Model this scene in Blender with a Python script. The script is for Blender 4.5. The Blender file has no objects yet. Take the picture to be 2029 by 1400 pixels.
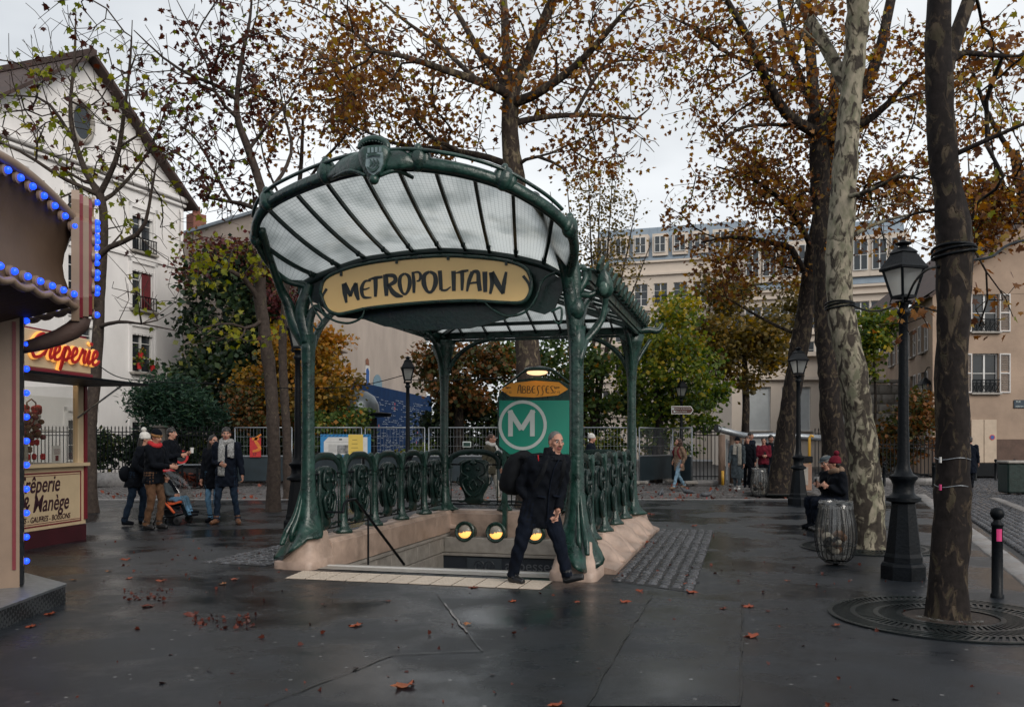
import bpy, math, random
import numpy as np
from mathutils import Vector, Matrix, Quaternion, kdtree
R = math.radians
PI = math.pi
scene = bpy.context.scene
COL = scene.collection
random.seed(7)
RNG = np.random.default_rng(11)

# ------------------------------------------------------------------ camera
FPX, CX, HY, EYE = 1750.0, 1014.5, 872.0, 1.55      # photo focal length in px, centre, horizon row, eye height
cam_d = bpy.data.cameras.new('camera'); cam = bpy.data.objects.new('camera', cam_d); COL.objects.link(cam)
cam.location = (0, 0, EYE); cam.rotation_euler = (R(90), 0, 0)
cam_d.sensor_width = 36; cam_d.lens = FPX / 2029 * 36
cam_d.shift_y = (HY - 700) / 2029; cam_d.clip_start = .05; cam_d.clip_end = 2000
scene.camera = cam

# ------------------------------------------------------------------ sky, sun, exposure
SUN_EL, SUN_AZ = R(30), R(-36)
w = bpy.data.worlds.new('World'); scene.world = w; w.use_nodes = True
nt = w.node_tree; nt.nodes.clear()
def wn(t, **k):
    n = nt.nodes.new(t)
    for a, b in k.items(): setattr(n, a, b)
    return n
out = wn('ShaderNodeOutputWorld'); bg = wn('ShaderNodeBackground'); bg.inputs[1].default_value = .1
sky = wn('ShaderNodeTexSky', sky_type='NISHITA', sun_disc=False, sun_elevation=SUN_EL, sun_rotation=SUN_AZ)
sky.dust_density = 3.0; sky.air_density = 1.0
tc = wn('ShaderNodeTexCoord'); mp = wn('ShaderNodeMapping'); mp.inputs['Scale'].default_value = (1, 1, 2.2)
nz = wn('ShaderNodeTexNoise'); nz.inputs['Scale'].default_value = 1.7; nz.inputs['Detail'].default_value = 5; nz.inputs['Roughness'].default_value = .52
nt.links.new(tc.outputs['Generated'], mp.inputs[0]); nt.links.new(mp.outputs[0], nz.inputs['Vector'])
cr = wn('ShaderNodeValToRGB'); cr.color_ramp.elements[0].position = .36; cr.color_ramp.elements[1].position = .66
cr.color_ramp.elements[0].color = (4.2, 4.45, 4.75, 1); cr.color_ramp.elements[1].color = (8.0, 8.2, 8.3, 1)
nt.links.new(nz.outputs[0], cr.inputs[0])
mx = wn('ShaderNodeMixRGB'); mx.inputs[0].default_value = .9
nt.links.new(sky.outputs[0], mx.inputs[1]); nt.links.new(cr.outputs[0], mx.inputs[2])
nt.links.new(mx.outputs[0], bg.inputs[0]); nt.links.new(bg.outputs[0], out.inputs[0])
sl = bpy.data.lights.new('sun', 'SUN'); sun = bpy.data.objects.new('sun', sl); COL.objects.link(sun)
sl.energy = 1.5; sl.angle = R(35); sl.color = (1, .95, .88)
sd = Vector((math.sin(SUN_AZ) * math.cos(SUN_EL) * -1, math.cos(SUN_AZ) * math.cos(SUN_EL) * -1, math.sin(SUN_EL)))
sun.rotation_euler = sd.to_track_quat('Z', 'Y').to_euler()
sky.sun_rotation = math.atan2(sd.x, sd.y)
vs = scene.view_settings
vs.view_transform = 'Standard'; vs.look = 'None'; vs.exposure = .4; vs.gamma = 1; vs.use_curve_mapping = False
scene.cycles.max_bounces = 6; scene.cycles.diffuse_bounces = 2; scene.cycles.glossy_bounces = 3
scene.cycles.transmission_bounces = 4; scene.cycles.transparent_max_bounces = 12
scene.cycles.caustics_reflective = False; scene.cycles.caustics_refractive = False

def gx(px, Y): return (px - CX) / FPX * Y
def gz(py, Y): return EYE - (py - HY) / FPX * Y
def at(px, py, Y): return Vector((gx(px, Y), Y, gz(py, Y)))
def gnd(px, py, z=0.0):
    Y = (EYE - z) * FPX / (py - HY)
    return Vector((gx(px, Y), Y, z))

# ------------------------------------------------------------------ objects
def tag(o, label=None, cat=None, group=None, kind=None):
    if label: o['label'] = label
    if cat: o['category'] = cat
    if group: o['group'] = group
    if kind: o['kind'] = kind
    return o
def thing(name, label, cat, loc=(0, 0, 0), rz=0, group=None, kind=None):
    o = bpy.data.objects.new(name, None); COL.objects.link(o); o.empty_display_size = .2
    o.location = loc; o.rotation_euler = (0, 0, rz)
    return tag(o, label, cat, group, kind)
def link_mesh(name, me, parent=None, loc=(0, 0, 0), rz=0):
    o = bpy.data.objects.new(name, me); COL.objects.link(o)
    if parent: o.parent = parent
    o.location = loc; o.rotation_euler = (0, 0, rz)
    return o
def copy_tree(o, parent=None):
    c = o.copy(); COL.objects.link(c); c.parent = parent
    for ch in list(o.children): copy_tree(ch, c)
    return c

class MB:
    def __init__(s): s.v = []; s.f = []; s.m = []; s.mi = 0
    def add(s, vs, fs):
        b = len(s.v); s.v.extend([tuple(p) for p in vs])
        for f in fs: s.f.append(tuple(b + i for i in f)); s.m.append(s.mi)
        return s
    def box(s, c, d, rz=0, ch=0.0, M=None):
        x, y, z = d[0] / 2, d[1] / 2, d[2] / 2
        if ch <= 0:
            vs = [(-x, -y, -z), (x, -y, -z), (x, y, -z), (-x, y, -z), (-x, -y, z), (x, -y, z), (x, y, z), (-x, y, z)]
            fs = [(3, 2, 1, 0), (4, 5, 6, 7), (0, 1, 5, 4), (1, 2, 6, 5), (2, 3, 7, 6), (3, 0, 4, 7)]
        else:
            k = min(ch, x * .9, y * .9, z * .9)
            def ring(ix, zz):
                a, b = x - ix, y - ix; q = k if ix == 0 else k * .6
                return [(-a + q, -b, zz), (a - q, -b, zz), (a, -b + q, zz), (a, b - q, zz), (a - q, b, zz), (-a + q, b, zz), (-a, b - q, zz), (-a, -b + q, zz)]
            vs = ring(k, -z) + ring(0, -z + k) + ring(0, z - k) + ring(k, z)
            fs = [tuple(range(7, -1, -1)), tuple(range(24, 32))]
            for r in range(3):
                for i in range(8): fs.append((r * 8 + i, r * 8 + (i + 1) % 8, r * 8 + 8 + (i + 1) % 8, r * 8 + 8 + i))
        if M is None: M = Matrix.Translation(Vector(c)) @ Matrix.Rotation(rz, 4, 'Z')
        else: M = M @ Matrix.Translation(Vector(c)) @ Matrix.Rotation(rz, 4, 'Z')
        return s.add([M @ Vector(p) for p in vs], fs)
    def bar(s, p0, p1, wd, ht=None, up=(0, 0, 1)):
        p0, p1 = Vector(p0), Vector(p1); ht = ht or wd
        d = p1 - p0; L = d.length
        if L < 1e-6: return s
        d.normalize(); u = Vector(up)
        if abs(d.dot(u)) > .98: u = Vector((1, 0, 0))
        a = d.cross(u).normalized(); b = a.cross(d)
        vs = []
        for p in (p0, p1):
            for i, j in ((-1, -1), (1, -1), (1, 1), (-1, 1)): vs.append(p + a * (i * wd / 2) + b * (j * ht / 2))
        return s.add(vs, [(0, 1, 2, 3), (7, 6, 5, 4), (0, 4, 5, 1), (1, 5, 6, 2), (2, 6, 7, 3), (3, 7, 4, 0)])
    def tube(s, pts, rad, n=8, cap=True, flat=1.0, up=None):
        pts = [Vector(p) for p in pts]; m = len(pts)
        if not hasattr(rad, '__len__'): rad = [rad] * m
        vs = []; a = None
        for i in range(m):
            d = (pts[min(i + 1, m - 1)] - pts[max(i - 1, 0)])
            d = d.normalized() if d.length > 1e-9 else Vector((0, 0, 1))
            if up is not None:
                u = Vector(up); a = d.cross(u)
                if a.length < 1e-4: a = d.orthogonal()
                a.normalize()
            elif a is None: a = d.orthogonal().normalized()
            else:
                a = a - d * a.dot(d); a = a.normalized() if a.length > 1e-6 else d.orthogonal().normalized()
            b = d.cross(a)
            for k in range(n):
                t = 2 * PI * k / n
                vs.append(pts[i] + (a * math.cos(t) + b * (math.sin(t) * flat)) * rad[i])
        fs = []
        for i in range(m - 1):
            for k in range(n): fs.append((i * n + k, i * n + (k + 1) % n, (i + 1) * n + (k + 1) % n, (i + 1) * n + k))
        if cap: fs.append(tuple(range(n - 1, -1, -1))); fs.append(tuple((m - 1) * n + k for k in range(n)))
        return s.add(vs, fs)
    def lathe(s, prof, n=16, M=None, sx=1.0, sy=1.0):
        M = M or Matrix.Identity(4); vs = []
        for r, z in prof:
            for k in range(n):
                t = 2 * PI * k / n; vs.append(M @ Vector((r * sx * math.cos(t), r * sy * math.sin(t), z)))
        fs = []
        for i in range(len(prof) - 1):
            for k in range(n): fs.append((i * n + k, i * n + (k + 1) % n, (i + 1) * n + (k + 1) % n, (i + 1) * n + k))
        fs.append(tuple(range(n - 1, -1, -1))); fs.append(tuple((len(prof) - 1) * n + k for k in range(n)))
        return s.add(vs, fs)
    def ell(s, c, r, n=12, m=8, rot=None):
        M = Matrix.Translation(Vector(c)) @ (rot.to_4x4() if rot is not None else Matrix.Identity(4)); vs = []
        for i in range(1, m):
            p = PI * i / m
            for k in range(n):
                t = 2 * PI * k / n
                vs.append(M @ Vector((r[0] * math.sin(p) * math.cos(t), r[1] * math.sin(p) * math.sin(t), -r[2] * math.cos(p))))
        vs.append(M @ Vector((0, 0, -r[2]))); vs.append(M @ Vector((0, 0, r[2])))
        fs = []
        for i in range(m - 2):
            for k in range(n): fs.append((i * n + k, i * n + (k + 1) % n, (i + 1) * n + (k + 1) % n, (i + 1) * n + k))
        a, b = (m - 1) * n, (m - 1) * n + 1
        for k in range(n):
            fs.append((a, (k + 1) % n, k)); fs.append((b, (m - 2) * n + k, (m - 2) * n + (k + 1) % n))
        return s.add(vs, fs)
    def rings(s, rings, closed=True, cap=True):
        n = len(rings[0]); vs = [p for r in rings for p in r]; fs = []
        for i in range(len(rings) - 1):
            for k in range(n if closed else n - 1):
                fs.append((i * n + k, i * n + (k + 1) % n, (i + 1) * n + (k + 1) % n, (i + 1) * n + k))
        if cap and closed: fs.append(tuple(range(n - 1, -1, -1))); fs.append(tuple((len(rings) - 1) * n + k for k in range(n)))
        return s.add(vs, fs)
    def prism(s, poly, O, ax, ay, depth):
        O, ax, ay = Vector(O), Vector(ax), Vector(ay); nn = ax.cross(ay).normalized() * depth; n = len(poly)
        vs = [O + ax * a + ay * b for a, b in poly] + [O + ax * a + ay * b + nn for a, b in poly]
        fs = [tuple(range(n - 1, -1, -1)), tuple(range(n, 2 * n))] + [(i, (i + 1) % n, n + (i + 1) % n, n + i) for i in range(n)]
        return s.add(vs, fs)
    def quad(s, a, b, c, d): return s.add([a, b, c, d], [(0, 1, 2, 3)])
    def wall(s, W, H, ops, th=.3, z0=0.0, rev=.16):
        """front wall in local xz plane (outward = -y) with rectangular openings and their reveals"""
        xs = sorted({0.0, W} | {o[0] for o in ops} | {o[2] for o in ops}); zs = sorted({z0, H} | {o[1] for o in ops} | {o[3] for o in ops})
        for i in range(len(xs) - 1):
            for j in range(len(zs) - 1):
                mx_, mz_ = (xs[i] + xs[i + 1]) / 2, (zs[j] + zs[j + 1]) / 2
                if any(o[0] < mx_ < o[2] and o[1] < mz_ < o[3] for o in ops): continue
                s.quad((xs[i], 0, zs[j]), (xs[i + 1], 0, zs[j]), (xs[i + 1], 0, zs[j + 1]), (xs[i], 0, zs[j + 1]))
        for a, b, c, d in ops:
            s.quad((a, 0, b), (a, 0, d), (a, rev, d), (a, rev, b)); s.quad((c, 0, d), (c, 0, b), (c, rev, b), (c, rev, d))
            s.quad((a, 0, b), (a, rev, b), (c, rev, b), (c, 0, b)); s.quad((a, rev, d), (a, 0, d), (c, 0, d), (c, rev, d))
        return s
    def mesh(s, name, mats, smooth=False):
        me = bpy.data.meshes.new(name); me.from_pydata(s.v, [], s.f)
        for m in (mats if isinstance(mats, (list, tuple)) else [mats]): me.materials.append(m)
        if isinstance(mats, (list, tuple)): me.polygons.foreach_set('material_index', s.m)
        if smooth: 
            me.polygons.foreach_set('use_smooth', [True] * len(s.f))
            if smooth != 'all' and hasattr(me, 'set_sharp_from_angle'): me.set_sharp_from_angle(angle=R(48))
        me.update(); return me
    def build(s, name, mats, parent=None, smooth=False, loc=(0, 0, 0), rz=0):
        return link_mesh(name, s.mesh(name, mats, smooth), parent, loc, rz)

def cat_rom(pts, k=6):
    pts = [Vector(p) for p in pts]; P = [pts[0]] + pts + [pts[-1]]; o = []
    for i in range(1, len(P) - 2):
        a, b, c, d = P[i - 1], P[i], P[i + 1], P[i + 2]
        for j in range(k):
            t = j / k
            o.append(.5 * ((2 * b) + (c - a) * t + (2 * a - 5 * b + 4 * c - d) * t * t + (3 * b - a - 3 * c + d) * t ** 3))
    o.append(pts[-1]); return o
def lerp_list(vals, n):
    return list(np.interp(np.linspace(0, len(vals) - 1, n), range(len(vals)), vals))
def stroke(mb, pts, wd, O, ax, ay, depth, k=6, curve=True):
    """a lettering stroke: ribbon of varying width along a 2-D path, given real thickness"""
    P = cat_rom([(a, b, 0) for a, b in pts], k) if curve and len(pts) > 2 else [Vector((a, b, 0)) for a, b in pts]
    if not hasattr(wd, '__len__'): wd = [wd, wd]
    W = lerp_list(wd, len(P)); l = []; r = []
    for i, p in enumerate(P):
        d = P[min(i + 1, len(P) - 1)] - P[max(i - 1, 0)]; d = d.normalized() if d.length > 0 else Vector((1, 0, 0))
        nn = Vector((-d.y, d.x, 0)); l.append(p + nn * W[i] / 2); r.append(p - nn * W[i] / 2)
    O, ax, ay = Vector(O), Vector(ax), Vector(ay); an = ax.cross(ay).normalized() * depth
    q = lambda p, h: O + ax * p.x + ay * p.y + an * h
    vs = [q(p, 0) for p in l] + [q(p, 0) for p in r] + [q(p, 1) for p in l] + [q(p, 1) for p in r]; n = len(P); fs = []
    for i in range(n - 1):
        fs += [(2 * n + i, 3 * n + i, 3 * n + i + 1, 2 * n + i + 1), (i, i + 1, n + i + 1, n + i), (i, 2 * n + i, 2 * n + i + 1, i + 1), (n + i, n + i + 1, 3 * n + i + 1, 3 * n + i)]
    fs += [(0, n, 3 * n, 2 * n), (n - 1, 3 * n - 1, 4 * n - 1, 2 * n - 1)]
    mb.add(vs, fs)
def text(s, size, mat, parent, M, depth=.004, shear=0, offset=0.0, xscale=1.0, name='lettering', align='LEFT', spacing=1.0):
    cu = bpy.data.curves.new('t', 'FONT'); cu.body = s; cu.size = size; cu.extrude = depth / 2; cu.shear = shear; cu.offset = offset
    cu.align_x = align; cu.space_character = spacing; cu.resolution_u = 3
    o = bpy.data.objects.new('t', cu); COL.objects.link(o)
    me = bpy.data.meshes.new_from_object(o.evaluated_get(bpy.context.evaluated_depsgraph_get()))
    bpy.data.objects.remove(o); me.transform(Matrix.Diagonal((xscale, 1, 1, 1))); me.materials.clear(); me.materials.append(mat); me.name = name
    ob = link_mesh(name, me, parent); ob.matrix_local = M; return ob
def facing(O, ax, ay):
    ax, ay = Vector(ax).normalized(), Vector(ay).normalized(); an = ax.cross(ay)
    M = Matrix((ax, ay, an)).transposed().to_4x4(); M.translation = Vector(O); return M

# ------------------------------------------------------------------ materials
MT = {}
def mat(name, col, rough=.6, var=.25, scale=6.0, bump=0.0, bscale=40.0, metal=0.0, spec=.5, coat=0.0, rvar=0.0, obvar=0.0, emit=None, estr=0.0, col2=None, mapscale=(1, 1, 1)):
    m = bpy.data.materials.new(name); m.use_nodes = True; t = m.node_tree; N = t.nodes; L = t.links
    p = N['Principled BSDF']; p.inputs['Roughness'].default_value = rough; p.inputs['Metallic'].default_value = metal
    p.inputs['Specular IOR Level'].default_value = spec; p.inputs['Coat Weight'].default_value = coat; p.inputs['Coat Roughness'].default_value = .12
    tc = N.new('ShaderNodeTexCoord'); mpn = N.new('ShaderNodeMapping'); mpn.inputs['Scale'].default_value = mapscale
    L.new(tc.outputs['Object'], mpn.inputs[0])
    nz = N.new('ShaderNodeTexNoise'); nz.inputs['Scale'].default_value = scale; nz.inputs['Detail'].default_value = 6; nz.inputs['Roughness'].default_value = .62
    L.new(mpn.outputs[0], nz.inputs['Vector'])
    r = N.new('ShaderNodeValToRGB'); e = r.color_ramp.elements; e[0].position = .3; e[1].position = .7
    c = list(col)
    e[0].color = [max(0, x * (1 - var)) for x in c] + [1]; e[1].color = ([x * (1 + var * .8) for x in c] if col2 is None else list(col2)) + [1]
    L.new(nz.outputs[0], r.inputs[0]); last = r.outputs[0]
    if obvar > 0:
        oi = N.new('ShaderNodeObjectInfo'); hv = N.new('ShaderNodeHueSaturation'); mr = N.new('ShaderNodeMapRange')
        mr.inputs[3].default_value = 1 - obvar; mr.inputs[4].default_value = 1 + obvar
        L.new(oi.outputs['Random'], mr.inputs[0]); L.new(mr.outputs[0], hv.inputs['Value']); L.new(last, hv.inputs['Color']); last = hv.outputs[0]
    L.new(last, p.inputs['Base Color'])
    if rvar > 0:
        mr = N.new('ShaderNodeMapRange'); mr.inputs[1].default_value = .3; mr.inputs[2].default_value = .7
        mr.inputs[3].default_value = max(.03, rough - rvar); mr.inputs[4].default_value = min(1, rough + rvar)
        L.new(nz.outputs[0], mr.inputs[0]); L.new(mr.outputs[0], p.inputs['Roughness'])
    if bump > 0:
        n2 = N.new('ShaderNodeTexNoise'); n2.inputs['Scale'].default_value = bscale; n2.inputs['Detail'].default_value = 4
        L.new(mpn.outputs[0], n2.inputs['Vector'])
        b = N.new('ShaderNodeBump'); b.inputs['Strength'].default_value = bump; b.inputs['Distance'].default_value = .02
        L.new(n2.outputs[0], b.inputs['Height']); L.new(b.outputs[0], p.inputs['Normal'])
    if emit is not None:
        p.inputs['Emission Color'].default_value = list(emit) + [1]; p.inputs['Emission Strength'].default_value = estr
    MT[name] = m; return m
def nodes(m): return m.node_tree.nodes, m.node_tree.links, m.node_tree.nodes['Principled BSDF']

IRON = mat('green_iron', (.008, .036, .027), .34, .7, 7, .6, 20, spec=.42, coat=.25, rvar=.16)
IRON_D = mat('dark_green_iron', (.005, .019, .016), .36, .45, 9, .25, 25, spec=.35, coat=.1, rvar=.1)
BLACKP = mat('black_paint', (.003, .0045, .0065), .45, .4, 8, .25, 30, spec=.16, rvar=.12)
STONE = mat('pink_stone', (.37, .27, .215), .45, .4, 3.4, .2, 50, rvar=.14, obvar=.09)
STONE_G = mat('grey_stone', (.30, .275, .245), .5, .25, 6, .3, 60, obvar=.06)
KERB = mat('kerb_granite', (.20, .19, .185), .36, .3, 9, .3, 90, rvar=.12, obvar=.14)
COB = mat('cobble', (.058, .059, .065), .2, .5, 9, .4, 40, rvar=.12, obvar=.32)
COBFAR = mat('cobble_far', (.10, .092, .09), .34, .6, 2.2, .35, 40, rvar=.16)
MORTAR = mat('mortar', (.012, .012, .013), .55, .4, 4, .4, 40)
CREAM = mat('cream_paint', (.56, .43, .27), .4, .08, 3)
MAROON = mat('maroon_paint', (.16, .012, .022), .4, .15, 4)
BEIGEP = mat('beige_panel', (.105, .066, .043), .42, .14, 3, .08, 20)
BEIGEP2 = mat('carousel_trim', (.25, .175, .125), .4, .12, 4)
STEEL = mat('galvanised_steel', (.30, .32, .34), .42, .25, 14, metal=.75)
HOARD = mat('hoarding_board', (.015, .026, .033), .45, .3, 3, .1, 20)
WHITEP = mat('white_paint', (.62, .61, .59), .5, .1, 5)
YELLOWP = mat('yellow_board', (.92, .62, .25), .38, .05, 2, coat=.1)
INK = mat('black_ink', (.012, .018, .018), .45, .2, 8)
WALLW = mat('white_render', (.74, .715, .70), .85, .14, .7, .2, 14, mapscale=(1, 1, .45))
WALLP = mat('stained_plaster', (.43, .36, .31), .88, .18, .55, .25, 10, mapscale=(1, 1, .5))
WALLB = mat('pink_render', (.35, .255, .19), .88, .24, .6, .25, 12)
WALLH = mat('limestone_facade', (.62, .53, .445), .8, .08, .4, .15, 8)
ZINC = mat('zinc_roof', (.25, .30, .35), .4, .15, .8, metal=.35)
TILE = mat('dark_roof', (.05, .028, .022), .75, .35, 3, .5, 12)
GLASSW = mat('window_glass', (.022, .028, .034), .08, .3, 2, spec=.7)
CURT = mat('curtain', (.42, .40, .38), .85, .2, 6)
SHUT = mat('shutter_paint', (.55, .52, .50), .6, .12, 6)
FLOWR = mat('red_flowers', (.35, .02, .03), .6, .4, 20)
BULBB = mat('blue_bulb', (.02, .08, .6), .2, .1, 5, emit=(.008, .06, 1), estr=1.5)
WARM = mat('warm_lamp', (.8, .5, .2), .3, .1, 5, emit=(1, .42, .09), estr=1.25)
WARMW = mat('warm_white_lamp', (.8, .7, .5), .3, .1, 5, emit=(1, .78, .5), estr=5.0)
TEAL = mat('teal_enamel', (.010, .235, .16), .25, .06, 2, coat=.3)
SIGNW = mat('pale_print', (.50, .55, .53), .35, .05, 4)
SKIN = mat('skin', (.42, .215, .15), .5, .12, 30, spec=.4)
HAIRK = mat('dark_hair', (.016, .012, .010), .5, .4, 60)
HAIRB = mat('brown_hair', (.055, .026, .016), .5, .4, 60)
HAIRG = mat('grey_hair', (.12, .115, .11), .6, .5, 90)
RUBBER = mat('rubber', (.014, .014, .016), .55, .3, 20)
def cloth(name, c, r=.85, var=.3, sc=14, b=.5): return mat(name, c, r, var, sc, b, 9, spec=.12)
C_BLACK = cloth('black_cloth', (.0035, .0048, .008)); C_NAVY = cloth('navy_cloth', (.0045, .007, .014)); C_JEAN = cloth('blue_denim', (.10, .20, .31))
C_DJEAN = cloth('dark_denim', (.012, .022, .04)); C_BROWN = cloth('brown_cloth', (.115, .062, .036)); C_GREY = cloth('grey_wool', (.06, .075, .085))
C_KHAKI = cloth('khaki_cloth', (.075, .068, .048)); C_WHITE = cloth('white_cloth', (.55, .53, .50)); C_RED = cloth('burgundy_wool', (.11, .010, .02))
C_TAN = cloth('tan_cloth', (.20, .135, .095)); C_STONE = cloth('stone_cloth', (.33, .31, .27)); C_PINK = cloth('red_cloth', (.42, .03, .035))
LEATH = mat('black_leather', (.012, .012, .013), .38, .3, 30, .2, 40)
BROWNL = mat('brown_leather', (.15, .065, .03), .5, .3, 30)
REDP = mat('red_paint', (.5, .03, .03), .4, .1, 6)
ORANGEP = mat('orange_fabric', (.60, .10, .03), .6, .2, 12)
BLUEP = mat('blue_paint', (.03, .21, .46), .4, .1, 6)
YELP = mat('yellow_print', (.70, .50, .10), .45, .06, 4)
BRSIGN = mat('brown_sign', (.075, .026, .018), .4, .1, 5)
WOOD = mat('wood_post', (.16, .105, .075), .7, .35, 6, .4, 20, mapscale=(3, 3, .5))
PINKST = mat('pink_sticker', (.6, .04, .18), .5, .1, 9)
DIAM = mat('chequer_plate', (.09, .10, .11), .35, .3, 8, metal=.8)

_n, _l, _p = nodes(DIAM)
_tc = _n.new('ShaderNodeTexCoord'); _mp = _n.new('ShaderNodeMapping'); _mp.inputs['Rotation'].default_value = (R(45), R(45), R(45)); _l.new(_tc.outputs['Object'], _mp.inputs[0])
_ck = _n.new('ShaderNodeTexChecker'); _ck.inputs['Scale'].default_value = 28; _ck.inputs['Color1'].default_value = (.035, .04, .045, 1); _ck.inputs['Color2'].default_value = (.15, .16, .17, 1); _l.new(_mp.outputs[0], _ck.inputs['Vector']); _l.new(_ck.outputs[0], _p.inputs['Base Color'])
# wet asphalt: dark, with damp and half-dry areas and shallow puddles
def asphalt(name, c, seed=0.0, wet=.5):
    m = mat(name, c, .3, .5, 2.1, 0, 40); N, L, p = nodes(m)
    tc = N.new('ShaderNodeTexCoord'); mp = N.new('ShaderNodeMapping'); mp.inputs['Location'].default_value = (seed, seed * 2, 0); L.new(tc.outputs['Object'], mp.inputs[0])
    big = N.new('ShaderNodeTexNoise'); big.inputs['Scale'].default_value = .55; big.inputs['Detail'].default_value = 7; big.inputs['Roughness'].default_value = .6; L.new(mp.outputs[0], big.inputs['Vector'])
    grit = N.new('ShaderNodeTexNoise'); grit.inputs['Scale'].default_value = 130; grit.inputs['Detail'].default_value = 3; L.new(mp.outputs[0], grit.inputs['Vector'])
    pud = N.new('ShaderNodeMapRange'); pud.inputs[1].default_value = .43; pud.inputs[2].default_value = .56; pud.inputs[3].default_value = .14; pud.inputs[4].default_value = .42; L.new(big.outputs[0], pud.inputs[0])
    ga = N.new('ShaderNodeMath'); ga.operation = 'MULTIPLY_ADD'; ga.inputs[1].default_value = .22; L.new(grit.outputs[0], ga.inputs[0]); 
    sb = N.new('ShaderNodeMath'); sb.operation = 'SUBTRACT'; sb.inputs[1].default_value = .11; L.new(pud.outputs[0], sb.inputs[0]); L.new(sb.outputs[0], ga.inputs[2])
    L.new(ga.outputs[0], p.inputs['Roughness'])
    bs = N.new('ShaderNodeMapRange'); bs.inputs[1].default_value = .38; bs.inputs[2].default_value = .6; bs.inputs[3].default_value = .14; bs.inputs[4].default_value = .5; L.new(big.outputs[0], bs.inputs[0])
    b = N.new('ShaderNodeBump'); b.inputs['Distance'].default_value = .006; L.new(bs.outputs[0], b.inputs['Strength']); L.new(grit.outputs[0], b.inputs['Height'])
    mid = N.new('ShaderNodeTexNoise'); mid.inputs['Scale'].default_value = 7; mid.inputs['Detail'].default_value = 4; L.new(mp.outputs[0], mid.inputs['Vector'])
    b2 = N.new('ShaderNodeBump'); b2.inputs['Distance'].default_value = .012; b2.inputs['Strength'].default_value = .10; L.new(mid.outputs[0], b2.inputs['Height']); L.new(b.outputs[0], b2.inputs['Normal'])
    L.new(b2.outputs[0], p.inputs['Normal'])
    # pale grit and gum specks
    vo = N.new('ShaderNodeTexVoronoi'); vo.inputs['Scale'].default_value = 5.5; L.new(mp.outputs[0], vo.inputs['Vector'])
    sp = N.new('ShaderNodeMath'); sp.operation = 'LESS_THAN'; sp.inputs[1].default_value = .075; L.new(vo.outputs['Distance'], sp.inputs[0])
    old = p.inputs['Base Color'].links[0].from_socket
    gm = N.new('ShaderNodeMixRGB'); gm.blend_type = 'MULTIPLY'; gm.inputs[0].default_value = .7; L.new(old, gm.inputs[1])
    gr = N.new('ShaderNodeValToRGB'); gr.color_ramp.elements[0].position = .35; gr.color_ramp.elements[0].color = (.5, .5, .5, 1); gr.color_ramp.elements[1].position = .7; gr.color_ramp.elements[1].color = (1.6, 1.6, 1.6, 1); L.new(grit.outputs[0], gr.inputs[0]); L.new(gr.outputs[0], gm.inputs[2])
    mxx = N.new('ShaderNodeMixRGB'); mxx.inputs[2].default_value = (.16, .16, .16, 1); L.new(sp.outputs[0], mxx.inputs[0]); L.new(gm.outputs[0], mxx.inputs[1]); L.new(mxx.outputs[0], p.inputs['Base Color'])
    p.inputs['Specular IOR Level'].default_value = .5
    return m
ASPH = asphalt('wet_asphalt', (.0085, .0112, .0152)); ASPH2 = asphalt('patched_asphalt', (.0115, .0145, .019), 5.0); TAR = mat('tar_seam', (.010, .011, .012), .3, .3, 20)

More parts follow.
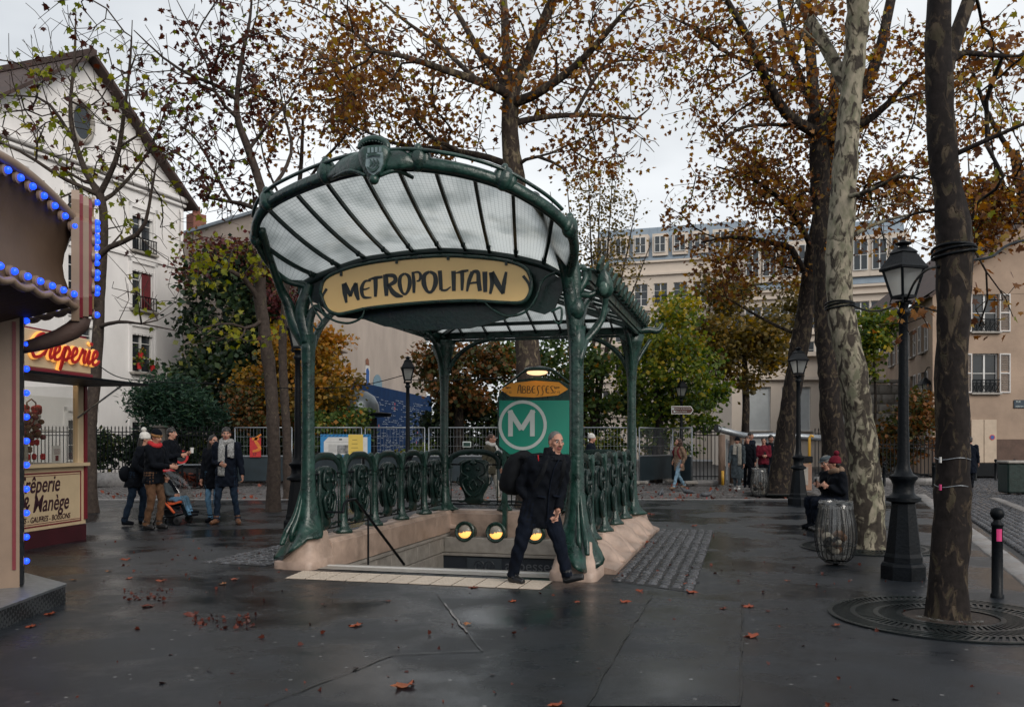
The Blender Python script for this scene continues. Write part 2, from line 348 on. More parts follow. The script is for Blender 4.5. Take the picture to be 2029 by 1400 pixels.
# plane bark: grey-brown scales over pale inner bark
def bark(name, dark, pale, low, high, zr, scale=5.0, mids=(.13, .115, .085)):
    m = mat(name, dark, .8, .45, 14, 0, 18, spec=.15); N, L, p = nodes(m)
    tc = N.new('ShaderNodeTexCoord'); mp = N.new('ShaderNodeMapping'); mp.inputs['Scale'].default_value = (1, 1, .5); L.new(tc.outputs['Object'], mp.inputs[0])
    sx = N.new('ShaderNodeSeparateXYZ'); L.new(tc.outputs['Object'], sx.inputs[0])
    th = N.new('ShaderNodeMapRange'); th.inputs[1].default_value = zr[0]; th.inputs[2].default_value = zr[1]; th.inputs[3].default_value = low; th.inputs[4].default_value = high; L.new(sx.outputs['Z'], th.inputs[0])
    n1 = N.new('ShaderNodeTexNoise'); n1.inputs['Scale'].default_value = scale; n1.inputs['Detail'].default_value = 4; n1.inputs['Roughness'].default_value = .55; n1.inputs['Distortion'].default_value = .9; L.new(mp.outputs[0], n1.inputs['Vector'])
    df = N.new('ShaderNodeMath'); df.operation = 'SUBTRACT'; L.new(n1.outputs[0], df.inputs[0]); L.new(th.outputs[0], df.inputs[1])
    st = N.new('ShaderNodeMapRange'); st.inputs[1].default_value = -.008; st.inputs[2].default_value = .012; L.new(df.outputs[0], st.inputs[0])
    st2 = N.new('ShaderNodeMapRange'); st2.inputs[1].default_value = .03; st2.inputs[2].default_value = .06; L.new(df.outputs[0], st2.inputs[0])
    old = p.inputs['Base Color'].links[0].from_socket
    n2 = N.new('ShaderNodeTexNoise'); n2.inputs['Scale'].default_value = scale * 1.3; n2.inputs['Detail'].default_value = 5; L.new(mp.outputs[0], n2.inputs['Vector'])
    r2 = N.new('ShaderNodeValToRGB'); e = r2.color_ramp.elements; e[0].position = .36; e[1].position = .62; e[0].color = list(pale) + [1]; e[1].color = [pale[0] * .5, pale[1] * .56, pale[2] * .5, 1]; L.new(n2.outputs[0], r2.inputs[0])
    x1 = N.new('ShaderNodeMixRGB'); L.new(st.outputs[0], x1.inputs[0]); L.new(r2.outputs[0], x1.inputs[1]); x1.inputs[2].default_value = list(mids) + [1]
    x = N.new('ShaderNodeMixRGB'); L.new(st2.outputs[0], x.inputs[0]); L.new(x1.outputs[0], x.inputs[1]); L.new(old, x.inputs[2]); L.new(x.outputs[0], p.inputs['Base Color'])
    n3 = N.new('ShaderNodeTexNoise'); n3.inputs['Scale'].default_value = 22; n3.inputs['Detail'].default_value = 5; L.new(mp.outputs[0], n3.inputs['Vector'])
    hsum = N.new('ShaderNodeMath'); hsum.operation = 'MULTIPLY_ADD'; hsum.inputs[1].default_value = .6; L.new(n3.outputs[0], hsum.inputs[0]); L.new(st.outputs[0], hsum.inputs[2])
    b = N.new('ShaderNodeBump'); b.inputs['Strength'].default_value = .8; b.inputs['Distance'].default_value = .018; L.new(hsum.outputs[0], b.inputs['Height']); L.new(b.outputs[0], p.inputs['Normal'])
    return m
BARK_PALE = bark('pale_plane_bark', (.045, .037, .03), (.30, .262, .20), .43, .525, (.5, 3.8), 8.5)
BARK_MID = bark('mottled_plane_bark', (.045, .034, .028), (.20, .155, .105), .38, .42, (0, 6), 8, (.09, .07, .05))
BARK_DARK = bark('dark_plane_bark', (.016, .0125, .0115), (.085, .064, .045), .41, .43, (0, 5), 9, (.042, .031, .023))
BARK_YOUNG = bark('young_bark', (.050, .038, .032), (.12, .092, .07), .34, .36, (0, 5), 10, (.07, .054, .043))

def leafmat(name, stops, rough=.5, trans=.4, var=.12):
    m = bpy.data.materials.new(name); m.use_nodes = True; N = m.node_tree.nodes; L = m.node_tree.links; p = N['Principled BSDF']
    a = N.new('ShaderNodeAttribute'); a.attribute_name = 'leaf_hue'
    r = N.new('ShaderNodeValToRGB'); e = r.color_ramp.elements
    while len(e) < len(stops): e.new(.5)
    for i, (q, c) in enumerate(stops): e[i].position = q; e[i].color = list(c) + [1]
    L.new(a.outputs['Fac'], r.inputs[0]); L.new(r.outputs[0], p.inputs['Base Color']); p.inputs['Roughness'].default_value = rough; p.inputs['Specular IOR Level'].default_value = .3
    t = N.new('ShaderNodeBsdfTranslucent'); mxs = N.new('ShaderNodeMixShader'); mxs.inputs[0].default_value = trans
    hs = N.new('ShaderNodeHueSaturation'); hs.inputs['Saturation'].default_value = 1.15; hs.inputs['Value'].default_value = 1.5; L.new(r.outputs[0], hs.inputs['Color']); L.new(hs.outputs[0], t.inputs[0])
    L.new(p.outputs[0], mxs.inputs[1]); L.new(t.outputs[0], mxs.inputs[2]); L.new(mxs.outputs[0], N['Material Output'].inputs[0])
    return m
LF_RUST = leafmat('rust_plane_leaf', [(0, (0.059, 0.024, 0.013)), (.3, (0.130, 0.052, 0.021)), (.6, (0.227, 0.097, 0.030)), (.84, (0.313, 0.156, 0.040)), (.95, (0.302, 0.212, 0.040)), (1, (0.162, 0.166, 0.032))], trans=.5)
LF_SPARSE = leafmat('green_brown_plane_leaf', [(0, (0.038, 0.011, 0.008)), (.42, (0.076, 0.020, 0.010)), (.5, (0.097, 0.120, 0.012)), (.75, (0.162, 0.184, 0.016)), (1, (0.259, 0.221, 0.024))])
LF_LIME = leafmat('lime_plane_leaf', [(0, (.05, .09, .012)), (.6, (.15, .22, .02)), (.85, (.27, .27, .03)), (1, (.32, .10, .02))])
LF_OLIVE = leafmat('olive_gold_leaf', [(0, (0.042, 0.034, 0.014)), (.4, (0.089, 0.071, 0.018)), (.75, (0.168, 0.114, 0.023)), (1, (0.263, 0.152, 0.027))], trans=.4)
LF_DARK = leafmat('dark_evergreen_leaf', [(0, (0.008, 0.017, 0.012)), (.5, (0.019, 0.040, 0.019)), (.85, (0.044, 0.071, 0.023)), (1, (0.137, 0.136, 0.030))], trans=.2)
LF_PINE = leafmat('fir_needle', [(0, (0.008, 0.025, 0.017)), (.6, (0.019, 0.054, 0.032)), (1, (0.041, 0.086, 0.035))], trans=.15)
LF_GREEN = leafmat('green_leaf', [(0, (0.019, 0.040, 0.013)), (.45, (0.050, 0.092, 0.023)), (.8, (0.117, 0.163, 0.032)), (.93, (0.251, 0.199, 0.041)), (1, (0.407, 0.185, 0.041))], trans=.3)
LF_BRIGHT = leafmat('bright_green_leaf', [(0, (0.028, 0.059, 0.014)), (.45, (0.076, 0.121, 0.018)), (.8, (0.176, 0.206, 0.023)), (1, (0.378, 0.277, 0.024))], trans=.35)
LF_GOLD = leafmat('gold_leaf', [(0, (0.055, 0.051, 0.013)), (.35, (0.172, 0.114, 0.018)), (.7, (0.327, 0.169, 0.020)), (1, (0.363, 0.143, 0.016))], trans=.35)
LF_ORANGE = leafmat('orange_green_leaf', [(0, (0.018, 0.029, 0.012)), (.35, (0.055, 0.060, 0.016)), (.65, (0.146, 0.060, 0.020)), (1, (0.217, 0.084, 0.020))], trans=.3)
LF_RED = leafmat('red_creeper_leaf', [(0, (0.045, 0.014, 0.018)), (.5, (0.118, 0.029, 0.030)), (.75, (0.146, 0.067, 0.020)), (1, (0.055, 0.076, 0.020))], trans=.3)
LF_FALL = leafmat('fallen_leaf', [(0, (0.038, 0.011, 0.009)), (.4, (0.151, 0.034, 0.018)), (.75, (0.288, 0.062, 0.024)), (1, (0.288, 0.126, 0.049))], rough=.4, trans=.1)
# wired cast glass of the canopy
def wired_glass():
    m = bpy.data.materials.new('wired_glass'); m.use_nodes = True; N = m.node_tree.nodes; L = m.node_tree.links; N.remove(N['Principled BSDF'])
    tc = N.new('ShaderNodeTexCoord'); br = N.new('ShaderNodeTexBrick'); br.offset = 0; br.inputs['Scale'].default_value = 24; br.inputs['Mortar Size'].default_value = .06; br.inputs['Mortar Smooth'].default_value = .4; br.inputs['Brick Width'].default_value = 1.0; br.inputs['Row Height'].default_value = 1.0; br.inputs['Bias'].default_value = -1
    L.new(tc.outputs['UV'], br.inputs['Vector'])
    br.inputs['Color1'].default_value = (.90, .92, .91, 1); br.inputs['Color2'].default_value = (.90, .92, .91, 1); br.inputs['Mortar'].default_value = (.56, .58, .58, 1)
    nz = N.new('ShaderNodeTexNoise'); nz.inputs['Scale'].default_value = 2.2; nz.inputs['Detail'].default_value = 4; L.new(tc.outputs['Object'], nz.inputs['Vector'])
    rr = N.new('ShaderNodeValToRGB'); rr.color_ramp.elements[0].position = .28; rr.color_ramp.elements[1].position = .55; rr.color_ramp.elements[0].color = (.60, .62, .62, 1); rr.color_ramp.elements[1].color = (.95, .95, .95, 1); L.new(nz.outputs[0], rr.inputs[0])
    mu = N.new('ShaderNodeMixRGB'); mu.blend_type = 'MULTIPLY'; mu.inputs[0].default_value = 1; L.new(br.outputs[0], mu.inputs[1]); L.new(rr.outputs[0], mu.inputs[2])
    tl = N.new('ShaderNodeBsdfTranslucent'); L.new(mu.outputs[0], tl.inputs[0])
    tp = N.new('ShaderNodeBsdfTransparent'); L.new(mu.outputs[0], tp.inputs[0])
    gl = N.new('ShaderNodeBsdfGlossy'); gl.inputs['Roughness'].default_value = .12
    a = N.new('ShaderNodeMixShader'); a.inputs[0].default_value = .2; L.new(tl.outputs[0], a.inputs[1]); L.new(tp.outputs[0], a.inputs[2])
    b = N.new('ShaderNodeMixShader'); b.inputs[0].default_value = .09; L.new(a.outputs[0], b.inputs[1]); L.new(gl.outputs[0], b.inputs[2]); L.new(b.outputs[0], N['Material Output'].inputs[0]); return m
WGLASS = wired_glass()
def clear_glass(name, tint, tr, rough=.05):
    m = bpy.data.materials.new(name); m.use_nodes = True; N = m.node_tree.nodes; L = m.node_tree.links; N.remove(N['Principled BSDF'])
    tp = N.new('ShaderNodeBsdfTransparent'); tp.inputs[0].default_value = list(tint) + [1]; gl = N.new('ShaderNodeBsdfGlossy'); gl.inputs['Roughness'].default_value = rough
    df = N.new('ShaderNodeBsdfTranslucent'); df.inputs[0].default_value = list(tint) + [1]
    a = N.new('ShaderNodeMixShader'); a.inputs[0].default_value = tr; L.new(df.outputs[0], a.inputs[1]); L.new(tp.outputs[0], a.inputs[2])
    b = N.new('ShaderNodeMixShader'); b.inputs[0].default_value = .1; L.new(a.outputs[0], b.inputs[1]); L.new(gl.outputs[0], b.inputs[2]); L.new(b.outputs[0], N['Material Output'].inputs[0]); return m
PLASTIC = clear_glass('clear_plastic', (.84, .83, .80), .94, .12)
SHOPGL = clear_glass('shop_glass', (.9, .9, .88), .93)
LANTG = clear_glass('lantern_glass', (.86, .86, .84), .25, .2)
# ------------------------------------------------------------------ ground
TH = R(14.7); TC, TS = math.cos(TH), math.sin(TH)
FLX, FLY = -2.54, 10.88; EW, EL = 3.37, 5.2
def EWorld(u, v, z=0.0): return Vector((FLX + u * TC + v * TS, FLY - u * TS + v * TC, z))
def ELocal(p):
    dx, dy = p[0] - FLX, p[1] - FLY
    return Vector((dx * TC - dy * TS, dx * TS + dy * TC, p[2] if len(p) > 2 else 0))
def EU(px, py, v):
    k = (px - CX) / FPX; u = (k * (FLY + v * TC) - FLX - v * TS) / (TC + k * TS)
    Y = FLY - u * TS + v * TC
    return Vector((u, v, gz(py, Y)))
U0, U1, V0, V1 = .17, 3.2, .12, 4.98                # stair opening
KA, KB = Vector((11.6, 25.5)), Vector((5.30, 9.0))   # kerb line of the street on the right
KD = (KB - KA).normalized(); KN = Vector((-KD.y, KD.x)) 
if KN.x < 0: KN = -KN
KC = KB + KD * 14; BACK = 22.6
mb = MB(); hq = [EWorld(U0 - .1, V0 - .1, -.13), EWorld(U1 + .1, V0 - .1, -.13), EWorld(U1 + .1, V1 + .4, -.13), EWorld(U0 - .1, V1 + .4, -.13)]
mb.add([(-400, -60, -.13), (400, -60, -.13), (400, 900, -.13), (-400, 900, -.13)] + hq, [(0, 1, 5, 4), (1, 2, 6, 5), (2, 3, 7, 6), (3, 0, 4, 7)])
g = mb.build('ground', MORTAR); tag(g, kind='structure')
# asphalt square with the stair opening left out
hole = [EWorld(U0, V0), EWorld(U1, V0), EWorld(U1, V1), EWorld(U0, V1)]
outer = [Vector((-30, -6, 0)), Vector((KC.x, KC.y, 0)), Vector((KA.x - .25, BACK + .6, 0)), Vector((-30, BACK + .2, 0))]
mb = MB(); mb.add(outer + hole, [(0, 1, 5, 4), (1, 2, 6, 5), (2, 3, 7, 6), (3, 0, 4, 7)])
for i in range(4):
    a, b = outer[i], outer[(i + 1) % 4]; mb.quad(a, b, b - Vector((0, 0, .14)), a - Vector((0, 0, .14)))
pave = mb.build('asphalt_square', ASPH); tag(pave, kind='structure')
def strip(mb, p, q, wdt, z):
    p, q = Vector((p[0], p[1], 0)), Vector((q[0], q[1], 0)); d = (q - p).normalized(); n = Vector((-d.y, d.x, 0)) * wdt / 2; h = Vector((0, 0, z))
    mb.quad(p - n + h, p + n + h, q + n + h, q - n + h)
def crooked(mb, pts, wdt, z):
    for i in range(len(pts) - 1):
        a, b = Vector(pts[i]), Vector(pts[i + 1]); m = max(2, int((b - a).length / .16)); prev = a
        for j in range(1, m + 1):
            c = a.lerp(b, j / m) + (Vector((random.uniform(-.012, .012), random.uniform(-.012, .012), 0)) if j < m else Vector())
            strip(mb, prev, c, wdt * random.uniform(.4, 1.4), z); prev = c
mb = MB()
q = [gnd(*p) for p in ((1293, 1182), (1470, 1192), (1466, 1399), (1163, 1399))]
mb.add([p + Vector((0, 0, .004)) for p in q], [(3, 2, 1, 0)])
q2 = [gnd(*p) for p in ((872, 1180), (956, 1290), (780, 1297), (515, 1399), (1150, 1399), (1288, 1182))]
tag(mb.build('asphalt_patch', ASPH2), kind='structure')
mb = MB()
for a in (((1292, 1182), (1230, 1280), (1163, 1399)), ((1470, 1190), (1470, 1290), (1465, 1399)), ((868, 1178), (925, 1250), (956, 1290)), ((956, 1290), (780, 1297), (515, 1399)), ((1340, 1183), (1470, 1192)), ((400, 1130), (560, 1128))):
    crooked(mb, [gnd(*p) for p in a], .014, .008)
tag(mb.build('tar_seam', TAR), kind='structure')
mb = MB(); crooked(mb, [gnd(881, 1196), gnd(925, 1254)], .014, .011); tag(mb.build('worn_paint_line', KERB), kind='structure')

# cobbles: nearest stones one by one, the rest joined
def stone_mesh(name, a, b, h, m, seed):
    r = random.Random(seed); mb = MB(); k = .16
    def ring(s, z, j): return [(x * s * a / 2 + r.uniform(-j, j), y * s * b / 2 + r.uniform(-j, j), z + (r.uniform(-.004, .004) if z > 0 else 0)) for x, y in ((-.72, -1), (.72, -1), (1, -.72), (1, .72), (.72, 1), (-.72, 1), (-1, .72), (-1, -.72))]
    mb.rings([ring(1, -h, 0), ring(1, -.024, .006), ring(.86, .002, .007), ring(.5, .016, .006)]); return mb.mesh(name, m, 'all')
SM = [stone_mesh('cobblestone', .120, .126, .06, COB, i) for i in range(6)]
def patch(name, u0, u1, v0, v1, du, dv, z, slant=0.0):
    t = thing(name, None, None, EWorld(0, 0, 0), -TH); tag(t, kind='structure'); i = 0; nu = int((u1 - u0) / du)
    mb = MB(); mb.quad((u0, v0, .003), (u0 + nu * du, v0 - slant, .003), (u0 + nu * du, v1, .003), (u0, v1, .003)); mb.build('bedding', MORTAR, t)
    for a in range(nu):
        v = v0 - slant * a / nu + (dv / 2 if a % 2 else 0) + dv / 2
        while v < v1 - dv / 2 + .02:
            o = link_mesh('cobblestone', random.choice(SM), t, (u0 + (a + .5) * du, v, z + random.uniform(-.005, .007)), random.uniform(-.10, .10) + (PI if random.random() < .5 else 0)); o.location.x += random.uniform(-.009, .009); o.location.y += random.uniform(-.012, .012); q_ = random.uniform(.9, 1.06); o.scale = (random.uniform(.92, 1.04), q_, 1)
            o.rotation_euler.x = random.uniform(-.035, .035); o.rotation_euler.y = random.uniform(-.035, .035); v += dv
    return t
patch('cobbled_strip', EW + .43, EW + 1.43, -.18, 5.7, .132, .150, .007, .55)
patch('cobbled_strip', -1.42, -.44, -.1, 5.0, .133, .150, .007)

def stones_np(name, X, Y, RZ, sx, sy, z, m, seed=1, parent=None):
    r = np.random.default_rng(seed); n = len(X)
    base = np.array([(-1, -1, 0), (1, -1, 0), (1, 1, 0), (-1, 1, 0), (-.8, -.8, 1), (.8, -.8, 1), (.8, .8, 1), (-.8, .8, 1)], float)
    sX = sx / 2 * r.uniform(.82, .97, n); sY = sy / 2 * r.uniform(.82, .97, n); hz = r.uniform(.016, .042, n)
    P = np.zeros((n, 8, 3)); lx = base[None, :, 0] * sX[:, None]; ly = base[None, :, 1] * sY[:, None]
    c, s = np.cos(RZ)[:, None], np.sin(RZ)[:, None]
    P[:, :, 0] = X[:, None] + lx * c - ly * s; P[:, :, 1] = Y[:, None] + lx * s + ly * c
    P[:, :, 2] = z + base[None, :, 2] * (hz[:, None] + lx * r.normal(0, .05, n)[:, None] + ly * r.normal(0, .05, n)[:, None])
    q = np.array([(4, 5, 6, 7), (0, 1, 5, 4), (1, 2, 6, 5), (2, 3, 7, 6), (3, 0, 4, 7)])
    F = (np.arange(n)[:, None, None] * 8 + q[None]).reshape(-1, 4)
    me = bpy.data.meshes.new(name); me.vertices.add(n * 8); me.vertices.foreach_set('co', P.reshape(-1))
    me.loops.add(F.size); me.loops.foreach_set('vertex_index', F.reshape(-1)); me.polygons.add(len(F)); me.polygons.foreach_set('loop_start', np.arange(len(F)) * 4)
    me.update(calc_edges=True); me.materials.append(m); return link_mesh(name, me, parent)
street = thing('cobbled_street', None, None, (0, 0, 0)); tag(street, kind='structure')
ang = math.atan2(KD.y, KD.x); XS = []; dj = 0
for i in range(int(52 / .145)):
    off = (i % 2) * .08
    for j in range(int(16 / .135)):
        p = KA + KN * (.62 + (j + .5) * .135) + KD * (i * .145 + off - 24)
        if p.y > 6.5: XS.append((p.x, p.y))
XS = np.array(XS)
vis = np.abs(XS[:, 0] / XS[:, 1]) < .60; XS = XS[vis]
order = np.argsort(XS[:, 1]); inview = [i for i in order if XS[i, 0] / XS[i, 1] < .578 and XS[i, 1] > 8.2][:300]; sset = set(inview)
for i in inview:
    o = link_mesh('cobblestone', random.choice(SM), street, (XS[i, 0], XS[i, 1], -.085 + random.uniform(-.006, .006)), ang + PI / 2 + random.uniform(-.05, .05))
    o.rotation_euler.x = random.uniform(-.04, .04)
rest = np.array([XS[i] for i in range(len(XS)) if i not in sset])
o = stones_np('distant_cobbles', rest[:, 0], rest[:, 1], np.full(len(rest), ang + PI / 2) + RNG.normal(0, .04, len(rest)),   .13, .14, -.118, COB, 2, street); tag(o, kind='stuff')
# the crossing street at the back, cobbled
bs = thing('back_street', None, None, (0, 0, 0)); tag(bs, kind='structure')
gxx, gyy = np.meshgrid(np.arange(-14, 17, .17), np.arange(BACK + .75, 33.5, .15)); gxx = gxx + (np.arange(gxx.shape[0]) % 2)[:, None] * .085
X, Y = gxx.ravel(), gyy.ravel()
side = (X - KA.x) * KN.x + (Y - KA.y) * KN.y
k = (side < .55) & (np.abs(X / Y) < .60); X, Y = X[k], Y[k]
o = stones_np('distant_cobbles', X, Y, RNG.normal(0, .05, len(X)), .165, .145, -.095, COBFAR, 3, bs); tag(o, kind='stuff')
# kerb stones along the right street and across the back
kt = thing('kerb', None, None, (0, 0, 0)); tag(kt, kind='structure')
p = 0; L = (KC - KA).length
while p < L:
    ln = random.uniform(.85, 1.15); c = KA + KD * (p + ln / 2) + KN * .15
    mb = MB(); mb.box((0, 0, -.06), (ln - .012, .30, .15), ch=.015); mb.build('kerb_stone', KERB, kt, 'all', (c.x, c.y, random.uniform(-.004, .006)), ang); p += ln
p = 0
while p < L:                                             # flat channel stones beyond the kerb
    ln = random.uniform(.5, .7); c = KA + KD * (p + ln / 2) + KN * 2.05
    if c.y > 7: 
        mb = MB(); mb.box((0, 0, -.13), (ln - .015, .26, .16), ch=.012); mb.build('channel_stone', KERB, kt, 'all', (c.x, c.y, random.uniform(-.004, .006)), ang)
    p += ln
x = -16
while x < KA.x - .4:
    ln = random.uniform(.9, 1.2); mb = MB(); mb.box((0, 0, -.07), (ln - .015, .28, .14), ch=.015); mb.build('kerb_stone', KERB, kt, 'all', (x + ln / 2, BACK + .62 , .006)); x += ln

# ------------------------------------------------------------------ stairwell and stone parapet
par = thing('stone_parapet', 'low pink stone parapet with scalloped outer face around the metro stairs', 'parapet', EWorld(0, 0), -TH)
HP = .31
def scallop(v0, v1, posts, side, name='stone_block'):
    n = 60; k = 12; rows = []
    for i in range(n + 1):
        v = v0 + (v1 - v0) * i / n; f = min(abs(v - p) for p in posts); b = math.exp(-(f / .20) ** 6); row = []
        for j in range(k + 1):
            h = j / k; o = .36 * (1 - h) ** (3.6 - 3.2 * b) + .03
            row.append((side * o, v, .055 + (HP - .055) * h))
        rows.append([(side * .42, v, -.0), (side * .42, v, .045)] + row + [(-side * .16, v, HP), (-side * .18, v, HP - .03), (-side * .18, v, -.02)])
    if side > 0: rows = [list(r) for r in rows]
    mb = MB(); mb.rings(rows, closed=True, cap=True); return mb.build(name, STONE, par, True)
bays = [.3 + i * (EL - .3) / 5 for i in range(6)]
for i in range(5):
    for side, u in ((-1, 0), (1, EW)):
        o = scallop(bays[i] + .006, bays[i + 1] - .006, [j * EL / 5 for j in range(6)], side); o.location = (u, 0, 0)
for side, u in ((-1, 0), (1, EW)):                        # rounded consoles under the railing posts
    for j in range(1, 5):
        mb = MB(); rows = []
        for z, out_, hw in ((.05, .44, .20), (.09, .42, .185), (.15, .36, .165), (.21, .30, .15), (.265, .245, .14), (.295, .21, .13), (HP + .004, .17, .12), (HP + .006, .10, .09)):
            rows.append([(side * (out_ * (math.cos(t) if math.cos(t) > 0 else math.cos(t) * .3)), hw * math.sin(t), z) for t in np.linspace(0, 2 * PI, 20, endpoint=False)])
        mb.rings(rows); mb.build('console', STONE, par, 'all', (u, j * EL / 5, 0))
for i in range(3):                                        # rear wall blocks
    mb = MB(); a = .18 + i * (EW - .36) / 3; mb.box((a + (EW - .36) / 6, EL + .1, HP / 2), ((EW - .36) / 3 - .008, .42, HP), ch=.03); mb.build('stone_block', STONE, par, True)
for u in (0, EW):                                         # rear corners
    mb = MB(); mb.rings([[(u + math.cos(t) * r, EL + .1 + math.sin(t) * r, z) for t in np.linspace(0, 2 * PI, 20, endpoint=False)] for r, z in ((.46, 0), (.46, .05), (.34, .10), (.27, .2), (.24, HP))]); mb.build('corner_pedestal', STONE, par, True)
def pedestal(u, s):
    def ring(hw, d0, d1, z, rr):
        pts = []
        for (cx_, cy_, a0) in ((u + hw - rr, d1 - rr, 0), (u - hw + rr, d1 - rr, 90), (u - hw + rr, d0 + rr, 180), (u + hw - rr, d0 + rr, 270)):
            for t in (0, 22, 45, 67, 90): pts.append((cx_ + rr * math.cos(R(a0 + t)), cy_ + rr * math.sin(R(a0 + t)), z))
        return pts
    mb = MB(); mb.rings([ring(.27, -.33, .34, 0, .1), ring(.27, -.33, .34, .085, .1), ring(.262, -.32, .34, .10, .1), ring(.25, -.30, .34, .115, .1), ring(.235, -.26, .34, .2, .1), ring(.20, -.18, .34, .30, .09), ring(.18, -.12, .34, .40, .08), ring(.165, -.08, .34, .42, .08)])
    mb.build('corner_pedestal', STONE, par, True)
pedestal(-.02, -1); pedestal(EW + .02, 1)
st = thing('stairwell', 'dark stairwell with stone lined walls going down under the canopy', 'stairs', EWorld(0, 0), -TH)
for side, u in ((-1, U0 + .01), (1, U1 - .01)):
    for i in range(5):
        a, b = bays[i], bays[i + 1]
        mb = MB(); mb.box((u - side * -.0, (a + b) / 2, .10), (.05, b - a - .006, .33), ch=.006); mb.build('wall_slab', STONE, st, False)
    mb = MB(); mb.box((u + side * .02, 2.6, -.10), (.08, 4.9, .05)); mb.build('ledge', STONE_G, st)
    for r_ in range(4):
        for i in range(9):
            mb = MB(); a = .15 + i * .545 + (r_ % 2) * .2; mb.box((u + side * .06, a + .27, -.26 - r_ * .27), (.1, .535, .258), ch=.008); mb.build('lining_block', STONE_G, st)
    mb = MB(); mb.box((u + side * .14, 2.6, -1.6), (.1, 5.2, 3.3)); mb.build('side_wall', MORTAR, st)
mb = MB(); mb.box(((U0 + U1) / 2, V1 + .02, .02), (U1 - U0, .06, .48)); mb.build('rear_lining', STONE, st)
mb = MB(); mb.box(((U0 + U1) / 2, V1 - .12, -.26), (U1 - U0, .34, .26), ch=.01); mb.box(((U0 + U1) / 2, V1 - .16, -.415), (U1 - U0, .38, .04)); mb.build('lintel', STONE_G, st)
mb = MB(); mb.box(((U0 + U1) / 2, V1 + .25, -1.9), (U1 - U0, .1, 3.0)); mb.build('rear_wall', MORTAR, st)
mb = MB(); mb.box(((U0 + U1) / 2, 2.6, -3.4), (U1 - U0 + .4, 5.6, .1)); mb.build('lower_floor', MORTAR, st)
for i in range(16):
    mb = MB(); z = -.02 - i * .165; v = V0 + i * .295; mb.box(((U0 + U1) / 2, v + .16, z - .08), (U1 - U0 - .02, .32, .16)); mb.build('step', STONE_G, st)
mb = MB(); mb.box(((U0 + U1) / 2, V0 - .02, .004), (U1 - U0, .05, .024)); mb.build('step_nosing', WHITEP, st)
mb = MB(); mb.quad((U0 - .02, V0 - .30, .006), (U1 + .02, V0 - .30, .006), (U1 + .02, V0 - .04, .006), (U0 - .02, V0 - .04, .006)); mb.build('threshold_slab', STONE_G, st)
# board on the wall below the lintel
BOARD = mat('station_board', (.020, .026, .036), .4, .1, 4); BOARDL = mat('station_board_print', (.11, .12, .135), .5, .05, 4)
vb = V1 - .34
mb = MB(); mb.box(((U0 + U1) / 2, vb + .05, -.66), (U1 - U0, .04, .42)); brd = mb.build('station_board', BOARD, st)
a = EU(928, 1104, vb); b = EU(990, 1130, vb)
mb = MB(); mb.box(((a.x + b.x) / 2, vb + .02, -.62), (.62, .02, .30)); mb.build('line_plate', mat('line_plate', (.035, .045, .055), .5, .1, 4), st)
FM = lambda u, v, z: facing((u, v, z), (1, 0, 0), (0, 0, 1))
for c, tx in ((.18, 'M'), (.36, '12')):
    cc = EU(935, 1117, vb).x - .05 + c
    pts = [(cc + .085 * math.cos(t), -.60 + .085 * math.sin(t)) for t in np.linspace(0, 2 * PI, 25)]
    mb = MB(); mb.tube([(x_, vb + .006, z_) for x_, z_ in pts], .008, 5); mb.build('ring', BOARD, st)
    text(tx, .12, BOARD, st, FM(cc, vb + .006, -.642), .006, align='CENTER')
text('abbesses', .25, BOARDL, st, FM(EU(1010, 1120, vb).x - .09, vb + .02, -.66), .006)
for px in (918, 980, 1058):                               # three round bulkhead lamps
    c = EU(px, 1057, V1 - .34); t = []
    M = Matrix.Translation(Vector((c.x, V1 - .02, -.06))) @ Matrix.Rotation(R(82), 4, 'X')
    mb = MB(); mb.lathe([(.05, -.04), (.15, 0), (.165, .1), (.175, .2), (.178, .26), (.16, .275), (.125, .262), (.118, .23)], 24, M); hs = mb.build('lamp_housing', IRON, st, True)
    Mb = M @ Matrix.Translation(Vector((0, 0, .24)))
    mb = MB(); mb.ell((0, 0, 0), (.118, .118, .07), 18, 10); me = mb.mesh('lens', [mat('lamp_lens', (.30, .27, .23), .25, .1, 4), WARM], 'all') if 'lamp_lens' not in MT else mb.mesh('lens', [MT['lamp_lens'], WARM], 'all')
    for p_ in me.polygons:
        if p_.center.y < -.02 + .25 * p_.center.x: p_.material_index = 1
    o = link_mesh('lens', me, hs); o.matrix_local = Mb
mb = MB(); pts = [EU(632, 1003, .18), EU(640, 990, .22), EU(662, 987, .42)]
h0 = Vector((.42, .16, .66)); h1 = Vector((.42, .28, .80)); h2 = Vector((.42, .52, .80)); h3 = Vector((.42, 2.2, -.26))
mb.tube([h0, (.42, .2, .76), h1, h2, h3], .02, 8)
mb.tube([h2.lerp(h3, .24), (h2.lerp(h3, .24).x, h2.lerp(h3, .24).y, -.3)], .014, 8); mb.tube([(.2, .16, .66), h0], .014, 6)
mb.build('handrail', BLACKP, st, True)
ts = thing('tactile_strip', 'cream studded warning strip on the asphalt before the stairs', 'floor marking', EWorld(0, 0), -TH)
tl = [ELocal(gnd(*p)) for p in ((564, 1146), (1073, 1168), (1099, 1150), (594, 1133))]
TILEC = mat('tactile_tile', (.50, .42, .34), .5, .12, 12, obvar=.06)
nn = 12; vv = [p.y for p in tl]; va, vb_ = (tl[0].y + tl[1].y) / 2, (tl[2].y + tl[3].y) / 2; ua, ub = tl[0].x, tl[1].x; uc, ud = tl[3].x, tl[2].x
stud = None
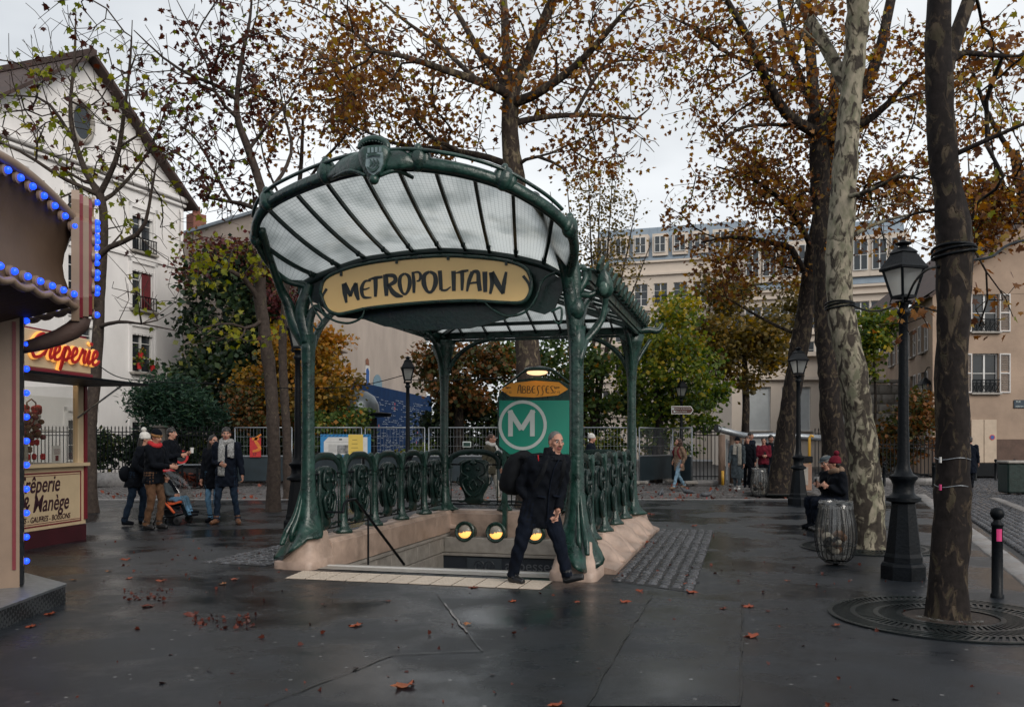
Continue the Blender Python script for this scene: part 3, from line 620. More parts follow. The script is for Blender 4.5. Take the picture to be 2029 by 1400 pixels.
for i in range(nn):
    f0, f1 = i / nn, (i + 1) / nn; mb = MB()
    P = lambda f, g_: Vector(((ua + (ub - ua) * f) * (1 - g_) + (uc + (ud - uc) * f) * g_, va + (vb_ - va) * g_, .006))
    e = .003; mb.prism([(p_.x, p_.y) for p_ in (P(f0 + e, 0), P(f1 - e, 0), P(f1 - e, 1), P(f0 + e, 1))], (0, 0, .004), (1, 0, 0), (0, 1, 0), .006)
    for a in range(6):
        for b in range(5):
            c = P(f0 + (f1 - f0) * (a + .5) / 6, (b + .5) / 5); mb.add([(c.x - .016, c.y - .016, .01), (c.x + .016, c.y - .016, .01), (c.x + .016, c.y + .016, .01), (c.x - .016, c.y + .016, .01), (c.x, c.y, .017)], [(0, 1, 4), (1, 2, 4), (2, 3, 4), (3, 0, 4)])
    mb.build('tile', TILEC, ts)

# ------------------------------------------------------------------ the iron and glass entrance
ed = thing('metro_entrance_canopy', 'green cast iron and glass metro entrance with yellow METROPOLITAIN sign', 'metro entrance', EWorld(0, 0), -TH)
def tubepart(name, pts, rad, n=10, m=IRON, parent=ed, k=6, flat=1.0, smooth='all', up=None):
    P = cat_rom(pts, k) if len(pts) > 2 else [Vector(p) for p in pts]
    rr = lerp_list(rad, len(P)) if hasattr(rad, '__len__') else rad
    mb = MB(); mb.tube(P, rr, n, True, flat, up); return mb.build(name, m, parent, smooth)
def superring(c, rx, ry, z, n=20, dx=0, dy=0): return [(c[0] + dx + rx * math.cos(t), c[1] + dy + ry * math.sin(t), z) for t in np.linspace(0, 2 * PI, n, endpoint=False)]
def front_column(u, s):
    c = (u, .06); mb = MB(); n = 28; rr = []
    prof = [(.30, .26, .36), (.335, .25, .35), (.37, .24, .33), (.42, .215, .285), (.50, .18, .225), (.62, .14, .165), (.80, .112, .122), (1.05, .088, .092), (1.5, .08, .082), (2.0, .078, .08), (2.4, .08, .082), (2.65, .09, .09), (2.85, .105, .1)]
    for z, rx, ry in prof:
        f = max(0, (.62 - z) / .32); ring = []
        for t in np.linspace(0, 2 * PI, n, endpoint=False):
            rid = 1 + .16 * f * math.cos(5 * t + .6) + .04 * (1 - f) * math.cos(6 * t); ct, sn = math.cos(t), math.sin(t)
            fw = max(0, ct * s * .62 - sn * .78)
            ring.append((c[0] + rx * ct * rid + s * f * f * .05, c[1] + ry * sn * rid - f * f * .10, z - .20 * f * fw * fw + (.06 * f if fw < .1 else 0)))
        rr.append(ring)
    mb.rings(rr); col = mb.build('column', IRON, ed, 'all')
    return col
cl = front_column(0, -1); cr_ = front_column(EW, 1)
for u, s, col in ((0, -1, cl), (EW, 1, cr_)):            # root-like ridges on the feet
    for t in (-.5, .35, 1.1):
        dx, dy = s * math.cos(t) * 1, -abs(math.sin(t + .6))
        tubepart('foot_ridge', [(u + .06 * s * math.cos(t), -.01, .95), (u + s * .11 * math.cos(t), -.09, .64), (u + s * .17 * math.cos(t), -.20, .44), (u + s * .20 * math.cos(t), -.31 + .1 * abs(t), .27 + .05 * abs(t))], [.014, .026, .034, .022], 8, IRON, col)
# branching tops
tubepart('column_branch', [(0, .06, 2.7), EU(583, 640, .03), EU(570, 600, -.02), EU(556, 572, -.12), EU(535, 512, -.45), EU(517, 452, -.82)], [.09, .085, .07, .055, .045, .05], 12)
tubepart('column_branch', [(0, .06, 2.75), EU(598, 620, .03), EU(606, 585, .03), EU(612, 562, .03)], [.10, .09, .08, .07], 12)
tubepart('column_branch', [(0, .06, 2.6), EU(612, 640, .03), EU(625, 610, .03), EU(640, 618, -.03)], [.07, .06, .045, .03], 10)
tubepart('column_branch', [(EW, .06, 2.6), EU(1132, 600, .0), EU(1122, 545, -.1), EU(1103, 482, -.45), EU(1080, 430, -.9), EU(1058, 396, -1.2)], [.085, .08, .065, .048, .04, .055], 12)
tubepart('column_branch', [(EW, .06, 2.6), EU(1138, 590, .05), EU(1137, 545, .04), EU(1130, 508, .02)], [.085, .085, .08, .085], 12)
mb = MB(); mb.ell(EU(1130, 505, .02), (.09, .08, .10), 14, 10); mb.ell(EU(1058, 393, -1.2), (.07, .07, .07), 12, 8); mb.ell(EU(1142, 612, .0), (.10, .09, .13), 12, 8); mb.build('knot', IRON, ed, 'all')
# big oval rim
rim_px = [(612, 566, .02), (566, 552, -.1), (528, 512, -.42), (507, 470, -.72), (510, 432, -.95), (534, 400, -1.1), (580, 374, -1.28), (640, 350, -1.5), (690, 335, -1.66), (740, 327, -1.74), (800, 322, -1.74), (860, 326, -1.7), (930, 339, -1.6), (1000, 362, -1.45), (1060, 395, -1.25), (1100, 424, -1.05), (1129, 457, -.85), (1138, 492, -.55), (1131, 530, -.2), (1122, 556, .02)]
rim = [EU(*p) for p in rim_px]; RIM = cat_rom(rim, 8)
mb = MB(); mb.tube(RIM, lerp_list([.055, .06, .065, .065, .06, .06, .062, .065, .07, .07, .07, .068, .062, .062, .062, .062, .065, .07, .07, .06], len(RIM)), 12, True, .75); mb.build('canopy_rim', IRON, ed, 'all')
up = [p + Vector((0, -.05, .115)) for i, p in enumerate(RIM)][28:-28]
mb = MB(); mb.tube(up, .02, 8); mb.build('upper_rail', IRON, ed, 'all')
ins = [p + Vector((0, .03, -.06)) for p in RIM][20:-20]
mb = MB(); mb.tube(ins, .022, 8); mb.build('inner_rail', IRON_D, ed, 'all')
for px, py, v in ((528, 405, -1.08), (648, 345, -1.52), (826, 320, -1.73), (1003, 360, -1.45), (1131, 458, -.85), (507, 475, -.7)):
    c = EU(px, py, v); i = min(range(len(RIM)), key=lambda j: (RIM[j] - c).length); d = (RIM[min(i + 3, len(RIM) - 1)] - RIM[i - 3]).normalized(); q = d.to_track_quat('X', 'Z').to_matrix()
    mb = MB(); mb.ell(RIM[i] + Vector((0, 0, .035)), (.09, .085, .125), 12, 8, q); mb.ell(RIM[i] + d * .07 + Vector((0, 0, .03)), (.06, .06, .10), 10, 6, q); mb.ell(RIM[i] - d * .07 + Vector((0, 0, .03)), (.06, .06, .10), 10, 6, q); mb.ell(RIM[i] + Vector((0, -.02, .13)), (.04, .045, .06), 10, 6, q)
    mb.build('rim_knot', IRON, ed, 'all')
# gutter arch above the sign
gut_px = [(596, 566), (629, 549), (675, 531), (725, 515), (773, 507), (819, 501), (874, 497), (924, 499), (971, 503), (1023, 511), (1076, 524), (1122, 545)]
GUT = cat_rom([EU(a, b, .03) for a, b in gut_px], 6)
mb = MB(); mb.tube(GUT, .055, 10, True, .8); mb.build('gutter_beam', IRON_D, ed, 'all')
# glazing bars and panes of the front canopy
bars = [((521, 468), (629, 546)), ((533, 414), (675, 528)), ((585, 382), (725, 512)), ((643, 361), (773, 505)), ((716, 347), (819, 499)), ((789, 343), (874, 495)), ((860, 340), (924, 497)), ((938, 346), (971, 501)), ((1018, 375), (1023, 509)), ((1092, 422), (1076, 522))]
def v_on_rim(px, py):
    k = min(range(len(RIM)), key=lambda j: (EWpx(RIM[j])[0] - px) ** 2 + (EWpx(RIM[j])[1] - py) ** 2); return RIM[k]
def EWpx(p):
    w_ = EWorld(p.x, p.y, p.z); return (CX + FPX * w_.x / w_.y, HY - FPX * (w_.z - EYE) / w_.y)
tops = [v_on_rim(*a) for a, b in bars]; bots = [EU(b[0], b[1], .04) for a, b in bars]
for a, b in zip(tops, bots):
    mb = MB(); m_ = a.lerp(b, .5) + Vector((0, 0, -.05)); P = [a.lerp(b, t) + Vector((0, 0, -.055 * 4 * t * (1 - t))) for t in np.linspace(0, 1, 9)]
    for i in range(8): mb.bar(P[i], P[i + 1], .034, .05)
    mb.ell(P[7], (.03, .03, .05), 8, 6); mb.build('glazing_bar', IRON_D, ed, True)
def pane(a0, b0, a1, b1, sag=.055, n=8, parent=ed, lift=.012):
    vs = []; uv = []; w_ = ((a1 - a0).length + (b1 - b0).length) / 2; h_ = (a0 - b0).length
    for i in range(n + 1):
        t = i / n
        for p, q, s_ in ((a0, b0, 0), (a1, b1, 1)):
            vs.append(p.lerp(q, t) + Vector((0, 0, -sag * 4 * t * (1 - t) + lift))); uv.append((s_ * w_, t * h_))
    me = bpy.data.meshes.new('glass_pane'); fs = [(2 * i, 2 * i + 1, 2 * i + 3, 2 * i + 2) for i in range(n)]
    m2 = len(vs); vs += [p + Vector((0, 0, .006)) for p in vs]; uv += uv
    fs += [(m2 + 2 * i + 2, m2 + 2 * i + 3, m2 + 2 * i + 1, m2 + 2 * i) for i in range(n)] + [(0, m2, m2 + 1, 1), (2 * n, 2 * n + 1, m2 + 2 * n + 1, m2 + 2 * n)]
    me.from_pydata(vs, [], fs); l = me.uv_layers.new(name='UVMap')
    for lp in me.loops: l.data[lp.index].uv = uv[lp.vertex_index]
    me.materials.append(WGLASS); return link_mesh('glass_pane', me, parent)
edge_l = (v_on_rim(532, 516), EU(598, 563, .04)); edge_r = (v_on_rim(1136, 500), EU(1116, 545, .04))
seq = [edge_l] + list(zip(tops, bots)) + [edge_r]
for (a0, b0), (a1, b1) in zip(seq[:-1], seq[1:]): pane(a0, b0, a1, b1)
# crest with a ship shield
def blade(name, pts, w0, th, m=IRON):
    P = cat_rom(pts, 6); W = lerp_list(w0, len(P)); rings = []
    for i, p in enumerate(P):
        d = (P[min(i + 1, len(P) - 1)] - P[max(0, i - 1)]).normalized(); nrm = Vector((0, -1, .25)).normalized(); b = d.cross(nrm).normalized()
        rings.append([p + b * (W[i] * math.cos(t)) + nrm * (th * math.sin(t)) for t in np.linspace(0, 2 * PI, 12, endpoint=False)])
    mb = MB(); mb.rings(rings); return mb.build(name, m, ed, 'all')
vc = -1.80
blade('crest_wing', [EU(652, 352, -1.56), EU(680, 330, -1.7), EU(712, 322, vc), EU(735, 322, vc)], [.03, .11, .13, .06], .05)
blade('crest_wing', [EU(826, 328, -1.74), EU(800, 318, -1.8), EU(770, 318, vc), EU(745, 322, vc)], [.03, .10, .13, .06], .05)
for x0, x1 in ((660, 725), (818, 752)): tubepart('crest_scroll', [EU(x0, 352, -1.62), EU((x0 + x1) / 2, 338, -1.80), EU(x1, 348, -1.86)], [.02, .024, .02], 8)
mb = MB(); rows = []
for y_, hw in ((292, .13), (300, .17), (312, .165), (328, .14), (342, .10), (352, .06), (360, .022)):
    c = EU(741, y_, vc - .05); rows.append([(c.x + hw * math.cos(t), c.y + .06 * math.sin(t) , c.z) for t in np.linspace(0, 2 * PI, 14, endpoint=False)])
mb.rings(rows); crest = mb.build('crest_shield', IRON, ed, 'all')
CRE = mat('crest_relief', (.16, .22, .23), .35, .3, 20)
c = EU(741, 322, vc - .118)
mb = MB(); mb.prism([(-.085, .10), (.085, .10), (.09, -.02), (.06, -.09), (0, -.13), (-.06, -.09), (-.09, -.02)], c, (1, 0, 0), (0, .12, 1), -.02); 
for x_ in (-.06, -.02, .02, .06): mb.box((c.x + x_, c.y + .02, c.z + .125), (.024, .03, .05))
mb.build('relief_plate', CRE, crest)
mb = MB(); o_ = c + Vector((0, -.022, 0))
for x_ in (-.035, 0, .035): stroke(mb, [(x_, .03), (x_ + .018, -.01), (x_, -.05)], [.008, .02, .008], o_, (1, 0, 0), (0, .12, 1), -.008)
stroke(mb, [(-.065, -.045), (0, -.085), (.065, -.045)], [.01, .03, .01], o_, (1, 0, 0), (0, .12, 1), -.008); stroke(mb, [(-.07, .06), (0, .075), (.07, .06)], .018, o_, (1, 0, 0), (0, .12, 1), -.008)
mb.build('ship_relief', IRON, crest)
mb = MB(); mb.ell(EU(741, 356, vc - .1), (.05, .05, .05), 10, 8); mb.build('crest_drop', IRON, crest, 'all')
pc = [EU(741 + 26 * math.cos(t), 292 - 17 * math.sin(t), vc + .03) for t in np.linspace(-.15, PI + .15, 15)]
tubepart('crest_crown', pc, .035, 10, k=2)
mb = MB()
for p in pc[2:-2]: mb.ell(p + Vector((0, -.035, -.035)), (.014, .014, .014), 6, 4)
mb.prism([(-.13, -.02), (.13, -.02), (.11, .08), (0, .11), (-.11, .08)], EU(741, 292, vc + .06), (1, 0, 0), (0, 0, 1), -.02); mb.build('crown_beads', IRON_D, ed, 'all')
# sign panel
vsn = -.10
sg = [(636, 580), (645, 553), (685, 533), (735, 521), (785, 514), (838, 509), (888, 507), (945, 510), (1003, 517), (1040, 531), (1053, 556), (1050, 582), (1034, 599), (990, 599), (941, 596), (888, 597), (835, 600), (780, 605), (728, 611), (692, 619), (668, 622), (648, 611)]
P = [EU(a, b, vsn) for a, b in sg]; PC = cat_rom(P + [P[0]], 4)[:-1]
mb = MB(); mb.prism([(p.x, p.z) for p in PC], (0, vsn, 0), (1, 0, 0), (0, 0, 1), -.012 * -1); sp = mb.build('sign_panel', YELLOWP, ed)
mb = MB(); mb.tube([p + Vector((0, -.012, 0)) for p in PC] + [PC[0] + Vector((0, -.012, 0))], .022, 8); mb.build('sign_frame', IRON, ed, 'all')
# (prism normal points to -y: panel face sits at vsn - .012)
back = [(598, 570), (625, 600), (668, 628), (720, 632), (760, 646), (830, 654), (930, 650), (1000, 632), (1040, 612), (1078, 622), (1098, 612), (1112, 580), (1118, 556), (1076, 530), (1023, 518), (924, 506), (819, 508), (725, 522), (640, 552)]
mb = MB(); mb.prism([(p.x, p.z) for p in [EU(a, b, .02) for a, b in back]], (0, .06, 0), (1, 0, 0), (0, 0, 1), .03); mb.build('backing_plate', IRON_D, ed)
for pts in ([(642, 618), (660, 634), (690, 640), (715, 630), (722, 614)], [(632, 600), (640, 622), (655, 632)], [(1072, 558), (1062, 590), (1040, 618), (1005, 626), (975, 612), (960, 598)], [(1100, 540), (1078, 552), (1066, 580)], [(1092, 618), (1112, 610), (1110, 640), (1096, 634)], [(612, 585), (622, 612), (640, 640), (628, 652), (618, 640)]):
    tubepart('scroll', [EU(a, b, vsn - .02) for a, b in pts], [.014] * (len(pts) - 1) + [.008], 8)
for px, py in ((676, 541), (786, 516), (888, 509), (1003, 519)):
    mb = MB(); p = EU(px, py, vsn - .02); mb.box((p.x, p.y, p.z - .01), (.03, .02, .05)); mb.build('sign_clip', IRON_D, ed)
G = {}
G['M'] = [([(.02, 1), (.10, .5), (.20, 0)], [.20, .22, .10]), ([(.05, 1), (.30, .62), (.47, .33)], [.24, .2, .12]), ([(.47, .33), (.62, .7), (.85, 1)], [.12, .16, .14]), ([(.80, 1), (.86, .5), (1, .12)], [.2, .24, .12])]
G['E'] = [([(.95, .95), (.45, .93), (.18, .55), (.35, .12), (1, .08)], [.08, .14, .25, .18, .06]), ([(.22, .52), (.5, .52), (.85, .6)], [.12, .1, .06])]
G['T'] = [([(-.02, .86), (.5, .93), (1.02, .97)], [.06, .16, .12]), ([(.5, .95), (.52, .5), (.5, 0)], [.24, .22, .14])]
G['R'] = [([(.14, 1), (.18, .5), (.2, 0)], [.2, .22, .14]), ([(.14, .95), (.6, .92), (.66, .66), (.24, .46)], [.12, .16, .18, .1]), ([(.34, .5), (.52, .2), (.78, .02), (1.1, -.04)], [.1, .2, .2, .04])]
G['O'] = [([(.5, .96), (.16, .80), (.12, .42), (.36, .06), (.66, .06), (.90, .42), (.84, .80), (.5, .96)], [.1, .2, .24, .14, .14, .24, .2, .1])]
G['P'] = [([(.14, 1), (.24, .5), (.24, 0)], [.2, .26, .18]), ([(.1, .95), (.7, .97), (.92, .78), (.75, .58), (.5, .56)], [.1, .14, .24, .14, .08])]
G['L'] = [([(.12, 1), (.18, .5), (.22, .06)], [.24, .22, .2]), ([(.2, .06), (.6, .04), (.98, .2)], [.12, .12, .06])]
G['I'] = [([(.45, 1), (.5, .5), (.55, 0)], [1.0, .9, .75])]
G['A'] = [([(.06, 0), (.22, .55), (.44, .96)], [.1, .2, .2]), ([(.42, .96), (.62, .98), (.82, .9), (.86, .45), (.95, 0)], [.1, .16, .2, .22, .2]), ([(.2, .38), (.5, .42), (.85, .42)], [.06, .1, .1])]
G['N'] = [([(.05, 0), (.16, .5), (.12, 1)], [.1, .18, .22]), ([(.12, 1), (.45, .5), (.82, 0)], [.24, .24, .16]), ([(.78, 0), (.86, .5), (.98, 1)], [.16, .18, .1])]
G['B'] = [([(.14, 1), (.16, .5), (.1, 0)], [.14, .16, .1]), ([(.1, .97), (.75, .9), (.7, .6), (.2, .52)], [.08, .12, .14, .08]), ([(.2, .52), (.9, .42), (.8, .08), (.08, .03)], [.08, .12, .14, .06])]
G['S'] = [([(.95, .92), (.5, .98), (.2, .85), (.4, .55), (.7, .38), (.75, .1), (.1, .02)], [.06, .1, .14, .14, .14, .1, .05])]
G['Z'] = [([(1.1, .98), (.7, 1.02), (.35, .85), (.45, .5), (.62, .15), (.4, -.22), (-.1, -.28)], [.06, .1, .16, .16, .16, .1, .04])]
def glyph(ch, O, ax, ay, w_, h_, depth, wk=1.0):
    mb = MB(); sx = w_ / h_
    for pts, wd in G[ch]:
        ws = [q * wk * (min(1, sx * 1.15) if ch != 'I' else sx) for q in wd]
        stroke(mb, [(a * sx, b) for a, b in pts], ws, O, Vector(ax) * h_, Vector(ay) * h_, depth, 7)
    return mb
zx = lambda x: 480 + x / 2.818; zy = lambda y: 260 + y / 2.818
lets = [('M', 565, 650, 850, 958), ('E', 655, 722, 832, 938), ('T', 706, 782, 812, 925), ('R', 785, 888, 800, 920), ('O', 872, 942, 790, 912), ('P', 945, 1002, 785, 903), ('O', 1005, 1088, 780, 902), ('L', 1095, 1166, 778, 893), ('I', 1170, 1192, 780, 892), ('T', 1193, 1262, 776, 890), ('A', 1250, 1332, 782, 894), ('I', 1344, 1368, 784, 898), ('N', 1380, 1476, 788, 908)]
for ch, x0, x1, y0, y1 in lets:
    a = EU(zx(x0), zy(y1), vsn - .0135); b = EU(zx(x1), zy(y1), vsn - .0135); t = EU(zx(x0), zy(y0), vsn - .0135)
    dx = Vector((b.x - a.x, 0, (b.z - a.z) * .3)); mb = glyph(ch, a, dx.normalized(), (0, 0, 1), b.x - a.x, t.z - a.z, .004, 1.18); mb.build('letter', INK, sp)
for pts, wd in (([(475, 880), (452, 920), (452, 950), (470, 985), (505, 1010)], [.035, .03, .03, .025, .01]), ([(1570, 808), (1600, 850), (1608, 890), (1590, 930), (1550, 960)], [.035, .03, .03, .025, .01])):
    mb = MB(); stroke(mb, [(EU(zx(a), zy(b), vsn).x, EU(zx(a), zy(b), vsn).z) for a, b in pts], wd, (0, vsn - .0135, 0), (1, 0, 0), (0, 0, 1), .004); mb.build('flourish', INK, sp)

# rear hipped glass roof
ZE, ZR = 3.43, 4.02; E0, E1, W0, W1 = .10, EL + .12, -.12, EW + .12; UM = EW / 2; RV = (0.15, EL - 1.45)
eave = [((W0, E0), (W0, E1)), ((W0, E1), (W1, E1)), ((W1, E1), (W1, E0))]
def roofz(u, v): return ZE + (ZR - ZE) * min((u - W0) / (UM - W0), (W1 - u) / (W1 - UM), max(0.0, (E1 - v) / (E1 - RV[1])))
for (a, b) in eave:
    mb = MB(); mb.bar((a[0], a[1], ZE), (b[0], b[1], ZE), .09, .11); mb.bar((a[0], a[1], ZE - .085), (b[0], b[1], ZE - .085), .05, .04); mb.bar((a[0], a[1], ZE + .075), (b[0], b[1], ZE + .075), .14, .03); mb.build('eave_beam', IRON, ed)
mb = MB(); mb.bar((UM, RV[0], ZR), (UM, RV[1], ZR), .06, .08)
for u in (W0, W1): mb.bar((u, E1, ZE), (UM, RV[1], ZR), .05, .08)
mb.build('ridge_beam', IRON_D, ed)
def pl(f): # purlins
    a = .26; return a
for side, ue in ((-1, W0), (1, W1)):
    n = 9; vs_ = [E0 + .02 + i * (E1 - E0) / n for i in range(n + 1)]
    topf = lambda v: (UM, v) if v <= RV[1] else (ue + (UM - ue) * (E1 - v) / (E1 - RV[1]), v)
    for i, v in enumerate(vs_[:-1]):
        a = topf(v); b = topf(vs_[i + 1])
        A0, B0 = Vector((a[0], a[1], roofz(*a))), Vector((ue, v, ZE)); A1, B1 = Vector((b[0], b[1], roofz(*b))), Vector((ue, vs_[i + 1], ZE))
        mb = MB(); mb.bar(A0, B0, .03, .045); mb.build('glazing_bar', IRON_D, ed); pane(A0, B0, A1, B1, 0, 1, lift=.03)
    f = .24; mb = MB(); mb.bar((ue + (UM - ue) * f, E0, ZE + (ZR - ZE) * f), (ue + (UM - ue) * f, E1 - (E1 - RV[1]) * f, ZE + (ZR - ZE) * f), .05, .06); mb.build('purlin', IRON_D, ed)
n = 8
us = [W0 + i * (W1 - W0) / n for i in range(n + 1)]
def hipt(u):
    t = (u - W0) / (UM - W0) if u < UM else (W1 - u) / (W1 - UM); t = max(0, min(1, t)); return Vector((u, E1 - (E1 - RV[1]) * t, ZE + (ZR - ZE) * t))
for i in range(n):
    A0, A1 = hipt(us[i]), hipt(us[i + 1]); B0, B1 = Vector((us[i], E1, ZE)), Vector((us[i + 1], E1, ZE))
    if i: mb = MB(); mb.bar(A0, B0, .03, .045); mb.build('glazing_bar', IRON_D, ed)
    pane(A0, B0, A1, B1, 0, 1, lift=.03)
f = .24; mb = MB(); mb.bar((W0 + (UM - W0) * f, E1 - (E1 - RV[1]) * f, ZE + (ZR - ZE) * f), (W1 - (W1 - UM) * f, E1 - (E1 - RV[1]) * f, ZE + (ZR - ZE) * f), .05, .06); mb.build('purlin', IRON_D, ed)
for side, ue in ((-1, W0), (1, W1)):                      # leaf crestings along the eaves
    for i in range(15):
        v = E0 + .15 + i * (E1 - E0 - .2) / 14; mb = MB(); x = ue + side * .09
        mb.prism([(-.10, 0), (.10, 0), (.13, .05), (.05, .13), (-.02, .17), (-.07, .11), (-.12, .06)], (x, v, ZE + .08), (0, 1, 0), (side * .35, 0, 1), .035)
        mb.ell((x, v + .12, ZE + .10), (.05, .05, .04), 8, 6); mb.build('eave_leaf', IRON, ed, True)
# rear columns
for u, s in ((0, -1), (EW, 1)):
    c = (u, EL); rr = []
    for z, r_ in ((.30, .235), (.33, .24), (.37, .18), (.45, .135), (.58, .105), (.8, .088), (1.4, .076), (2.3, .074), (2.55, .08), (2.8, .10), (3.0, .13), (3.2, .18), (3.34, .22)):
        f = max(0, (.58 - z) / .28); rr.append([(c[0] + r_ * math.cos(t) * (1 + .13 * f * math.cos(5 * t)), c[1] + r_ * math.sin(t) * (1 + .13 * f * math.cos(5 * t)), z) for t in np.linspace(0, 2 * PI, 22, endpoint=False)])
    mb = MB(); mb.rings(rr); mb.build('column', IRON, ed, 'all')
    tubepart('bracket', [(u, EL, 2.62), (u - s * .18, EL, 2.98), (u - s * .5, EL, 3.24), (u - s * .95, EL, 3.36)], [.05, .045, .04, .03], 8)
    tubepart('bracket', [(u, EL, 2.62), (u, EL - .18, 2.98), (u, EL - .5, 3.24), (u, EL - .95, 3.36)], [.05, .045, .04, .03], 8)
    tubepart('bracket', [(u, EL, 2.7), (u + s * .14, EL + .1, 3.0), (u + s * .3, EL + .2, 3.28)], [.04, .035, .03], 8)
    tubepart('gargoyle', [(u, EL + .05, 3.40), (u + s * .25, EL + .15, 3.44), (u + s * .42, EL + .22, 3.43), (u + s * .5, EL + .26, 3.56)], [.07, .06, .05, .02], 8)
    tubepart('bracket', [(u, .06, 2.5), (u, .3, 2.9), (u, .7, 3.2), (u, 1.2, 3.36)], [.05, .045, .04, .03], 8)
# flower lamps on stalks
def flower(s, u):
    pts = [(u, .06, 2.62), (u + s * .10, .16, 2.70), (u + s * .24, .26, 2.90), (u + s * .29, .28, 3.08), (u + s * .30, .26, 3.20)]
    tubepart('lamp_stalk', pts, [.05, .042, .036, .036, .042], 10)
    tubepart('lamp_stalk', [(u, .08, 3.22), (u + s * .12, .18, 3.22), (u + s * .22, .24, 3.26), (u + s * .29, .26, 3.22)], [.045, .036, .032, .028], 8)
    M = Matrix.Translation(Vector((u + s * .30, .24, 3.19))) @ Matrix.Rotation(R(14), 4, 'X')
    mb = MB(); mb.lathe([(.04, 0), (.08, .03), (.105, .08), (.10, .17), (.07, .25), (.03, .31), (.005, .33)], 14, M, 1, .72); hd = mb.build('lamp_bud', IRON, ed, 'all')
    mb = MB(); mb.ell(M @ Vector((0, -.06, .12)), (.058, .035, .09), 12, 8); mb.build('lamp_glass', mat('bud_glass', (.05, .10, .08), .12, .1, 5), hd, 'all')
flower(1, EW)
for pts in ([(EW, .05, 3.2), (EW + .1, .1, 3.4), (EW + .05, .2, 3.55), (EW - .04, .15, 3.5)], [(EW, .1, 2.3), (EW + .06, .02, 2.5), (EW + .12, .2, 2.75), (EW + .3, .5, 3.1)]): tubepart('scroll', pts, [.05, .04, .035, .03], 8)

# balustrade: posts, arched hoops and shield panels
def shield_mesh(seed=0, rear=False):
    mb = MB(); rows = []
    for z, hw, th in ((.40, .02, .015), (.43, .10, .035), (.47, .145, .05), (.52, .125, .05), (.60, .14, .055), (.72, .19, .065), (.84, .215, .07), (.95, .20, .065), (1.03, .185, .06), (1.10, .20, .06), (1.16, .21, .05), (1.20, .16, .04), (1.22, .05, .02)):
        hw_ = hw * (1.35 if rear else 1)
        rows.append([(hw_ * math.cos(t), th * math.sin(t), z) for t in np.linspace(0, 2 * PI, 16, endpoint=False)])
    mb.rings(rows)
    for s in (-1, 1):
        k = 1.35 if rear else 1
        for y in (-.055, .055):
            mb.tube(cat_rom([(s * .03 * k, y, 1.20), (s * .15 * k, y * 1.2, 1.13), (s * .16 * k, y * 1.2, .98), (s * .07 * k, y * 1.35, .90), (s * .15 * k, y * 1.2, .80), (s * .10 * k, y * 1.3, .64), (s * .03 * k, y * 1.25, .56)], 4), [.02] * 12 + [.026] * 13, 6)
            mb.tube(cat_rom([(0, y * 1.3, .86), (s * .05 * k, y * 1.5, .76), (s * .02, y * 1.3, .66)], 4), .016, 6)
            mb.ell((s * .07 * k, y * 1.25, 1.04), (.04, .03, .035), 8, 6)
            for q in range(4): mb.ell((s * (.05 + .02 * (q % 2)) * k, y * 1.35, .70 + q * .055), (.016, .016, .016), 6, 4)
        mb.tube(cat_rom([(s * .08, 0, .42), (s * .16, 0, .47), (s * .26, 0, .45), (s * .31, 0, .49)], 4), [.03, .03, .03, .028, .026, .024, .022, .02, .018, .016, .014, .012, .01], 6)
        mb.tube(cat_rom([(s * .18 * k, 0, .74), (s * .235 * k, 0, .80), (s * .22 * k, 0, .90)], 4), .014, 6)
    mb.ell((0, -.05, 1.15), (.075, .04, .05), 10, 6); mb.ell((0, .05, 1.15), (.075, .04, .05), 10, 6)
    return mb.mesh('shield_panel', IRON_D, 'all')
SHM = shield_mesh(); SHR = shield_mesh(0, True)
def post_mesh():
    mb = MB(); rr = []
    for z, r_ in ((.31, .125), (.34, .13), (.37, .10), (.43, .07), (.52, .05), (.65, .042), (.95, .038), (1.12, .042), (1.2, .05)):
        f = max(0, (.5 - z) / .19); rr.append([(r_ * math.cos(t) * (1 + .12 * f * math.cos(4 * t)), r_ * math.sin(t) * (1 + .12 * f * math.cos(4 * t)), z) for t in np.linspace(0, 2 * PI, 16, endpoint=False)])
    mb.rings(rr)
    for s in (-1, 1): mb.tube(cat_rom([(0, 0, 1.1), (s * .04, 0, 1.24), (s * .10, 0, 1.33), (s * .14, 0, 1.345), (s * .165, 0, 1.31)], 4), lerp_list([.045, .042, .036, .03, .03], 17), 8)
    return mb.mesh('post', IRON, 'all')
POM = post_mesh()
def hoop_mesh(Lb):
    mb = MB(); h = Lb / 2 - .10
    P = [(-h + .02, 0, 1.05), (-h, 0, 1.16), (-h + .06, 0, 1.26), (-h * .5, 0, 1.335), (0, 0, 1.35), (h * .5, 0, 1.335), (h - .06, 0, 1.26), (h, 0, 1.16), (h - .02, 0, 1.05)]
    mb.tube(cat_rom(P, 5), .05, 8, True, .32, up=(0, 1, 0)); return mb.mesh('hoop', IRON_D, 'all')
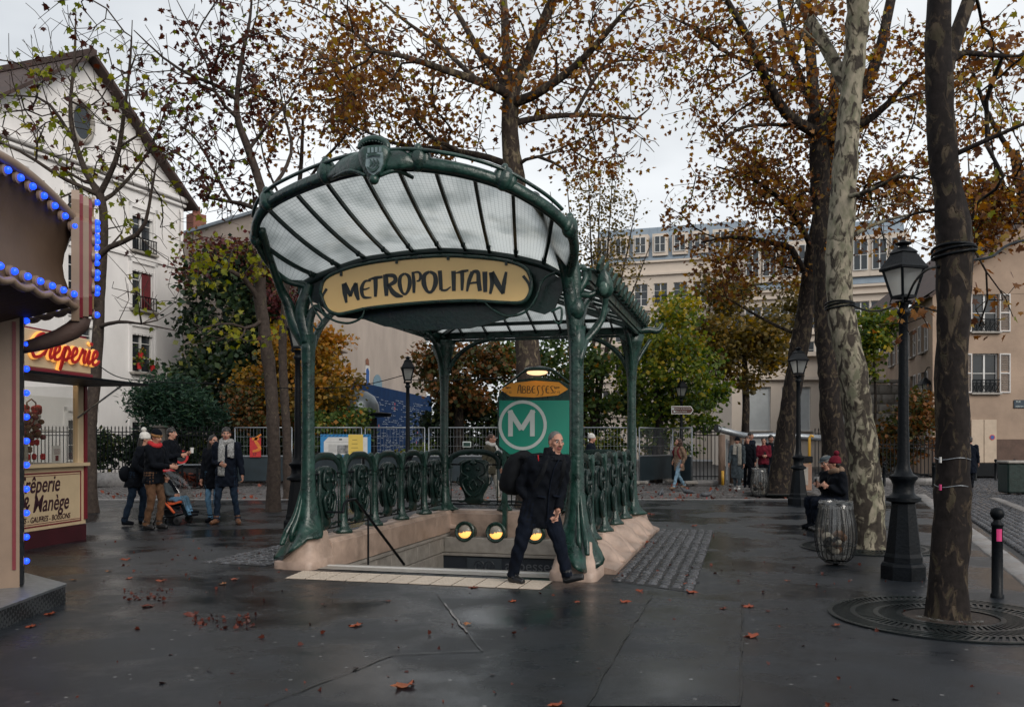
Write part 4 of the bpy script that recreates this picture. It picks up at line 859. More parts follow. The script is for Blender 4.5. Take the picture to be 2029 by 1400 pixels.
def bay(O, ax, Lb, first, last, rear=False):
    ax = Vector(ax); rz = math.atan2(ax.y, ax.x); O = Vector(O); mid = O + ax * Lb / 2
    link_mesh('shield_panel', SHR if rear else SHM, ed, mid, rz); link_mesh('hoop', hoops.setdefault(round(Lb, 3), None) or hoops.__setitem__(round(Lb, 3), hoop_mesh(Lb)) or hoops[round(Lb, 3)], ed, mid, rz)
    for s in (-1, 1):
        p = mid + ax * (s * (Lb / 2 - .13)); mb = MB(); mb.tube([(p.x, p.y, .40), (p.x, p.y, 1.13)], .012, 6); mb.build('bar', IRON_D, ed, 'all')
    mb = MB()
    for z, r_ in ((1.12, .016), (.47, .014), (.41, .012)): mb.tube([O + Vector((0, 0, z)), O + ax * Lb + Vector((0, 0, z))], r_, 6)
    mb.build('rail', BLACKP, ed, 'all')
    if not last: e = O + ax * Lb; link_mesh('post', POM, ed, (e.x, e.y, 0), rz)
hoops = {}
Lb = EL / 5
for i in range(5):
    for u in (0, EW): bay((u, i * Lb, 0), (0, 1, 0), Lb, i == 0, i == 4)
for i in range(3): bay((i * EW / 3, EL, 0), (1, 0, 0), EW / 3, i == 0, i == 2, True)

# ------------------------------------------------------------------ station totem on the rear ledge
VT = EL - .34
tt = thing('metro_totem', 'green station sign on posts with a white M in a ring and yellow name plate', 'sign', EWorld(0, 0), -TH)
zt = lambda px, py: EU(px, py, VT)
a = zt(988, 905); b = zt(1160, 905)
out_ = [(986, 787), (1000, 768), (1030, 752), (1070, 746), (1110, 754), (1138, 768), (1152, 789), (1152, 885), (1138, 905), (1008, 905), (986, 885)]
fr = [zt(*p) for p in out_]
mb = MB(); mb.prism([(p.x, p.z) for p in fr], (0, VT + .05, 0), (1, 0, 0), (0, 0, 1), .06); cab = mb.build('sign_cabinet', IRON, tt)
face = [zt(*p) for p in ((990, 793), (1146, 793), (1146, 883), (1134, 899), (1010, 899), (990, 883))]
mb = MB(); mb.prism([(p.x, p.z) for p in face], (0, VT - .012, 0), (1, 0, 0), (0, 0, 1), .012); fc = mb.build('enamel_panel', TEAL, tt)
c = zt(1036, 842)
mb = MB(); rad = zt(1081, 842).x - c.x; ring = [(rad * math.cos(t) + c.x, rad * math.sin(t) + c.z) for t in np.linspace(0, 2 * PI, 49)]
stroke(mb, [(min(max(x_, face[0].x + .01), 99), min(z_, face[0].z - .02)) for x_, z_ in ring], .055, (0, VT - .0255, 0), (1, 0, 0), (0, 0, 1), .004, curve=False); mb.build('ring', SIGNW, fc)
p0, p1 = zt(1007, 864), zt(1061, 812); wd_, ht_ = p1.x - p0.x, p1.z - p0.z
mb = MB(); stroke(mb, [(.1, 0), (.1, 1)], .17, (p0.x, VT - .0255, p0.z), (wd_, 0, 0), (0, 0, ht_), .004, curve=False)
stroke(mb, [(.9, 0), (.9, 1)], .17, (p0.x, VT - .0255, p0.z), (wd_, 0, 0), (0, 0, ht_), .004, curve=False)
stroke(mb, [(.06, .98), (.5, .26)], .18, (p0.x, VT - .027, p0.z), (wd_, 0, 0), (0, 0, ht_), .004, curve=False); stroke(mb, [(.94, .98), (.5, .26)], .18, (p0.x, VT - .029, p0.z), (wd_, 0, 0), (0, 0, ht_), .004, curve=False); mb.build('letter', SIGNW, fc)
yl = [zt(*p) for p in ((992, 772), (1012, 759), (1060, 754), (1108, 757), (1126, 771), (1106, 783), (1060, 787), (1012, 785))]
mb = MB(); mb.prism([(p.x, p.z) for p in yl], (0, VT - .014, 0), (1, 0, 0), (0, 0, 1), .01); yp = mb.build('name_plate', mat('amber_plate', (.80, .34, .045), .4, .06, 3), tt)
lx = 1026
for i, ch in enumerate('ABBESSES'):
    w_ = 9.2; o_ = zt(lx, 779); e_ = zt(lx + w_ * .86, 779); tz = zt(lx, 762.5 if ch in 'A' else 764.5)
    glyph('Z' if i in (4, 5) else ch, (o_.x, VT - .0255, o_.z), (1, 0, 0), (0, 0, 1), e_.x - o_.x, tz.z - o_.z, .003, .9).build('letter', INK, yp); lx += w_
for px in (1008, 1104):
    for tx, py in (('ligne', 769), ('n° 12', 779)):
        q = zt(px, py); text(tx, .052, INK, yp, FM(q.x, VT - .026, q.z), .003, align='CENTER')
tubepart('scroll_top', [zt(996, 768), zt(1020, 750), zt(1040, 735), zt(1068, 727), zt(1096, 734), zt(1118, 750), zt(1142, 768)], [.02] * 7, 8, IRON, tt)
mb = MB(); mb.ell(zt(1068, 733) + Vector((0, -.10, 0)), (.25, .16, .055), 16, 8); hd = mb.build('lamp_hood', IRON, tt, 'all')
mb = MB(); mb.ell(zt(1068, 737) + Vector((0, -.14, -.015)), (.185, .11, .05), 14, 8); mb.build('lamp_bulb', mat('totem_lamp', (.5, .35, .2), .3, .1, 8, emit=(1, .62, .33), estr=1.1), hd, 'all')
for px in (1000, 1140):
    q = zt(px, 900); mb = MB(); mb.box((q.x, VT + .02, (q.z - .15) / 2 - .02), (.075, .075, q.z + .33)); mb.build('post', IRON, tt)
# ------------------------------------------------------------------ vegetation
def np_mesh(name, verts, faces_flat, starts, m, attr=None, smooth=False):
    me = bpy.data.meshes.new(name); me.vertices.add(len(verts)); me.vertices.foreach_set('co', np.asarray(verts, np.float32).reshape(-1))
    me.loops.add(len(faces_flat)); me.loops.foreach_set('vertex_index', np.asarray(faces_flat, np.int32))
    me.polygons.add(len(starts)); me.polygons.foreach_set('loop_start', np.asarray(starts, np.int32))
    me.update(calc_edges=True); me.materials.append(m)
    if smooth: me.polygons.foreach_set('use_smooth', [True] * len(starts))
    if attr is not None:
        a = me.attributes.new('leaf_hue', 'FLOAT', 'FACE'); a.data.foreach_set('value', np.asarray(attr, np.float32))
    return me
def plane_leaf_template():
    half = [(0, 0), (.17, .08), (.50, .12), (.34, .30), (.52, .58), (.24, .56), (.16, .72), (0, 1)]
    v = [(x, y, .28 * x - .10 * y * y) for x, y in half] + [(-x, y, .28 * x - .10 * y * y) for x, y in half[1:-1]]
    r = list(range(8)); l = [0] + [7] + [13, 12, 11, 10, 9, 8]
    return np.array(v), [r, l]
def simple_leaf_template(wd=.42):
    return np.array([(0, 0, 0), (wd, .5, .10), (0, 1, -.06), (-wd, .5, .10)], float), [[0, 1, 2, 3]]
PLT, SLT, NLT = plane_leaf_template(), simple_leaf_template(), simple_leaf_template(.13)
def leaves(name, P, size, tmpl, m, parent, rng, droop=.5, hue=None, svar=.3, D=None):
    P = np.asarray(P, float); n = len(P); V, F = tmpl; k = len(V)
    d = rng.normal(0, 1, (n, 3)); d[:, 2] = d[:, 2] * .6 - droop
    if D is not None: d = d * .5 + D
    d /= np.linalg.norm(d, axis=1)[:, None]
    a = np.cross(d, rng.normal(0, 1, (n, 3))); a /= np.linalg.norm(a, axis=1)[:, None]; c = np.cross(a, d)
    s = size * rng.uniform(1 - svar, 1 + svar, n)
    cv = rng.uniform(-.4, 1.4, n)
    W = P[:, None, :] + s[:, None, None] * (V[None, :, 0, None] * a[:, None, :] + V[None, :, 1, None] * d[:, None, :] + (V[None, :, 2] * cv[:, None])[:, :, None] * c[:, None, :])
    flat = []; lens = [len(f) for f in F]
    Ff = np.concatenate([np.array(f) for f in F]); idx = (np.arange(n)[:, None] * k + Ff[None, :]).reshape(-1)
    st = np.cumsum([0] + lens)[:-1]; starts = (np.arange(n)[:, None] * sum(lens) + st[None, :]).reshape(-1)
    h = rng.uniform(0, 1, n) if hue is None else np.clip(hue, 0, 1)
    me = np_mesh(name, W.reshape(-1, 3), idx, starts, m, np.repeat(h, len(F)))
    o = link_mesh(name, me, parent); return o

class Skeleton:
    def __init__(s): s.p = []; s.par = []; s.r = []; s.dir = []; s.fix = []
    def poly(s, pts, rad, start=None, seg=.35, jit=.0, rng=None, skip=False):
        P = cat_rom(pts, 8); R_ = lerp_list(rad, len(P)); last = start; acc = 1e9; prev = None
        if skip: prev = P[0]
        for i, p in enumerate(P):
            if prev is not None and (p - prev).length < seg and i < len(P) - 1: continue
            d = (p - prev).normalized() if prev is not None else Vector((0, 0, 1))
            s.p.append(np.array(p)); s.par.append(-1 if last is None else last); s.r.append(R_[i]); s.dir.append(np.array(d)); s.fix.append(True); last = len(s.p) - 1; prev = p
    def near(s, p): A = np.array(s.p); return int(np.argmin(((A - np.array(p)) ** 2).sum(1)))
    def limb(s, pts, rad, seg=.3):
        i = s.near(pts[0]); P = [Vector(s.p[i])] + [Vector(q) for q in pts[1:]]; s.poly(P, rad, i, seg, skip=True); return i
    def grow(s, att, rng, seg=.3, jit=.05, bend=.35, minr=.15, back=.9):
        A = np.array(s.p); D = np.array(s.dir)
        dist = np.array([np.sqrt(((A - q) ** 2).sum(1)).min() for q in att]); order = np.argsort(dist); tips = []
        cap = len(A) + len(att) * 24; PA = np.zeros((cap, 3)); DA = np.zeros((cap, 3)); PA[:len(A)] = A; DA[:len(A)] = D; n = len(A)
        Z0 = A[:, 2].min() + .33 * (A[:, 2].max() - A[:, 2].min()); ok = np.ones(cap, bool); ok[:n] = A[:, 2] > Z0
        for oi in order:
            q = att[oi]; v = q - PA[:n]; dd = np.sqrt((v * v).sum(1)) + 1e-6; cs = (v * DA[:n]).sum(1) / dd
            cost = dd * (1 + back * (1 - cs)) + np.where(ok[:n], 0, 50); i = int(np.argmin(cost)); L = dd[i]
            if L < .06: continue
            k = max(1, min(22, int(L / seg))); c1 = PA[i] + DA[i] * L * bend; prev = i; pp = PA[i].copy()
            for j in range(1, k + 1):
                t = j / k; x = (1 - t) ** 2 * PA[i] + 2 * t * (1 - t) * c1 + t * t * q + (rng.normal(0, jit, 3) * seg if j < k else 0)
                d = x - pp; d = d / (np.linalg.norm(d) + 1e-9)
                s.p.append(x); s.par.append(prev); s.r.append(0); s.dir.append(d); s.fix.append(False); PA[n] = x; DA[n] = d; prev = n; n += 1; pp = x
            tips.append(prev)
        return tips
    def radii(s, tip=.006, e=2.3, scale=1.0):
        n = len(s.p); acc = np.zeros(n); ch = [[] for _ in range(n)]
        for i in range(n):
            if s.par[i] >= 0: ch[s.par[i]].append(i)
        for i in range(n - 1, -1, -1):
            own = (acc[i] ** (1 / e)) if acc[i] > 0 else tip
            own += .0006
            if s.fix[i]: pass
            else: s.r[i] = own * scale
            if s.par[i] >= 0: acc[s.par[i]] += own ** e
        for i in range(n):
            pa = s.par[i]
            if pa >= 0 and not s.fix[i]: s.r[i] = min(s.r[i], s.r[pa] * .92)
        s.ch = ch
    def mesh(s, name, m, sides=(10, 6, 4, 3)):
        n = len(s.p); vs = []; fl = []; st = []; base = 0; roots = [i for i in range(n) if s.par[i] < 0]; stack = [(r, None) for r in roots]; nf = 0
        while stack:
            i, fr = stack.pop(); chain = ([fr] if fr is not None else []) + [i]; cur = i
            while s.ch[cur]:
                kids = sorted(s.ch[cur], key=lambda k: -s.r[k]); 
                for k in kids[1:]: stack.append((k, cur))
                cur = kids[0]; chain.append(cur)
            if len(chain) < 2: continue
            P = np.array([s.p[c] for c in chain]); r = np.array([s.r[c] for c in chain])
            if fr is not None: r[0] = min(s.r[fr] * .8, r[1] * 1.25)
            rm = r.max(); k = 18 if rm > .13 else sides[0] if rm > .09 else sides[1] if rm > .035 else sides[2] if rm > .014 else sides[3]
            T = np.gradient(P, axis=0); T /= np.linalg.norm(T, axis=1)[:, None] + 1e-9
            a = np.cross(T[0], [.3, .5, .81]); a /= np.linalg.norm(a) + 1e-9; Aa = []
            for j in range(len(P)):
                a = a - T[j] * (a @ T[j]); a /= np.linalg.norm(a) + 1e-9; Aa.append(a)
            Aa = np.array(Aa); B = np.cross(T, Aa); th = np.arange(k) * 2 * PI / k
            rk = r[:, None] * np.ones((1, k))
            if rm > .09: rk = rk * (1 + .045 * np.sin(2 * th[None, :] + P[:, 2:3] * 1.7) + .035 * np.sin(3 * th[None, :] - P[:, 2:3] * 3.1 + 1) + .03 * np.sin(5 * th[None, :] + P[:, 2:3] * 6.3) + .02 * np.sin(7 * th[None, :] - P[:, 2:3] * 11))
            ringv = P[:, None, :] + rk[:, :, None] * (np.cos(th)[None, :, None] * Aa[:, None, :] + np.sin(th)[None, :, None] * B[:, None, :])
            vs.append(ringv.reshape(-1, 3)); m_ = len(P)
            I = np.arange(m_ - 1)[:, None] * k; K = np.arange(k)[None, :]; K2 = (K + 1) % k
            q = np.stack([I + K, I + K2, I + k + K2, I + k + K], -1).reshape(-1, 4) + base
            fl.append(q.reshape(-1)); base += m_ * k; nf += len(q)
        V = np.concatenate(vs); Fl = np.concatenate(fl); return np_mesh(name, V, Fl, np.arange(nf) * 4, m, None, True)
def in_ell(rng, n, c, r, shell=.0):
    d = rng.normal(0, 1, (n, 3)); d /= np.linalg.norm(d, axis=1)[:, None]; q = rng.uniform(shell ** 3, 1, n) ** (1 / 3)
    return np.array(c) + d * q[:, None] * np.array(r)
def pxell(rng, n, cx, cy, rx, ry, Y, dr, shell=0.0):
    c = at(cx, cy, Y); return in_ell(rng, n, c, (rx / FPX * Y, dr, ry / FPX * Y), shell)
LEAFMESH = {}
def single_leaf(m, key):
    if key not in LEAFMESH:
        V, F = PLT; me = bpy.data.meshes.new('leaf'); me.from_pydata([tuple(v) for v in V], [], F); me.materials.append(m)
        a = me.attributes.new('leaf_hue', 'FLOAT', 'FACE'); h = (zlib.crc32(str(key).encode()) % 100) / 100 if not isinstance(key, tuple) else key[1]; a.data.foreach_set('value', [h, h]); me.update(); LEAFMESH[key] = me
    return LEAFMESH[key]
import zlib
def tree(label, Y, trunk, rad, limbs, crown, nleaf, lsize, lmat, bmat, seed, cat='tree', name='plane_tree', group=None, tip=.006, droop=.5, spread=.22, seg=.3, tmpl=None, singles=0, hue=None, per=None, jit=.06, bulge=0, minz=None):
    rng = np.random.default_rng(seed); sk = Skeleton(); tp = [at(a, b, Y) for a, b in trunk]
    if trunk[0][1] > HY + 20: tp[0].z = min(tp[0].z, .0) 
    base = Vector((tp[0].x, tp[0].y, max(0, tp[0].z) if tp[0].z > .5 else 0.0)); sk.poly([tp[0] - Vector((0, 0, .1))] + tp, [rad[0] * 1.22] + list(rad), None, .12)
    for pts, r, dy in limbs:
        m_ = len(pts); sk.limb([at(a, b, Y + dy * i / (m_ - 1)) for i, (a, b) in enumerate(pts)], r)
    att = np.concatenate([pxell(rng, n, cx, cy, rx, ry, Y + dY, dr) for n, cx, cy, rx, ry, dY, dr in crown])
    if minz: att = att[att[:, 2] > minz]
    tips = sk.grow(att, rng, seg, jit); sk.radii(tip)
    for i in range(len(sk.p)):
        if sk.fix[i] and sk.r[i] > .1: sk.r[i] *= 1 + rng.normal(0, .035 + bulge)
    t = thing(name, label, cat, base, 0, group)
    me = sk.mesh('trunk', bmat); me.transform(Matrix.Translation(-base)); link_mesh('trunk', me, t)
    P = np.array([sk.p[i] for i in tips]); nt = len(P)
    # leaves hang along the last twigs
    src = []; 
    for i in tips:
        c = i
        for _ in range(6):
            src.append(sk.p[c]); c = sk.par[c]
            if c < 0 or sk.fix[c]: break
    src = np.array(src); wts = rng.gamma(1.5, 1, len(src)); wts /= wts.sum()
    q = src[rng.choice(len(src), nleaf, p=wts)] + rng.normal(0, spread, (nleaf, 3)) - np.array(base)
    hv = None if hue is None else hue(q + np.array(base), rng)
    if singles:
        for i in range(singles):
            key = (lmat.name, round(random.choice([.05, .3, .55, .7, .8, .95]), 2)) if hv is None else (lmat.name, round(float(min(.99, max(0, hv[i]))) * 8) / 8)
            o = link_mesh('leaf', single_leaf(lmat, key), t, q[i]); o.rotation_euler = (rng.uniform(-2.6, -.6), rng.uniform(-.7, .7), rng.uniform(0, 6.3)); s_ = lsize * rng.uniform(.75, 1.3); o.scale = (s_, s_, s_)
        q = q[singles:]; hv = None if hv is None else hv[singles:]
    if len(q): tag(leaves('crown', q, lsize, tmpl or PLT, lmat, t, rng, droop, hv), kind='stuff')
    return t
def bush(name, label, cat, ells, n, lsize, lmat, seed, stems=None, tmpl=SLT, droop=.2, clump=.28, ncl=None, base=None, bmat=None, shell=.45, group=None, hue=None, sr=.05):
    rng = np.random.default_rng(seed); P = []; H = []
    tot = sum(e[2] * e[3] for e in ells)
    for (cx, cy, rx, ry, Y, dr) in ells:
        k = int(n * rx * ry / tot); nc = max(6, int(k / 42)); C = pxell(rng, nc, cx, cy, rx, ry, Y, dr, shell); w_ = rng.gamma(2, 1, nc); w_ /= w_.sum()
        j = rng.choice(nc, k, p=w_); P.append(C[j] + rng.normal(0, clump, (k, 3)) * np.array([1, 1, .7])); ch = rng.uniform(-.3, .3, nc); H.append(np.clip(rng.beta(2, 2, k) + ch[j], 0, 1))
    P = np.concatenate(P); H = np.concatenate(H); keep = P[:, 2] > .08; P = P[keep]; H = H[keep]
    b = base or Vector((float(P[:, 0].mean()), float(P[:, 1].mean()), 0))
    t = thing(name, label, cat, b, 0, group)
    if hue is not None: H = np.clip(hue(P, H), 0, 1)
    tag(leaves('crown', P - np.array(b), lsize, tmpl, lmat, t, rng, droop, H), kind='stuff')
    sk = Skeleton(); att = P[rng.choice(len(P), min(len(P), 90), replace=False)]
    top = float(np.percentile(P[:, 2], 55)); sk.poly([b - Vector((0, 0, .1)), b + Vector((.1, 0, top * .5)), b + Vector((0, .1, top))], [sr * 1.6, sr * 1.2, sr * .6], None, .3); sk.grow(att, rng, .4, .08); sk.radii(.008)
    me = sk.mesh('trunk', bmat or BARK_DARK); me.transform(Matrix.Translation(-b)); link_mesh('trunk', me, t); return t

# --- plane trees in front of the white house
sparse_hue = lambda P, rng: np.where(rng.uniform(0, 1, len(P)) < np.clip(1.15 - (P[:, 2] - 4) / 9, .18, .9), rng.uniform(.5, 1, len(P)), rng.uniform(0, .42, len(P)))
tree('young plane tree with few green and brown leaves beside the crêperie', 19, [(180, 965), (178, 850), (188, 760), (192, 690), (195, 640), (200, 560), (205, 480), (205, 420), (198, 385)], [.15, .13, .12, .115, .115, .105, .09, .085, .085],
     [([(198, 385), (165, 330), (140, 230), (148, 110), (150, 30)], [.07, .06, .045, .03, .012], 1), ([(198, 385), (232, 310), (245, 230), (258, 120), (262, 40)], [.065, .055, .04, .025, .01], -1), ([(196, 610), (184, 570), (186, 530), (210, 494), (279, 458), (300, 380), (310, 320)], [.075, .07, .065, .06, .045, .03, .015], -1.5), ([(197, 640), (230, 638), (272, 640), (350, 655)], [.05, .04, .025, .01], -1), ([(200, 400), (240, 370), (300, 290), (340, 180)], [.05, .04, .03, .012], 1.5), ([(150, 260), (90, 200), (20, 190), (-60, 180)], [.04, .03, .02, .01], 1), ([(198, 390), (120, 350), (40, 300), (-60, 260)], [.05, .04, .028, .012], -1)],
     [(260, 60, 260, 120, 190, 0, 2.5), (260, 190, 190, 130, 180, 0, 2.5), (230, 290, 300, 110, 210, 0, 2.5), (50, 280, 560, 80, 80, -1, 1.2), (40, 60, 420, 90, 60, -1, 1.5)], 620, .14, LF_SPARSE, BARK_YOUNG, 21, spread=.1, seg=.28, singles=150, hue=sparse_hue, tip=.0055)
tree('slender plane tree with lime green leaves left of the metro entrance', 19.2, [(541, 1016), (543, 930), (541, 850), (537, 760), (528, 690), (522, 640), (516, 595), (516, 540), (520, 470), (523, 400), (510, 350), (490, 290), (472, 240), (470, 190), (480, 110), (495, 40), (500, -30)], [.16, .145, .14, .135, .13, .125, .14, .11, .10, .095, .085, .08, .07, .06, .045, .03, .015],
     [([(516, 595), (490, 558), (455, 535), (405, 528), (360, 540)], [.07, .055, .045, .03, .012], -1), ([(522, 640), (490, 650), (450, 640), (400, 650)], [.045, .035, .025, .01], -1.5), ([(521, 420), (490, 405), (458, 400), (425, 340), (395, 285), (360, 250)], [.055, .05, .045, .035, .025, .012], 1), ([(470, 195), (435, 172), (380, 150), (330, 120), (265, 60)], [.05, .042, .035, .025, .01], -1), ([(522, 395), (562, 340), (578, 290), (562, 220), (548, 130)], [.05, .045, .035, .025, .01], 1.5), ([(492, 290), (540, 235), (565, 210), (600, 150)], [.04, .03, .022, .01], 1), ([(472, 240), (430, 190), (400, 100), (350, 0)], [.045, .035, .022, .01], -1)],
     [(290, 410, 200, 130, 200, 0, 2.5), (170, 500, 120, 110, 130, .5, 2.5), (60, 440, 380, 70, 60, 0, 1.5), (85, 440, 520, 85, 60, -1, 1.2), (30, 430, 655, 80, 40, -1, .8), (14, 600, 650, 50, 35, -1, .4)], 1500, .118, LF_SPARSE, BARK_YOUNG, 22, spread=.12, seg=.28, singles=150, hue=lambda P, rng: np.where((P[:, 2] < 6.6) & (rng.uniform(0, 1, len(P)) < .93), rng.uniform(.68, 1, len(P)), np.where(rng.uniform(0, 1, len(P)) < .12, rng.uniform(.5, .8, len(P)), rng.uniform(0, .42, len(P)))), tip=.0065)
tree('thin bare trunked plane tree just behind the slender one', 24, [(571, 985), (569, 900), (566, 820), (561, 740), (560, 680), (563, 630), (568, 560), (580, 480), (590, 400), (597, 320), (600, 240)], [.13, .12, .115, .11, .105, .10, .095, .08, .07, .055, .035],
     [([(592, 390), (630, 330), (690, 260), (720, 180)], [.05, .04, .03, .012], 0), ([(585, 440), (550, 380), (520, 300), (510, 200)], [.04, .035, .025, .01], 1)],
     [(120, 610, 200, 120, 150, 0, 2.5), (90, 700, 150, 100, 120, 0, 2)], 1900, .12, LF_RUST, BARK_YOUNG, 24, spread=.16, tip=.006)
# --- the great plane behind the entrance
tree('large plane tree with rusty leaves rising behind the glass canopy', 20.5, [(1050, 1000), (1048, 870), (1047, 760), (1045, 690), (1040, 600), (1030, 480), (1020, 350), (1013, 300), (1010, 240), (1012, 190)], [.33, .29, .28, .275, .26, .24, .215, .20, .20, .21],
     [([(1012, 190), (985, 175), (930, 155), (870, 135), (790, 110), (720, 100)], [.12, .11, .09, .075, .05, .02], -2), ([(1012, 200), (990, 150), (955, 110), (920, 50), (880, -20)], [.11, .10, .085, .07, .05], 1.5), ([(1012, 190), (1003, 100), (998, 0), (990, -60)], [.12, .10, .08, .06], 0), ([(1014, 190), (1040, 125), (1065, 70), (1095, 0), (1110, -50)], [.14, .13, .12, .10, .08], -1), ([(1014, 205), (1060, 188), (1130, 140), (1180, 90), (1240, 20)], [.11, .10, .085, .07, .04], -2), ([(1013, 250), (1045, 238), (1100, 230), (1180, 228), (1262, 236)], [.085, .075, .06, .05, .03], 1), ([(1018, 330), (960, 310), (880, 296), (790, 286), (700, 250)], [.085, .075, .065, .05, .025], 2), ([(880, 296), (840, 260), (800, 190), (770, 120)], [.055, .045, .035, .02], 1), ([(930, 155), (870, 90), (800, 40), (740, -10)], [.06, .05, .035, .02], 1.5), ([(1018, 330), (1060, 310), (1110, 330), (1130, 350)], [.05, .04, .03, .012], -1), ([(1130, 140), (1200, 130), (1280, 120)], [.05, .04, .02], 2)],
     [(260, 900, 110, 330, 160, 0, 4), (170, 740, 200, 190, 110, 1, 3), (170, 1170, 110, 200, 140, 0, 3), (90, 1000, 20, 400, 80, 0, 4), (80, 1190, 280, 120, 80, 0, 2.5), (60, 870, 270, 130, 50, 1, 2), (110, 650, 110, 150, 140, .5, 3)], 6500, .118, LF_RUST, BARK_MID, 25, spread=.26, tip=.008, seg=.35)
# --- the group on the right
tree('leaning plane tree beyond the far bin on the right', 26, [(1543, 978), (1552, 900), (1565, 800), (1582, 700), (1598, 600), (1612, 500), (1628, 420), (1640, 340), (1650, 240), (1655, 140)], [.36, .285, .27, .26, .25, .24, .225, .20, .16, .11],
     [([(1608, 545), (1585, 525), (1565, 490), (1520, 480), (1450, 470), (1390, 480)], [.11, .10, .09, .07, .05, .025], -1), ([(1590, 660), (1560, 655), (1500, 625), (1440, 590)], [.06, .05, .04, .015], 1), ([(1612, 500), (1570, 420), (1500, 360), (1420, 330)], [.09, .075, .05, .02], -2)],
     [(200, 1460, 400, 150, 120, 0, 3.5), (110, 1480, 520, 120, 65, 0, 2.5), (110, 1560, 330, 120, 100, 0, 3)], 3900, .13, LF_RUST, BARK_DARK, 26, spread=.24, tip=.008, seg=.4)
tree('tall dark plane tree standing between the leaning and the pale trunks', 22.5, [(1658, 965), (1652, 880), (1646, 800), (1641, 700), (1634, 600), (1631, 480), (1627, 380), (1622, 290), (1618, 230)], [.36, .30, .29, .28, .265, .25, .24, .235, .23],
     [([(1620, 270), (1595, 252), (1555, 222), (1515, 150), (1490, 90), (1440, 0)], [.15, .14, .125, .11, .09, .06], -2), ([(1618, 235), (1610, 160), (1602, 60), (1590, -40)], [.16, .14, .12, .09], 1), ([(1618, 235), (1585, 150), (1560, 80), (1540, -20)], [.10, .085, .07, .05], 2), ([(1622, 290), (1690, 255), (1745, 220), (1800, 160), (1840, 140)], [.11, .10, .085, .06, .03], -1), ([(1618, 240), (1690, 210), (1740, 110), (1765, 0), (1775, -50)], [.15, .15, .14, .12, .10], 1), ([(1515, 150), (1450, 110), (1380, 60), (1320, 30)], [.06, .05, .035, .015], -1), ([(1555, 222), (1480, 250), (1420, 290)], [.05, .04, .015], -1.5), ([(1628, 400), (1700, 390), (1780, 350), (1840, 360)], [.07, .06, .045, .02], -1)],
     [(220, 1470, 150, 180, 170, 0, 3), (170, 1640, 120, 160, 150, 0, 3), (180, 1770, 250, 140, 190, 0, 3), (80, 1600, 330, 140, 90, 0, 2), (110, 1780, 420, 120, 100, 0, 2.5), (60, 1400, 60, 110, 80, 0, 2)], 6600, .122, LF_RUST, BARK_DARK, 27, spread=.24, tip=.008, seg=.38)
tree('pale mottled plane tree with peeling bark right of the seated pair', 12.7, [(1724, 1088), (1717, 1000), (1712, 930), (1702, 830), (1690, 740), (1672, 655), (1664, 600), (1663, 520), (1668, 420), (1672, 360), (1680, 260), (1690, 150), (1697, 60), (1702, -40), (1706, -160)], [.25, .228, .216, .206, .205, .198, .188, .175, .17, .185, .165, .155, .15, .14, .12],
     [([(1686, 190), (1640, 100), (1600, 30), (1570, -40)], [.10, .09, .08, .06], 1), ([(1668, 400), (1720, 380), (1790, 340)], [.035, .03, .012], -1), ([(1668, 470), (1730, 445), (1800, 425)], [.035, .028, .012], .5)],
     [(30, 1680, -40, 200, 60, 0, 2), (25, 1600, 20, 150, 50, 0, 2), (14, 1760, 400, 60, 60, 0, 1)], 260, .11, LF_RUST, BARK_PALE, 28, spread=.2, tip=.007, bulge=.015)
tree('dark plane trunk standing in the round iron grate at right', 7.75, [(1880, 1228), (1879, 1150), (1884, 1050), (1888, 950), (1888, 850), (1885, 750), (1888, 650), (1889, 560), (1891, 490), (1885, 420), (1872, 330), (1862, 200), (1858, 100), (1862, -20), (1866, -120)], [.18, .16, .147, .14, .135, .135, .137, .15, .165, .128, .118, .11, .105, .095, .08],
     [([(1862, 200), (1885, 100), (1920, 0), (1945, -80)], [.075, .07, .062, .05], .4), ([(1870, 310), (1930, 290), (2010, 250), (2080, 240)], [.03, .026, .02, .01], -.4), ([(1880, 400), (1820, 420), (1760, 450)], [.02, .016, .008], .4)],
     [(34, 1950, 190, 110, 150, 1, 1.2), (20, 1940, 420, 90, 90, 1, .8), (12, 1790, 640, 60, 50, 1, .5), (12, 1960, 610, 50, 50, 1, .5)], 300, .078, LF_RUST, BARK_DARK, 29, spread=.14, tip=.004, seg=.2, singles=60, hue=lambda P, rng: np.where(rng.uniform(0, 1, len(P)) < .28, rng.uniform(.9, 1, len(P)), rng.uniform(0, .8, len(P))))
tree('distant rusty plane tree crown at the far right edge', 24, [(2080, 960), (2075, 700), (2060, 500), (2030, 400), (2010, 300)], [.3, .25, .2, .16, .12], [([(2040, 430), (1980, 380), (1920, 340)], [.08, .06, .02], 0), ([(2015, 320), (1960, 230), (1920, 120)], [.08, .06, .03], 0)],
     [(180, 1960, 250, 120, 230, 0, 3), (90, 1950, 450, 90, 80, 0, 2), (60, 1880, 430, 70, 90, 0, 2)], 3300, .13, LF_RUST, BARK_DARK, 30, spread=.24, tip=.008, seg=.4)
